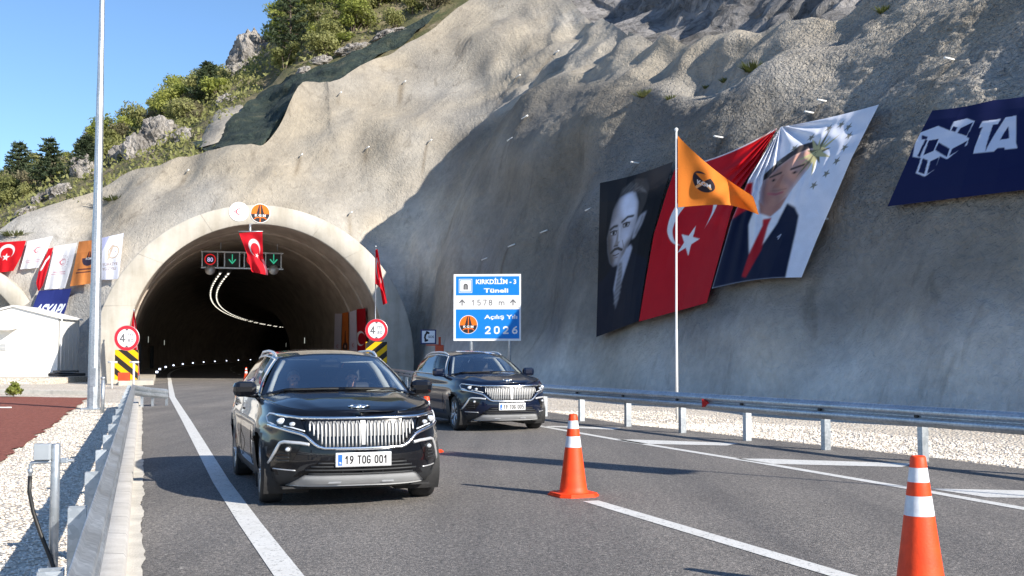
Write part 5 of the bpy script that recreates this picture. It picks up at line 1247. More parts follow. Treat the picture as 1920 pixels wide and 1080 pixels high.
for sd in (-1, 1):
    e = cw_/2+.16; z1 = eh_-(ph_-eh_)*.16/(cw_/2)
    mb.add([(0, -.14, ph_+.02), (sd*e, -.14, z1+.02), (sd*e, dp_+.14, z1+.02), (0, dp_+.14, ph_+.02), (0, -.14, ph_+.12), (sd*e, -.14, z1+.12), (sd*e, dp_+.14, z1+.12), (0, dp_+.14, ph_+.12)], [(0,1,2,3),(4,7,6,5),(0,4,5,1),(1,5,6,2),(2,6,7,3)])
mb.build('roof', M['cabin'], hut)
MB().bbox((-3.2, .5, hb0/2-.06), (cw_+9, 9.0, hb0+.1), b=.03).build('gravel_terrace', M['gravel'], kind='structure'); C.objects[-1].location = (cx_, yc_, 0)
p0 = at(-30, 622, yc_-.3); p1 = at(31, 622, yc_-.3); xl = p0.x-cx_; xr = p1.x-cx_
cz = at(0, 619, yc_).z
MB().add([(xl, -.9, cz-.02), (xr-.25, -.9, cz-.02), (xr, 0, cz+.12), (xl, 0, cz+.12), (xl, -.9, cz+.05), (xr-.25, -.9, cz+.05), (xr, 0, cz+.2), (xl, 0, cz+.2)], [(0,3,2,1),(4,5,6,7),(0,1,5,4),(1,2,6,5),(2,3,7,6),(3,0,4,7)]).build('canopy', M['cabin'], hut)
lz = at(0, 650, yc_).z; mb = MB(); mb.box(((xl+xr)/2-.3, -.03, lz), (xr-xl-.7, .06, .42), 0)
for k in range(5): mb.box(((xl+xr)/2-.3, -.07, lz-.16+k*.08), (xr-xl-.8, .03, .03), 1)
mb.build('louvre', [M['cabinside'], M['alu']], hut)
MB().lathe([(.16, -.16), (.17, .0), (.12, .0), (.11, -.02)], c=(-.02, -.02, ph_-.42), n=20, M=Matrix.Rotation(math.pi/2, 3, 'X')).build('vent_pipe', M['cabinside'], hut)
MB().tube([(cw_/2+.2, -.03, hb0+.02), (cw_/2+.2, -.03, eh_)], .04, 8).build('downpipe', M['cabinside'], hut)
pal = empty('pallet_stack', tuple(at(122, 712, 62.8)), rad(8), label='low dark stack of pipes and boards lying at the cabin corner', cat='material stack'); pal.location.z = hb0
for k in range(3): MB().tube([(-.9, k*.16, .12+.02*k), (1.0, k*.16, .12)], .08, 8).build('pipe', M['dark'], pal)
MB().bbox((0, .15, .30), (1.3, .5, .1), b=.01).build('board', M['plastic'], pal)
# small things by the ring's left foot
hx = at(232, 728, 52); 
hy_ = empty('hydrant_box', (hx.x, hx.y, 0), label='small red hydrant box on white pipe posts at the left foot of the ring', cat='hydrant box')
MB().bbox((0, 0, .55), (.5, .25, .38), b=.02).build('box', M['sosred'], hy_)
for xx in (-.55, .45): MB().tube([(xx, 0, -.05), (xx, 0, 1.25)], .05, 8).tube([(xx-.2, 0, 1.22), (xx+.22, 0, 1.22)], .045, 8).build('post', M['whitepaint'], hy_)
hz_ = G(192, 775); o = MB().tube([(0, 0, -.05), (0, 0, .95)], .055, 8).tube([(0, 0, .93), (0, 0, .99)], .065, 8).build('bollard_pipe', M['galv']); o.location = hz_; tag(o, 'short galvanised pipe stub beside the lamp post base', 'pipe')
cb_ = [G(172, 768), G(178, 776), G(184, 790)]
# concrete edging of the mulch bed
e0, e1 = G(-40, 737), G(168, 741); d = (e1-e0).normalized(); L_ = (e1-e0).length
o = MB().bbox((L_/2, 0, .06), (L_, .14, .22), b=.02).build('edging', M['gutter']); o.location = e0; o.rotation_euler = (0, 0, math.atan2(d.y, d.x)); tag(o, 'low pale stone edging along the far side of the mulch bed', 'edging')
bl_ = G(14, 768); o = MB().extrude([(-.5, -.03), (.0, -.04), (.12, .0), (.05, .03), (-.5, .03)], .03).build('board', M['whitepaint']); o.location = bl_+Vector((0, 0, .05)); tag(o, 'short pale board lying on the red mulch', 'board')
# ------------------------------------------------------------------ the cars
_Z = [.20,.26,.32,.40,.50,.60,.70,.80,.88,.94,.99,1.02]
_W = [.850,.885,.905,.925,.940,.945,.945,.938,.926,.915,.900,.885]
_FY = [2.05,2.17,2.23,2.27,2.295,2.295,2.285,2.27,2.25,2.225,2.17,2.12]
_RY = [-2.08,-2.2,-2.26,-2.29,-2.30,-2.30,-2.29,-2.28,-2.26,-2.24,-2.21,-2.18]
YC = .95; NX = 3.1
Wz = lambda z: np.interp(z, _Z, _W); FYz = lambda z: np.interp(z, _Z, _FY); RYz = lambda z: np.interp(z, _Z, _RY)
def front(x, z):
    x = np.abs(np.asarray(x, float)); W_ = Wz(z); L_ = FYz(z)-YC
    return YC+L_*np.clip(1-np.clip(x/W_, 0, .999)**NX, 0, 1)**(1/NX)
def ztop(y): return np.interp(y, [-2.3,-1.8,-.5,.6,1.1,1.6,2.0,2.3], [1.14,1.14,1.12,1.095,1.085,1.055,1.005,.945])
def side_x(y, z):
    W_ = Wz(z); y = np.asarray(y, float); f = np.clip((y-YC)/(FYz(z)-YC), 0, .9995); r = np.clip((-1.35-y)/(-1.35-RYz(z)), 0, .9995)
    return W_*(1-f**NX)**(1/NX)*(1-r**3.6)**(1/3.6)
def hoodz(x, y):
    xt = np.maximum(side_x(y, 1.02), .05); c = np.interp(y, [.7,1.2,1.8,2.15,2.3], [.105,.085,.05,.018,0.0]); u = np.clip(np.abs(x)/xt, 0, 1)
    cr = .016*np.exp(-((u-.66)/.10)**2)*sstep(2.15, 1.6, y)
    return ztop(y)+c*(1-u**2.6)+cr
AR = [(1.40, .362, .395), (-1.47, .362, .395)]
def carmesh(B, col):
    """returns dict part -> list of (name, MB, mats)"""
def build_car(name, paint, plate, loc, heading, **k):
    root = empty(name, tuple(loc), 0, **k)
    root.rotation_euler = (0, 0, heading); root.scale = (1.06, 1.03, 1.03)
    PT = paint
    def part(n, mb, mats, par=root, **kk): return mb.build(n, mats, par, **kk)
    # ---- lower body shell: rings at heights, outline from front centre round to rear centre, both sides
    nf, ns, nr = 26, 110, 16
    fl = np.linspace(0, 1, 30)
    out = []
    for f in fl:
        row = []
        zn = .20+f*.82
        a = np.linspace(0, math.pi/2, nf)[:-1]
        L_ = FYz(zn)-YC; W_ = Wz(zn)
        fx_ = [(W_*math.sin(t)**(2/NX) if t > 0 else 0, YC+L_*math.cos(t)**(2/NX)) for t in a]
        sd = [(float(side_x(y, zn)), y) for y in np.linspace(YC, -1.35, ns)]
        Lr = -1.35-RYz(zn); b = np.linspace(0, math.pi/2, nr)[1:]
        rx = [(max(0, W_*math.cos(t))**1 * (max(1e-6, math.cos(t))**(2/3.6-1)), -1.35-Lr*math.sin(t)**(2/3.6)) for t in b[:-1]]+[(0, float(RYz(zn)))]
        pl = fx_+sd+rx
        for x, y in pl: row.append((x, y, .20+f*(float(ztop(y))-.20)))
        out.append(row)
    H_ = np.array(out)
    # a crease along the doors and hollow sill
    yy, zz = H_[..., 1], H_[..., 2]
    sdm = (np.abs(H_[..., 0]) > .7)
    H_[..., 0] += sdm*(-.018*np.exp(-((zz-.52)/.10)**2)*sstep(1.05, .7, yy)*sstep(-1.1, -.8, yy)+.012*np.exp(-((zz-.86)/.05)**2))
    # flared arches
    for cy, cz, r_ in AR:
        d = np.hypot(yy-cy, zz-cz); H_[..., 0] += sdm*.022*np.exp(-((d-r_-.02)/.07)**2)*np.sign(H_[..., 0])
    def shell(sgn):
        P = H_.copy(); P[..., 0] *= sgn
        yy, zz = P[..., 1], P[..., 2]
        keep = np.ones((P.shape[0]-1, P.shape[1]-1), bool); Q = P.copy()
        for cy, cz, r_ in AR:
            d = np.hypot(yy-cy, zz-cz); ins = (d < r_) & (np.abs(P[..., 0]) > .55)
            c4 = ins[:-1, :-1].astype(int)+ins[1:, :-1]+ins[:-1, 1:]+ins[1:, 1:]
            keep &= c4 < 3
            nearm = (np.abs(d-r_) < .03) & (np.abs(P[..., 0]) > .55)
            s_ = np.where(nearm, r_/np.maximum(d, 1e-3), 1)
            Q[..., 1] = np.where(nearm, cy+(yy-cy)*s_, Q[..., 1]); Q[..., 2] = np.where(nearm, cz+(zz-cz)*s_, Q[..., 2])
        cen = (Q[:-1, :-1]+Q[1:, :-1]+Q[:-1, 1:]+Q[1:, 1:])/4
        dm = np.min([np.hypot(cen[..., 1]-cy, cen[..., 2]-cz)-r_ for cy, cz, r_ in AR], axis=0)
        trim = (cen[..., 2] < .335) & ~((cen[..., 1] > 2.0) & (np.abs(cen[..., 0]) < .3)) | (dm < .045) & (np.abs(cen[..., 0]) > .6)
        return Q, keep, trim
    mb = MB(); tm = MB()
    for sgn in (1, -1):
        Q, keep, trim = shell(sgn)
        mb.grid(Q, 0, True, keep & ~trim); tm.grid(Q, 0, True, keep & trim)
    # bonnet and rear deck: span the two sides
    top = H_[-1]; ri = [i for i in range(len(top)) if top[i, 1] > .70]
    A = []
    for i in ri:
        xr, y = top[i, 0], top[i, 1]; A.append([(xr*u, y, float(hoodz(xr*u, y))) if abs(u) < 1 else (xr*u, y, top[i, 2]) for u in np.linspace(-1, 1, 25)])
    mb.grid(np.array(A))
    A = []
    for i in [i for i in range(len(top)) if top[i, 1] < -2.0]:
        A.append([(top[i, 0]*u, top[i, 1], top[i, 2]) for u in np.linspace(-1, 1, 5)])
    mb.grid(np.array(A))
    # shoulder strip and greenhouse
    def roof_edge(u):      # u 0 = front (A pillar top) .. 1 = rear
        y = np.interp(u, [0,.3,.65,1], [.16,-.55,-1.30,-1.98]); return np.array([np.interp(u, [0,.3,.7,1], [.585,.615,.605,.555]), y, np.interp(u, [0,.15,.35,.65,1], [1.535,1.575,1.592,1.572,1.475])])
    def belt(u):
        y = .80-u*2.96; return np.array([float(side_x(y, 1.02))-.035, y, float(ztop(y))+.018])
    ub = np.unique(np.r_[np.linspace(0, 1, 49), .05, .345, .385, .66, .69, .90]); vb = np.unique(np.r_[np.linspace(0, 1, 13), .05, .93])
    for sgn in (1, -1):
        S = np.zeros((len(ub), len(vb), 3))
        for i, u in enumerate(ub):
            b_, r_ = belt(u), roof_edge(u)
            for j, v in enumerate(vb):
                p_ = b_*(1-v)+r_*v; p_[0] += .035*math.sin(math.pi*v); S[i, j] = (p_[0]*sgn, p_[1], p_[2])
        uc = (ub[:-1]+ub[1:])/2; vc = (vb[:-1]+vb[1:])/2; UC, VC = np.meshgrid(uc, vc, indexing='ij')
        vv = (VC > .05) & (VC < .93)
        w1 = vv & (UC > .05) & (UC < .345); w2 = vv & (UC > .385) & (UC < .66); w3 = vv & (UC > .69) & (UC < .90)
        blk = vv & (UC > .345) & (UC < .385) | vv & (UC > .66) & (UC < .69)
        mb.grid(S, 0, True, ~(w1 | w2 | w3 | blk)); tm.grid(S, 1, True, blk)
        for wm, gm in ((w1, 'glass'), (w2, 'privacy'), (w3, 'privacy')):
            part('side_window', MB().grid(S, 0, True, wm), M[gm])
        st_ = np.array([[(float(side_x(y, 1.02))*sgn, y, float(ztop(y))), tuple(belt((.80-y)/2.96)*np.array([sgn, 1, 1]))] for y in np.linspace(.80, -2.16, 40)])
        mb.grid(st_)
        # bright line along the window top and belt
        tr = MB(); tr.tube([tuple(S[i, 0]*np.array([1.004, 1, 1])+np.array([0, 0, .012])) for i in range(2, len(ub)-3)], .011, 6)
        iv = int(np.argmin(abs(vb-.93))); tr.tube([tuple(S[i, iv]*np.array([1.006, 1, 1])) for i in range(2, len(ub)-3)], .010, 6)
        ia = int(np.argmin(abs(ub-.05))); tr.tube([tuple(S[ia, j]*np.array([1.004, 1, 1])) for j in range(1, iv+1)], .009, 6)
        part('window_trim', tr, M['satin'])
    # roof
    A = []
    for u in np.linspace(0, 1, 24):
        e = roof_edge(u); A.append([(e[0]*t, e[1]+.12*(1-t*t)*(1-u)**4*1.0-.05*(1-t*t)*u**4, e[2]+.052*(1-abs(t)**2.4)) for t in np.linspace(-1, 1, 21)])
    RF = np.array(A); mb.grid(RF)
    part('roof_lining', MB().grid(RF[1:-1, 1:-1]-np.array([0, 0, .03])), M['lining_cream'])
    # windscreen
    nu_ = np.unique(np.r_[np.linspace(-1, 1, 33), -.94, .94]); nv_ = np.unique(np.r_[np.linspace(0, 1, 17), .045, .93])
    WS = np.zeros((len(nv_), len(nu_), 3)); b0 = belt(0)
    for i, v in enumerate(nv_):
        for j, u in enumerate(nu_):
            xb = b0[0]*u; yb = b0[1]+.30*(1-abs(u)**2.2); zb = float(hoodz(xb, yb))+.012 if abs(u) < 1 else b0[2]
            e = RF[0]; tx = .585*u; ty = .16+.12*(1-u*u); tz = 1.535+.052*(1-abs(u)**2.4)
            WS[i, j] = (xb*(1-v)+tx*v, yb*(1-v)+ty*v, zb*(1-v)+tz*v+.045*math.sin(math.pi*v)*(1-.5*u*u))
    uc = (nu_[:-1]+nu_[1:])/2; vc = (nv_[:-1]+nv_[1:])/2; VC, UC = np.meshgrid(vc, uc, indexing='ij')
    edge = (np.abs(UC) > .94) | (VC < .045) | (VC > .93)
    part('windscreen', MB().grid(WS, 0, True, ~edge), M['glass'])
    mb.grid(WS, 0, True, np.abs(UC) > .94); tm.grid(WS, 1, True, edge & (np.abs(UC) <= .94))
    # rear window and tailgate
    A = []
    for v in np.linspace(0, 1, 10):
        A.append([]); 
        for u in np.linspace(-1, 1, 11):
            e = roof_edge(1); b1 = belt(1); A[-1].append((b1[0]*u*(1-v)+e[0]*u*v, (b1[1]-.10*(1-u*u))*(1-v)+(e[1]-.05*(1-u*u))*v, b1[2]*(1-v)+(e[2]+.052*(1-abs(u)**2.4))*v))
    RW_ = np.array(A); rm = np.zeros((9, 10), bool); rm[2:8, 1:9] = True
    part('rear_window', MB().grid(RW_, 0, True, rm), M['privacy']); mb.grid(RW_, 0, True, ~rm)
    part('body', mb, [PT]); part('trim', tm, [M['plastic'], M['gloss']])
    # wheel wells and floor
    wl = MB()
    for cy, cz, r_ in AR:
        for sgn in (1, -1):
            a = np.linspace(-.6, math.pi+.6, 20); wl.grid(np.array([[(x*sgn, cy+(r_+.012)*math.cos(t), cz+(r_+.012)*math.sin(t)) for t in a] for x in (.45, .91)]))
            wl.add([(.45*sgn, cy+(r_+.012)*math.cos(t), cz+(r_+.012)*math.sin(t)) for t in a], [tuple(range(20))])
    wl.box((0, 0, .215), (1.5, 4.0, .02)); wl.box((0, .55, .62), (1.6, .03, .8))
    part('underbody', wl, M['black'])
    # wheels
    def wheel(x, y):
        sgn = 1 if x > 0 else -1; MX = Matrix.Rotation(sgn*math.pi/2, 3, 'Y')
        w_ = empty('wheel', (x, y, .360)); w_.parent = root; w_.rotation_euler = (0, 0, steer if y > 0 else 0)
        t = MB().lathe([(.245, -.11), (.29, -.118), (.335, -.112), (.352, -.09), (.359, -.05), (.360, 0), (.359, .05), (.352, .09), (.335, .112), (.29, .118), (.245, .11)], n=44, M=MX)
        t.build('tyre', M['black'], w_)
        r = MB().lathe([(.25, -.1), (.235, .02), (.235, .07), (.247, .112), (.252, .108)], n=40, M=MX, m=0).lathe([(.001, .02), (.235, .02)], n=30, M=MX, m=1)
        for k in range(5):
            for dv in (-.17, .17):
                a = 2*math.pi*k/5+dv*.55; a2 = 2*math.pi*k/5+dv*1.35
                p0 = Vector((.03*math.cos(a), .03*math.sin(a), .085)); p1 = Vector((.14*math.cos(a), .14*math.sin(a), .094)); p2 = Vector((.243*math.cos(a2), .243*math.sin(a2), .10))
                r.tube([MX @ p0, MX @ p1, MX @ p2], [.020, .017, .014], 6)
        r.lathe([(.001, .10), (.03, .10), (.038, .085), (.04, .05)], n=20, M=MX)
        r.build('rim', [M['alu'], M['gloss']], w_)
        return w_
    steer = rad(k.get('steer', 0)) if False else rad(-3)
    for x, y in ((.80, 1.40), (-.80, 1.40), (.81, -1.47), (-.81, -1.47)): wheel(x, y)
    # ---- front end; fp maps (x, z) drawings onto the nose
    def fp(x, z, off=.004):
        e = .01; y = float(front(x, z)); dx = (float(front(x+e, z))-float(front(x-e, z)))/(2*e) if abs(x) > .01 else 0; dz = (float(front(x, z+e))-float(front(x, z-e)))/(2*e)
        n_ = Vector((-dx, 1, -dz)).normalized(); return Vector((x, y, z))+n_*off
    def fpatch(mb, q, off, m=0, n=(14, 8), thick=0):
        """quad q = (bl, br, tr, tl) in (x, z)"""
        A = []
        for j in np.linspace(0, 1, n[1]):
            A.append([]); 
            for i in np.linspace(0, 1, n[0]):
                x = q[0][0]*(1-i)*(1-j)+q[1][0]*i*(1-j)+q[2][0]*i*j+q[3][0]*(1-i)*j; z = q[0][1]*(1-i)*(1-j)+q[1][1]*i*(1-j)+q[2][1]*i*j+q[3][1]*(1-i)*j
                A[-1].append(tuple(fp(x, z, off)))
        A = np.array(A); mb.grid(A, m)
        if thick:
            ed = list(A[0])+list(A[1:, -1])+list(A[-1, ::-1][1:])+list(A[::-1, 0][1:])
            inn = [tuple(np.array(p_)-np.array([0, thick, 0])) for p_ in ed]; mb.grid(np.array([[tuple(p_) for p_ in ed], inn]), m)
    def fline(mb, pts, r, m=0, off=.006, n=10, flat_=False):
        P = []
        for (x0, z0), (x1, z1) in zip(pts[:-1], pts[1:]):
            for t in np.linspace(0, 1, n)[:-1]: P.append(fp(x0+(x1-x0)*t, z0+(z1-z0)*t, off))
        P.append(fp(*pts[-1], off)); mb.tube(P, r, 8, m)
    g = MB(); gz0, gz1 = .648, .900
    fpatch(g, [(-.40, .640), (.40, .640), (.40, .915), (-.40, .915)], .003, 1, (20, 6))
    for s_ in (1, -1): fpatch(g, [(.40*s_, .640), (.42*s_, .655), (.545*s_, .80), (.40*s_, .915)], .003, 1, (8, 8)); fpatch(g, [(.40*s_, .915), (.545*s_, .80), (.555*s_, .86), (.54*s_, .915)], .0032, 1, (6, 6))
    NB = 14
    for k in range(-NB, NB+1):
        x = k*.0372
        if k == 0: continue
        zb = gz0 if abs(x) < .39 else gz0+(abs(x)-.39)*1.15
        xb = x*.985
        pts = [fp(xb, zb+t*(.862-zb), .016) for t in np.linspace(0, 1, 7)]
        xt = x+(.0186 if k % 2 else -.0186)*(1 if k > 0 else -1)*.75
        pts += [fp(xt, .896, .010)]
        g.tube(pts, [.0092]*7+[.006], 6)
        q_ = x+.0186*(1 if k > 0 else -1)
        if abs(k) < NB: fpatch(g, [(q_-.0125, zb+.10), (q_+.0125, zb+.10), (q_+.0125, .895), (q_-.0125, .895)], .006, 2, (2, 6))
    fpatch(g, [(-.018, .66), (.018, .66), (.024, .90), (-.024, .90)], .013, 0, (4, 8))
    part('grille', g, [M['bars'], M['gloss'], M['mesh']])
    c = MB(); fline(c, [(-.80, .955), (-.60, .932), (-.3, .927), (0, .926), (.3, .927), (.60, .932), (.80, .955)], .017, off=.004)
    lowc = [(-.86, .845), (-.74, .812), (-.60, .775), (-.55, .752), (-.47, .672), (-.43, .645), (-.38, .630), (0, .624)]
    fline(c, lowc+[(-x, z) for x, z in lowc[::-1][1:]], .019, off=.006, n=6)
    part('chrome_frame', c, M['chrome'])
    for s_ in (-1, 1):
        h_ = MB()
        fpatch(h_, [(.55*s_, .785), (.86*s_, .845), (.855*s_, .955), (.60*s_, .925)], .004, 0, (16, 8))
        for x, z, r in ((.755, .893, .040), (.665, .868, .026)):
            p_ = fp(x*s_, z, .010); h_.ellip(p_, (r*1.25, .022, r*.85), 1)
        fline(h_, [(.575*s_, .922), (.70*s_, .945), (.845*s_, .962), (.868*s_, .93), (.862*s_, .875), (.80*s_, .845)], .0085, 2, .008)
        fline(h_, [(.56*s_, .80), (.68*s_, .835), (.74*s_, .845)], .007, 2, .008)
        part('headlight', h_, [M['gloss'], M['lens'], M['drl']])
        d = MB(); fline(d, [(.52*s_, .668), (.60*s_, .682), (.74*s_, .690), (.772*s_, .675), (.80*s_, .615), (.865*s_, .445)], .017, off=.010)
        part('daytime_light', d, M['satin'])
        f_ = MB(); fpatch(f_, [(.69*s_, .46), (.835*s_, .46), (.775*s_, .655), (.60*s_, .655)], .004, 0, (8, 8))
        for q in range(3): fline(f_, [((.70)*s_, .50+.035*q), ((.80)*s_, .50+.035*q)], .006, 2, .006)
        p_ = fp(.70*s_, .615, .006); f_.ellip(p_, (.042, .02, .036), 1); p2 = fp(.70*s_, .615, .022); f_.ellip(p2, (.026, .014, .022), 3)
        part('fog_light', f_, [M['gloss'], M['plastic'], M['plastic'], M['lens']])
    lo = MB()
    fpatch(lo, [(-.62, .355), (.62, .355), (.50, .445), (-.50, .445)], .005, 0, (24, 5))
    fpatch(lo, [(-.50, .445), (.50, .445), (.43, .505), (-.43, .505)], .005, 0, (24, 4))
    for z, w_ in ((.375, .52), (.412, .55), (.447, .50), (.482, .44)): fline(lo, [(-w_, z), (0, z-.004), (w_, z)], .010, 1, .012)
    for x in (-.2, 0, .2): fline(lo, [(x, .36), (x, .405)], .005, 1, .010)
    fpatch(lo, [(-.90, .335), (-.66, .335), (-.60, .40), (-.90, .40)], .004, 1, (10, 4)); fpatch(lo, [(.66, .335), (.90, .335), (.90, .40), (.60, .40)], .004, 1, (10, 4))
    for s_ in (-1, 1): fline(lo, [(.64*s_, .405), (.90*s_, .41)], .006, 2, .008); 
    fpatch(lo, [(-.74, .20), (.74, .20), (.80, .34), (-.80, .34)], .003, 1, (26, 5))
    part('lower_intake', lo, [M['gloss'], M['plastic'], M['satin']])
    sk = MB(); fpatch(sk, [(-.70, .245), (.70, .245), (.55, .365), (-.55, .365)], .016, 0, (28, 8), thick=.04)
    for s_ in (-1, 1): fpatch(sk, [(.21*s_, .285), (.33*s_, .285), (.32*s_, .305), (.20*s_, .305)], .024, 1, (4, 3))
    part('skid_plate', sk, [M['skid'], M['reflect']])
    eb = MB(); zq = lambda x, y: float(hoodz(x, y))+.012
    yb_ = 2.03
    for a, b in (((-.11, yb_), (0, yb_+.05)), ((0, yb_+.05), (.11, yb_)), ((.11, yb_), (0, yb_-.055)), ((0, yb_-.055), (-.11, yb_)), ((-.04, yb_), (0, yb_+.017)), ((0, yb_+.017), (.04, yb_)), ((.04, yb_), (0, yb_-.02)), ((0, yb_-.02), (-.04, yb_))):
        eb.tube([(a[0], a[1], zq(*a)), (b[0], b[1], zq(*b))], .0085, 6)
    part('emblem', eb, M['chrome'])
    # number plate
    pz = .512; py = float(front(0, pz))+.022
    part('plate_holder', MB().bbox((0, py-.02, pz), (.56, .04, .145), b=.008), M['satin'])
    cv = Canvas(5.2, 1.1, 9000, (.60, .60, .60)); cv.rect(0, 0, .42, 1.1, (.03, .14, .55)); cv.text('TR', .21, .25, .2, WHITE, w_=.26)
    strokes(cv, plate, .72, 5.0, .55, .74, .135, (.01, .01, .012), gap=.45, space=.5)
    sheet('number_plate', cv, flat((.255, py+.004, pz-.055), (-.51, 0, 0), (0, 0, .11)), M['sheet'], root)
    # mirrors, rails, wipers, sensors
    for s_ in (-1, 1):
        m_ = MB(); m_.bbox((1.0*s_, .60, 1.185), (.255, .15, .175), b=.06, M=Matrix.Rotation(rad(6*s_), 3, 'Z')); m_.tube([(.84*s_, .62, 1.11), (.93*s_, .62, 1.115), (.99*s_, .61, 1.12)], [.035, .028, .025], 8)
        m_.bbox((1.0*s_, .522, 1.185), (.20, .02, .13), m=1, b=.009)
        part('mirror', m_, [PT, M['gloss']])
        rl = MB(); P = [roof_edge(u)*np.array([s_, 1, 1])+np.array([0, 0, h]) for u, h in ((.06, .0), (.10, .014), (.16, .026), (.3, .030), (.6, .030), (.82, .026), (.9, .014), (.93, .0))]
        rl.tube([tuple(p_) for p_ in P], [.010, .014, .017, .017, .017, .017, .014, .01], 8); part('roof_rail', rl, M['satin'])
    wp = MB()
    for x0, x1 in ((.05, .62), (-.62, -.02)):
        yb = lambda x: b0[1]+.30*(1-abs(x/b0[0])**2.2)+.015
        wp.tube([(x, yb(x), float(hoodz(x, yb(x)))+.022) for x in np.linspace(x0, x1, 6)], .011, 6)
    part('wiper', wp, M['black'])
    # ---- inside: dashboard, seats, steering wheel, sun visors, mirror
    ds = MB(); A = [[(x, y, z) for x in np.linspace(-.76, .76, 9)] for y, z in ((1.05, 1.02), (.80, 1.055), (.52, 1.05), (.42, 1.01), (.40, .70))]; ds.grid(np.array(A))
    ds.bbox((.05, .50, 1.075), (.95, .03, .10), b=.01)
    part('dashboard', ds, M['leather'])
    for x in (-.37, .37):
        s_ = MB(); s_.bbox((x, -.15, .55), (.50, .52, .16), b=.05); Mx = Matrix.Rotation(rad(16), 3, 'X'); s_.bbox((x, -.50, .90), (.50, .14, .66), b=.05, M=Mx); s_.bbox((x, -.62, 1.31), (.27, .10, .19), b=.04, M=Mx)
        for q in (-.05, .05): s_.tube([(x+q, -.58, 1.15), (x+q, -.61, 1.26)], .008, 6)
        part('seat', s_, M['leather'])
    s_ = MB(); s_.bbox((0, -1.25, .55), (1.3, .5, .16), b=.05); s_.bbox((0, -1.55, .9), (1.3, .15, .62), b=.05, M=Matrix.Rotation(rad(14), 3, 'X'))
    for x in (-.4, .4): s_.bbox((x, -1.66, 1.29), (.25, .09, .16), b=.03)
    part('rear_seat', s_, M['leather'])
    sw = MB(); tl = Matrix.Rotation(rad(62), 3, 'X'); cw_ = Vector((-.37, .20, 1.02))
    sw.tube([tl @ Vector((.18*math.cos(t), .165*math.sin(t), 0))+cw_ for t in np.linspace(0, 2*math.pi, 33)], .014, 8, cap=False); sw.bbox(tuple(cw_), (.13, .10, .04), b=.015, M=tl)
    for a in (0, math.pi, 1.5*math.pi): sw.tube([cw_, tl @ Vector((.18*math.cos(a), .165*math.sin(a), 0))+cw_], .012, 6)
    part('steering_wheel', sw, M['gloss'])
    vz = MB()
    vz.bbox((-.33, .13, 1.505), (.40, .13, .015), b=.005, M=Matrix.Rotation(rad(-20), 3, 'X')); vz.bbox((.30, .15, 1.52), (.36, .06, .012), b=.005, M=Matrix.Rotation(rad(-14), 3, 'X'))
    part('sun_visor', vz, M['lining_cream'])
    rm_ = MB().bbox((0, .24, 1.44), (.23, .03, .07), b=.02).tube([(0, .25, 1.46), (0, .30, 1.53)], .02, 8).bbox((0, .30, 1.50), (.16, .10, .06), b=.02)
    part('rear_view_mirror', rm_, M['gloss'])
    pi2 = MB()
    for s_ in (-1, 1):
        a0, a1 = WS[1, -2], WS[-2, -2]; pi2.tube([(a0[0]*s_*.95, a0[1]-.05, a0[2]), ((a0[0]+a1[0])/2*s_*.95, (a0[1]+a1[1])/2-.04, (a0[2]+a1[2])/2+.02), (a1[0]*s_*.93, a1[1]-.05, a1[2]-.02)], .026, 6)
        b_, r_ = belt(.365), roof_edge(.365); pi2.tube([(b_[0]*s_*.93, b_[1], b_[2]), ((b_[0]+r_[0])/2*s_*.95, r_[1]*.5+b_[1]*.5, (b_[2]+r_[2])/2), (r_[0]*s_*.93, r_[1], r_[2]-.03)], .045, 6)
    part('pillar_lining', pi2, M['lining_cream'])
    # panel gaps: thin dark grooves along bonnet edges and doors
    for s_ in (-1, 1):
        part('panel_gap', MB().tube([(float(side_x(y, 1.02))*s_*.955, y, float(hoodz(float(side_x(y, 1.02))*.955, y))+.001) for y in np.linspace(.95, 2.0, 12)], .0035, 4), M['gloss'])
        for y in (.72, -.42):
            part('panel_gap', MB().tube([(float(side_x(y, z))*s_*1.0+.001*s_, y-(.10*max(0, .75-z) if y < 0 else 0), z) for z in np.linspace(.36, 1.03, 12)], .004, 4), M['gloss'])
        for y in (-.28, -1.25): part('door_handle', MB().tube([((float(side_x(y, .93))+.012)*s_, y-.1, .93), ((float(side_x(y, .93))+.014)*s_, y+.1, .93)], .014, 6), PT)
    return root
H1 = rad(18.8); ca = Vector((-1.87, 12.75, 0)); dir1 = Vector((math.sin(H1), -math.cos(H1), 0))
CAR1 = build_car('parked_car' if False else 'suv_car', M['paint_black'], '19 TOG 001', ca-dir1*1.40, math.pi+H1, label='black sport utility car with two people inside driving out of the tunnel', cat='car')
H2 = rad(21); cb = G(930, 805); dir2 = Vector((math.sin(H2), -math.cos(H2), 0))
CAR2 = build_car('suv_car', M['paint_navy'], '19 TOG 005', cb-dir2*1.40, math.pi+H2, label='dark navy sport utility car following behind near the blue sign', cat='car')

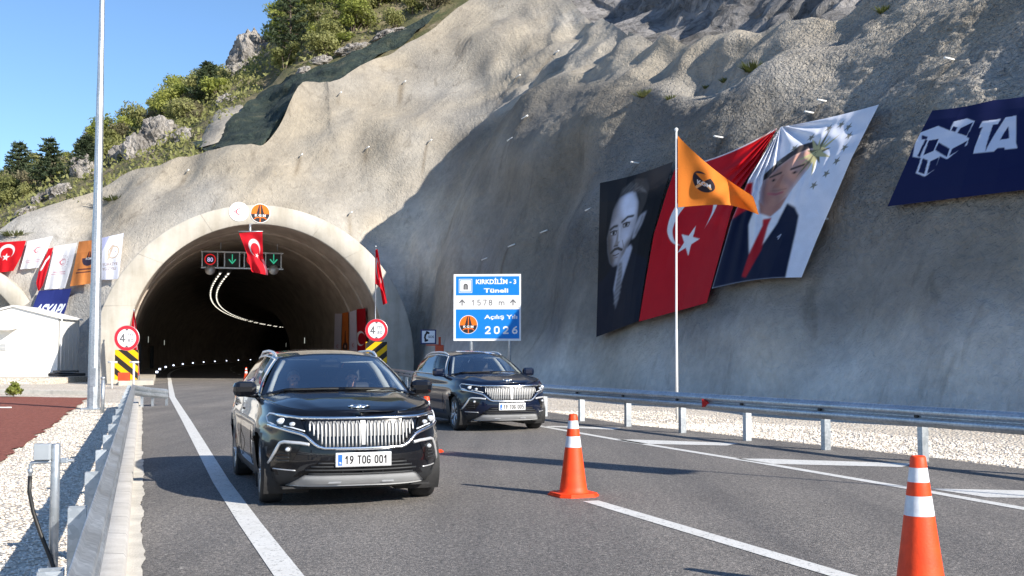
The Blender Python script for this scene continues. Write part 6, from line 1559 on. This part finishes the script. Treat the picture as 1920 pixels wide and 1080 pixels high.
# ------------------------------------------------------------------ the people in the first car
def skin_person(name, joints, bones, mats_fn, mats, parent_loc, heading, eyes, label, hair_m, hair_pts):
    me = bpy.data.meshes.new(name); ks = list(joints); me.from_pydata([joints[q][0] for q in ks], [(ks.index(a), ks.index(b)) for a, b in bones], [])
    o = bpy.data.objects.new(name, me); C.objects.link(o)
    md = o.modifiers.new('skin', 'SKIN'); md.use_smooth_shade = True; md.branch_smoothing = .4
    for q, sv in zip(ks, me.skin_vertices[0].data):
        r = joints[q][1]; sv.radius = (r, r) if not isinstance(r, tuple) else r; sv.use_root = q == 'pelvis'
    sb_ = o.modifiers.new('sub', 'SUBSURF'); sb_.levels = sb_.render_levels = 2
    dg = bpy.context.evaluated_depsgraph_get(); m2 = bpy.data.meshes.new_from_object(o.evaluated_get(dg))
    o.modifiers.clear(); o.data = m2
    for mm in mats: m2.materials.append(mm)
    for p_ in m2.polygons: p_.material_index = mats_fn(p_.center); p_.use_smooth = True
    o.location = parent_loc; o.rotation_euler = (0, 0, heading); tag(o, label, 'person')
    hm = MB(); hc, hr = hair_pts
    n = 14; V = []
    for i in range(8):
        for q in range(20):
            t = (i/7)*1.75; a = 2*math.pi*q/20; fr = max(0, math.sin(a)); tt = t*(1-.42*fr)
            V.append((hc[0]+hr*math.sin(tt)*math.cos(a)*.93, hc[1]+hr*1.12*math.sin(tt)*math.sin(a), hc[2]+hr*1.1*math.cos(tt)))
    hm.add(V, [(i*20+q, i*20+(q+1) % 20, (i+1)*20+(q+1) % 20, (i+1)*20+q) for i in range(7) for q in range(20)], 0, True); hm.build('hair', hair_m, o)
    for e in eyes: MB().ellip(e, (.012, .008, .009), 0, 8).build('eye', M['gloss'], o)
    return o
def seated(x, driver):
    y0 = -.30; hx = x; J = {'pelvis': ((x, y0-.02, .70), (.17, .13)), 'belly': ((x, y0-.04, .84), (.165, .135)), 'chest': ((x, y0-.05, 1.00), (.18, .125)), 'neck0': ((x, y0-.04, 1.125), (.075, .07)), 'neck': ((x, y0-.02, 1.19), (.056, .056)),
         'jaw': ((x, y0+.015, 1.245), (.062, .070)), 'skull': ((x, y0+.0, 1.325), (.074, .090)), 'crown': ((x, y0-.01, 1.385), (.058, .070)), 'nose': ((x, y0+.105, 1.288), (.011, .013)), 'chin': ((x, y0+.070, 1.232), (.030, .026)),
         'earl': ((x-.083, y0-.005, 1.30), (.008, .018)), 'earr': ((x+.083, y0-.005, 1.30), (.008, .018)),
         'shl': ((x-.17, y0-.06, 1.06), (.075, .075)), 'shr': ((x+.17, y0-.06, 1.06), (.075, .075)),
         'hipl': ((x-.11, y0+.08, .68), (.09, .09)), 'hipr': ((x+.11, y0+.08, .68), (.09, .09)), 'knl': ((x-.13, y0+.50, .72), (.065, .065)), 'knr': ((x+.13, y0+.50, .72), (.065, .065)), 'anl': ((x-.13, y0+.62, .36), (.045, .045)), 'anr': ((x+.13, y0+.62, .36), (.045, .045))}
    B = [('pelvis','belly'),('belly','chest'),('chest','neck0'),('neck0','neck'),('neck','jaw'),('jaw','skull'),('skull','crown'),('skull','nose'),('jaw','chin'),('skull','earl'),('skull','earr'),('chest','shl'),('chest','shr'),('pelvis','hipl'),('pelvis','hipr'),('hipl','knl'),('hipr','knr'),('knl','anl'),('knr','anr')]
    def arm(sd, elbow, wrist, palm, fdir, up):
        sh_ = 'shl' if sd < 0 else 'shr'; t = 'l' if sd < 0 else 'r'
        J['el'+t] = (elbow, (.05, .05)); J['wr'+t] = (wrist, (.03, .027)); J['pa'+t] = (palm, (.036, .02))
        B.extend([(sh_, 'el'+t), ('el'+t, 'wr'+t), ('wr'+t, 'pa'+t)])
        f_ = Vector(fdir).normalized(); u_ = Vector(up).normalized(); s_ = f_.cross(u_).normalized(); P = Vector(palm)
        for k, (o_, L_) in enumerate(((-.027, .062), (-.009, .074), (.009, .070), (.027, .054))):
            b_ = P+s_*o_+f_*.03; m_ = b_+f_*L_*.5+u_*.008; e_ = m_+f_*L_*.3-u_*L_*.38
            J[f'f{k}a'+t] = (tuple(b_), .0095); J[f'f{k}b'+t] = (tuple(m_), .0088); J[f'f{k}c'+t] = (tuple(e_), .0078); B.extend([('pa'+t, f'f{k}a'+t), (f'f{k}a'+t, f'f{k}b'+t), (f'f{k}b'+t, f'f{k}c'+t)])
        b_ = P-s_*.03*sd*-1-f_*.01; e_ = b_-s_*.03*sd*-1+f_*.035-u_*.012
        J['tha'+t] = (tuple(b_), .0105); J['thb'+t] = (tuple(e_), .009); B.extend([('pa'+t, 'tha'+t), ('tha'+t, 'thb'+t)])
    if driver:
        arm(-1, (x-.27, y0+.16, .90), (x-.19, y0+.40, 1.02), (x-.175, y0+.455, 1.055), (.35, .45, .55), (-.2, -.6, .7))
        arm(1, (x+.27, y0+.14, .90), (x+.14, y0+.38, 1.09), (x+.115, y0+.445, 1.125), (-.45, .45, .5), (.1, -.5, .8))
    else:
        arm(-1, (x-.26, y0+.06, .84), (x-.13, y0+.30, .80), (x-.10, y0+.36, .80), (.3, 1, 0), (0, 0, 1))
        arm(1, (x+.26, y0+.06, .84), (x+.13, y0+.30, .80), (x+.10, y0+.36, .80), (-.3, 1, 0), (0, 0, 1))
    wr = [Vector(J['wrl'][0]), Vector(J['wrr'][0])]; pal = [Vector(J['pal'][0]), Vector(J['par'][0])]
    def mf(c):
        c = Vector(c)
        for w_, p_ in zip(wr, pal):
            if (c-p_).length < .115 and (c-w_).dot(p_-w_) > -.0002: return 0
            if (c-w_).length < .055: return 2
        if c.z > 1.185: return 0
        if c.z > 1.155: return 2
        dx = abs(c.x-x)
        if c.z > .86 and c.y > y0+.0 and dx < .085*(c.z-.86)/.29:
            return 3 if dx < .022 else 2
        return 1
    return J, B, mf, [M['skin'], M['suit'], M['shirt'], M['tie']], [(x-.030, y0+.086, 1.318), (x+.030, y0+.086, 1.318)], ((x, y0-.012, 1.318), .092)
for x, dr_, lab, hm in ((.37, False, 'man in dark suit and light shirt in the front passenger seat of the black car', M['hairgrey']), (-.37, True, 'man in dark suit holding the steering wheel of the black car', M['hairdark'])):
    J, B, mf, mats, eyes, hp = seated(x, dr_)
    skin_person('person', J, B, mf, mats, CAR1.location, CAR1.rotation_euler.z, eyes, lab, hm, hp)
# ------------------------------------------------------------------ plants, rocks and netting on the hillside
def leafcloud(n, clumps, size, seed, flatten=.8):
    """many small leaf-sized quads through the volume of several clumps"""
    r = np.random.default_rng(seed); V = []; Fs = []
    wsum = np.array([c[3]**2 for c in clumps]); wsum = wsum/wsum.sum()
    which = r.choice(len(clumps), n, p=wsum)
    for i in range(n):
        cx, cy, cz, cr = clumps[which[i]]
        d = r.normal(size=3); d /= np.linalg.norm(d); rr = cr*(r.random()**.42)*(.85+.3*r.random())
        p = np.array([cx, cy, cz])+d*rr*np.array([1, 1, flatten])
        a = r.normal(size=3); a /= np.linalg.norm(a); b = np.cross(a, d+r.normal(size=3)*.4); b /= np.linalg.norm(b)+1e-9
        s_ = size*(.6+.8*r.random()); q = [p-a*s_*.5, p+b*s_*.36, p+a*s_*.6, p-b*s_*.3]
        k = len(V); V += [tuple(x) for x in q]; Fs.append((k, k+1, k+2, k+3))
    return V, Fs
def shrub_proto(seed, w_, h_, leafm, n, ls, stems=4):
    r = np.random.default_rng(seed); cl_ = []
    for k in range(r.integers(6, 10)):
        a = r.random()*6.28; q = r.random()**.6*w_*.42; cl_.append((q*math.cos(a), q*math.sin(a), h_*(.34+.5*r.random()*(1-.5*q/w_)), w_*(.17+.13*r.random())))
    V, Fs = leafcloud(n, cl_, ls, seed+5)
    root = empty('shrub', (0, 0, -500)); MB().add(V, Fs, 0, False).build('crown', leafm, root, weld=False)
    t = MB()
    for c in cl_[:stems]: t.tube([(0, 0, -.4), (c[0]*.4, c[1]*.4, c[2]*.45), (c[0]*.9, c[1]*.9, c[2])], [.06, .045, .015], 5)
    t.build('trunk', M['bark'], root, weld=False)
    return root
PRO = [shrub_proto(11, 3.2, 2.5, M['leaf1'], 1300, .21), shrub_proto(12, 2.7, 2.3, M['leaf2'], 1150, .20), shrub_proto(13, 3.0, 2.0, M['leaf3'], 800, .19), shrub_proto(14, 2.2, 2.9, M['leaf1'], 1100, .20), shrub_proto(15, 3.8, 3.2, M['leaf2'], 1600, .22)]
LAB = ['olive green rounded shrub growing on the slope above the tunnel', 'fresh green bushy shrub growing on the slope above the tunnel', 'dry brownish sparse shrub growing on the slope above the tunnel', 'upright olive green shrub growing on the slope above the tunnel', 'large bright green bush growing on the slope above the tunnel']
RK = [(478,112,84,92,'tall pale grey rock outcrop standing out among the bushes below the ridge'), (432,122,40,30,'small grey rock on the skyline left of the tall outcrop'), (445,140,46,42,'dark shaded boulder at the foot of the tall rock outcrop'),
      (300,262,70,74,'pale jagged rock face just right of the lamp post above the concrete'), (258,290,50,66,'fissured pale rock between lamp post and concrete edge'), (345,258,34,34,'orange-tinged broken rock beside the smooth concrete patch'), (226,300,44,50,'grey rock right beside the lamp post on the slope'),
      (160,325,44,60,'grey rock left of the lamp post on the slope'), (112,362,44,30,'dark grey boulder below the bushes left of the lamp post'), (78,378,38,26,'grey boulder above the concrete edge left of the lamp post'), (45,402,40,24,'pale boulder low on the slope at the left'),
      (600,118,40,22,'pale loose rock on top of the green netting'), (660,95,60,20,'row of reddish rock along the netting top edge'), (730,68,60,20,'broken dark rock below the bushes near the upper netting'), (570,136,26,18,'small pale rock at the upper netting edge'), (585,32,34,24,'grey rock among the bushes near the top of the slope'), (425,190,34,24,'pale rock above the smooth concrete patch')]
upE = [(360,270),(392,262),(420,240),(440,216),(462,196),(485,178),(515,158),(545,142),(580,130),(640,112),(690,84),(740,60),(790,38),(828,20)]
used = [False]*5; nh, nc = HILL.shape[:2]
hpx, hpy = proj(HILL); cnt = 0; tries = 0; placed = []
BD = lambda px: float(interp(YB, px))
while cnt < 288 and tries < 16000:
    tries += 1; i = int(RNG.random()*64); j = RNG.integers(0, nc); px, py = hpx[i, j], hpy[i, j]
    if not (-70 < px < 905) or (cnt < 70 and px < 560): continue
    netz = 375 < px < 850 and py > np.interp(px, [q[0] for q in upE], [q[1] for q in upE])-5
    if netz or (py > BD(px)-(16 if px < 375 else 3)) : continue
    if 375 < px < 475 and 185 < py < 285: continue
    if any(abs(px-q[0]) < q[2]*.5+8 and q[1]-q[3]*.35 < py < q[1]+q[3]*.5+24 for q in RK): continue
    P = HILL[i, j]
    if any((P[0]-q[0])**2+(P[1]-q[1])**2+(P[2]-q[2])**2 < q[3]**2 for q in placed): continue
    u = RNG.random(); k = 0 if u < .34 else 1 if u < .58 else 2 if u < .72 else 3 if u < .88 else 4
    o = PRO[k] if not used[k] else copy_tree(PRO[k]); used[k] = True
    s_ = .58+.50*RNG.random(); o.location = (P[0], P[1], P[2]-.15); o.rotation_euler = (0, 0, RNG.random()*6.28); o.scale = (s_, s_, s_*(.85+.35*RNG.random()))
    tag(o, LAB[k], 'shrub', 'shrubs on the slope above the tunnel'); cnt += 1; placed.append((*P, .70*s_))
for k in range(5):
    if not used[k]: bpy.data.objects.remove(PRO[k])
# conifers
def pine(px, py, hpx_, label, seed, group=None):
    r = np.random.default_rng(seed); h_, n__ = hit(px, py, BV_H)
    if h_ is None:
        h_ = at(px, py, 118)
    H_ = hpx_/F*h_.y; root = empty('pine_tree', tuple(h_-Vector((0, 0, .3))), label=label, cat='pine tree', group=group)
    MB().tube([(0, 0, -.6), (.05, 0, H_*.5), (0, .05, H_)], [.16, .10, .02], 7).build('trunk', M['bark'], root)
    V, Fs = [], []; lm_ = MB()
    z = H_*.16
    while z < H_*.98:
        f = z/H_; L_ = H_*.42*(1-f)**.7*(.75+.5*r.random())+.18; nb_ = 5 if f < .85 else 4; a0 = r.random()*6.28
        for q in range(nb_):
            a = a0+6.28*q/nb_+r.normal()*.2; LL_ = L_*(.65+.5*r.random()); e = np.array([math.cos(a)*LL_, math.sin(a)*LL_, LL_*(.16+.12*r.random())])
            lm_.tube([(0, 0, z), tuple(np.array([0, 0, z])+e*.95)], [.03, .008], 4)
            for t in np.linspace(.25, 1.0, int(8+LL_*9)):
                c = np.array([0, 0, z])+e*t+r.normal(size=3)*np.array([.10, .10, .05])*LL_*.6
                for _ in range(3):
                    d = r.normal(size=3); d[2] = abs(d[2])*.6; d /= np.linalg.norm(d); s_ = .24+.14*r.random(); b = np.cross(d, r.normal(size=3)); b /= np.linalg.norm(b); k = len(V)
                    V += [tuple(c-b*.05), tuple(c+b*.05), tuple(c+d*s_+b*.03), tuple(c+d*s_-b*.03)]; Fs.append((k, k+1, k+2, k+3))
        z += H_*.095*(1.15-.5*f)
    lm_.build('limbs', M['bark'], root, weld=False)
    MB().add(V, Fs, 0, False).build('crown', M['needle'], root, weld=False)
pine(34, 352, 95, 'dark layered pine on the skyline at the left edge', 21)
pine(92, 350, 100, 'dark pine on the skyline between the left edge and the lamp post', 22)
pine(160, 322, 75, 'small rounded pine on the skyline just left of the lamp post', 23)
pine(543, 112, 155, 'tall dark conifer on the ridge where sky meets slope at the top', 25)
pine(388, 192, 85, 'dark conifer on the ridge left of the grey rock outcrop', 26)
# rocks
def rock(px, py, wpx, hpx_, label, seed, bv=None, stretch=(1, 1, 1)):
    h_, n__ = hit(px, py, bv or BV_H)
    if h_ is None: return
    w_ = wpx/F*h_.y; hh_ = hpx_/F*h_.y
    n = 40; P = np.zeros((n+1, 2*n, 3))
    for i in range(n+1):
        t = math.pi*i/n
        for q in range(2*n):
            a = math.pi*q/n; P[i, q] = (math.sin(t)*math.cos(a), math.sin(t)*math.sin(a), math.cos(t))
    d = 1+.42*ridge(P*1.5+seed*3.7, 4, seed)+.18*fbm(P*4+seed, 3, seed+4); d[0] = d[0].mean(); d[-1] = d[-1].mean()
    P = P*d[..., None]*np.array([w_/2, w_/2*.8, hh_/2])
    mb = MB(); V = P.reshape(-1, 3); m_ = 2*n
    mb.add(V.tolist(), [(i*m_+q, (i+1)*m_+q, (i+1)*m_+(q+1) % m_, i*m_+(q+1) % m_) for i in range(n) for q in range(m_)], 0, False)
    o = mb.build('boulder', M['rock']); o.location = h_+Vector((0, .06*w_, 0)); o.rotation_euler = (0, rad(-18), 0)
    tag(o, label, 'rock')
for k, (px, py, wq, hq, lab) in enumerate(RK): rock(px, py, wq, hq, lab, k+3)
# netting draped over the upper edge of the sprayed concrete
lowE = [(388,283),(420,281),(455,280),(492,274),(510,250),(530,222),(548,198),(562,172),(585,162),(610,156),(640,150),(680,122),(715,100),(760,80)]
upE = [(360,270),(392,262),(420,240),(440,216),(462,196),(485,178),(515,158),(545,142),(580,130),(640,112),(690,84),(740,60),(790,38),(828,20)]
nl = 120; tl_ = np.linspace(0, 1, nl); le = np.stack([np.interp(tl_, np.linspace(0, 1, 14), [p_[q] for p_ in lowE]) for q in (0, 1)], 1); ue = np.stack([np.interp(tl_, np.linspace(0, 1, 14), [p_[q] for p_ in upE]) for q in (0, 1)], 1)
NT_ = np.zeros((26, nl, 3)); ok = True
for i, v in enumerate(np.linspace(0, 1, 26)):
    for q in range(nl):
        px, py = le[q]*(1-v)+ue[q]*v; py += 3*math.sin(q*.5)*(v == 0)
        h_ = hit(px, py-3*(1-v), BV_H)[0] or hit(px, py, BV_C)[0]
        NT_[i, q, 1] = h_.y if h_ is not None else np.nan
        NT_[i, q, 0], NT_[i, q, 2] = px, py
D = NT_[..., 1]; D[np.isnan(D)] = np.nanmedian(D)
Dp = np.pad(D, 2, mode='edge'); D = np.min([Dp[a:a+26, b:b+nl] for a in range(5) for b in range(5)], axis=0)
for _ in range(3):
    Dp = np.pad(D, 1, mode='edge'); D = np.minimum(D, (Dp[:-2, 1:-1]+Dp[2:, 1:-1]+Dp[1:-1, :-2]+Dp[1:-1, 2:])/4)
for i in range(26):
    for q in range(nl): NT_[i, q] = at(float(NT_[i, q, 0]), float(NT_[i, q, 2]), float(D[i, q])-.55)
NT_[..., 2] += .25*fbm(NT_/1.1, 3, 7); NT_[..., 1] += .55*ridge(NT_/np.array([3.5, 3.5, 1.6]), 3, 8)-.25
o = gridmesh('slope_netting', NT_, M['net']); tag(o, 'dark green netting draped along the upper edge of the sprayed concrete', 'netting')
# smooth patch of sprayed concrete beside the netting
pe0 = [(368,280),(375,262),(384,240),(396,220),(412,204)]; pe1 = [(412,266),(430,248),(446,230),(458,212),(452,196)]
PP = np.zeros((20, 24, 3))
for i, v in enumerate(np.linspace(0, 1, 20)):
    a = [np.interp(v, np.linspace(0, 1, 5), [p_[q] for p_ in pe0]) for q in (0, 1)]; b = [np.interp(v, np.linspace(0, 1, 5), [p_[q] for p_ in pe1]) for q in (0, 1)]
    for j, u in enumerate(np.linspace(0, 1, 24)):
        px, py = a[0]*(1-u)+b[0]*u, a[1]*(1-u)+b[1]*u; h_ = hit(px, py, BV_H)[0] or hit(px, py, BV_C)[0]
        yv = (h_.y if h_ is not None else 90); PP[i, j] = at(px, py, yv-(.2+1.5*math.sin(math.pi*u)**.7*math.sin(math.pi*(.15+.8*v))))
PP += .25*fbm(PP/1.8, 3, 9)[..., None]
gridmesh('concrete_patch', PP, M['shotcrete'], attr={'tone': np.full(PP.shape[:2], 1.1), 'tan': np.full(PP.shape[:2], .5), 'grit': np.full(PP.shape[:2], .3)}, kind='structure')
# low growth between the shrubs: uncountable, one mass
V, Fs = [], []; r = np.random.default_rng(5); k = 0
while k < 30000:
    i = r.integers(0, 72); j = r.integers(0, nc-1); px, py = hpx[i, j], hpy[i, j]
    if not (-80 < px < 930) or (375 < px < 850 and py > np.interp(px, [q[0] for q in upE], [q[1] for q in upE])-6): k += 1; continue
    P = HILL[i, j]*(1-(f := r.random()))+HILL[min(i+1, nh-1), j+1]*f
    P = P+np.array([r.normal()*.35, r.normal()*.35, .05+.35*r.random()]); a = r.normal(size=3); a[2] = abs(a[2])+.4; a /= np.linalg.norm(a); b = np.cross(a, r.normal(size=3)); b /= np.linalg.norm(b); s_ = .16+.2*r.random()
    q = len(V); V += [tuple(P-b*s_*.3), tuple(P+b*s_*.3), tuple(P+a*s_+b*s_*.2), tuple(P+a*s_-b*s_*.2)]; Fs.append((q, q+1, q+2, q+3)); k += 1
MB().add(V, Fs, 0, False).build('undergrowth', M['leaf1'], weld=False, kind='stuff')
# tufts growing out of the sprayed concrete, and the little plant by the mulch bed
def tuft(loc, w_, h_, n, label, mat='grass', seed=1, cat='grass tuft', group=None):
    r = np.random.default_rng(seed); V, Fs = [], []
    for _ in range(n):
        a = r.random()*6.28; q = r.random()**.5*w_*.35; b = np.array([q*math.cos(a), q*math.sin(a)*.5, 0]); L_ = h_*(.5+.6*r.random()); d = np.array([math.cos(a)*.6*r.random()*w_, math.sin(a)*.6*r.random()*w_*.6, L_]); s_ = .02+.016*r.random()*w_; k = len(V)
        sd = np.array([-math.sin(a), math.cos(a), 0])*s_
        V += [tuple(b-sd), tuple(b+sd), tuple(b+d*.6+sd*.8), tuple(b+d), tuple(b+d*.6-sd*.8)]; Fs.append((k, k+1, k+2, k+3, k+4))
    o = MB().add(V, Fs).build('grass_tuft', M[mat], weld=False); o.location = loc; tag(o, label, cat, group)
for k, (px, py, w_, lab) in enumerate([(1414,130,1.1,'large green grass tuft growing on the ledge above the white portrait banner'), (1210,178,.9,'low green grass tuft on the concrete slope above the dark portrait banner'), (1258,183,.5,'small grass tuft just right of another on the concrete ledge'), (1360,150,.5,'small grass tuft on the ledge left of the large tuft'), (1660,20,.7,'green grass tuft near the top edge of the frame above the navy banner'), (1325,162,.35,'tiny grass tuft between the ledge tufts')]):
    h_, n__ = hit(px, py, BV_C)
    if h_: tuft(h_-Vector((0, 0, .12)), w_, .32*w_+.08, int(170*w_), lab, seed=k)
for k, (px, py) in enumerate([(215,374),(28,440)]):
    h_, n__ = hit(px, py, BV_C)
    if h_ is None: h_, n__ = hit(px, py, BV_H)
    if h_: tuft(h_-Vector((0, 0, .1)), 2.2, .4, 150, ['thin grass patch on the concrete just right of the lamp post', 'thin grass patch above the red flag at the left edge'][k], seed=k+9)
g0 = G(26, 746); V, Fs = leafcloud(420, [(0,0,.32,.26), (.14,.05,.25,.18), (-.15,0,.22,.18), (0,0,.5,.14)], .10, 77)
o = empty('plant', tuple(g0), label='small green garden shrub at the far edge of the red mulch bed', cat='plant'); MB().add(V, Fs).build('crown', M['leaf2'], o, weld=False)
MB().tube([(0, 0, -.05), (0, 0, .35)], .015, 6).build('trunk', M['bark'], o)
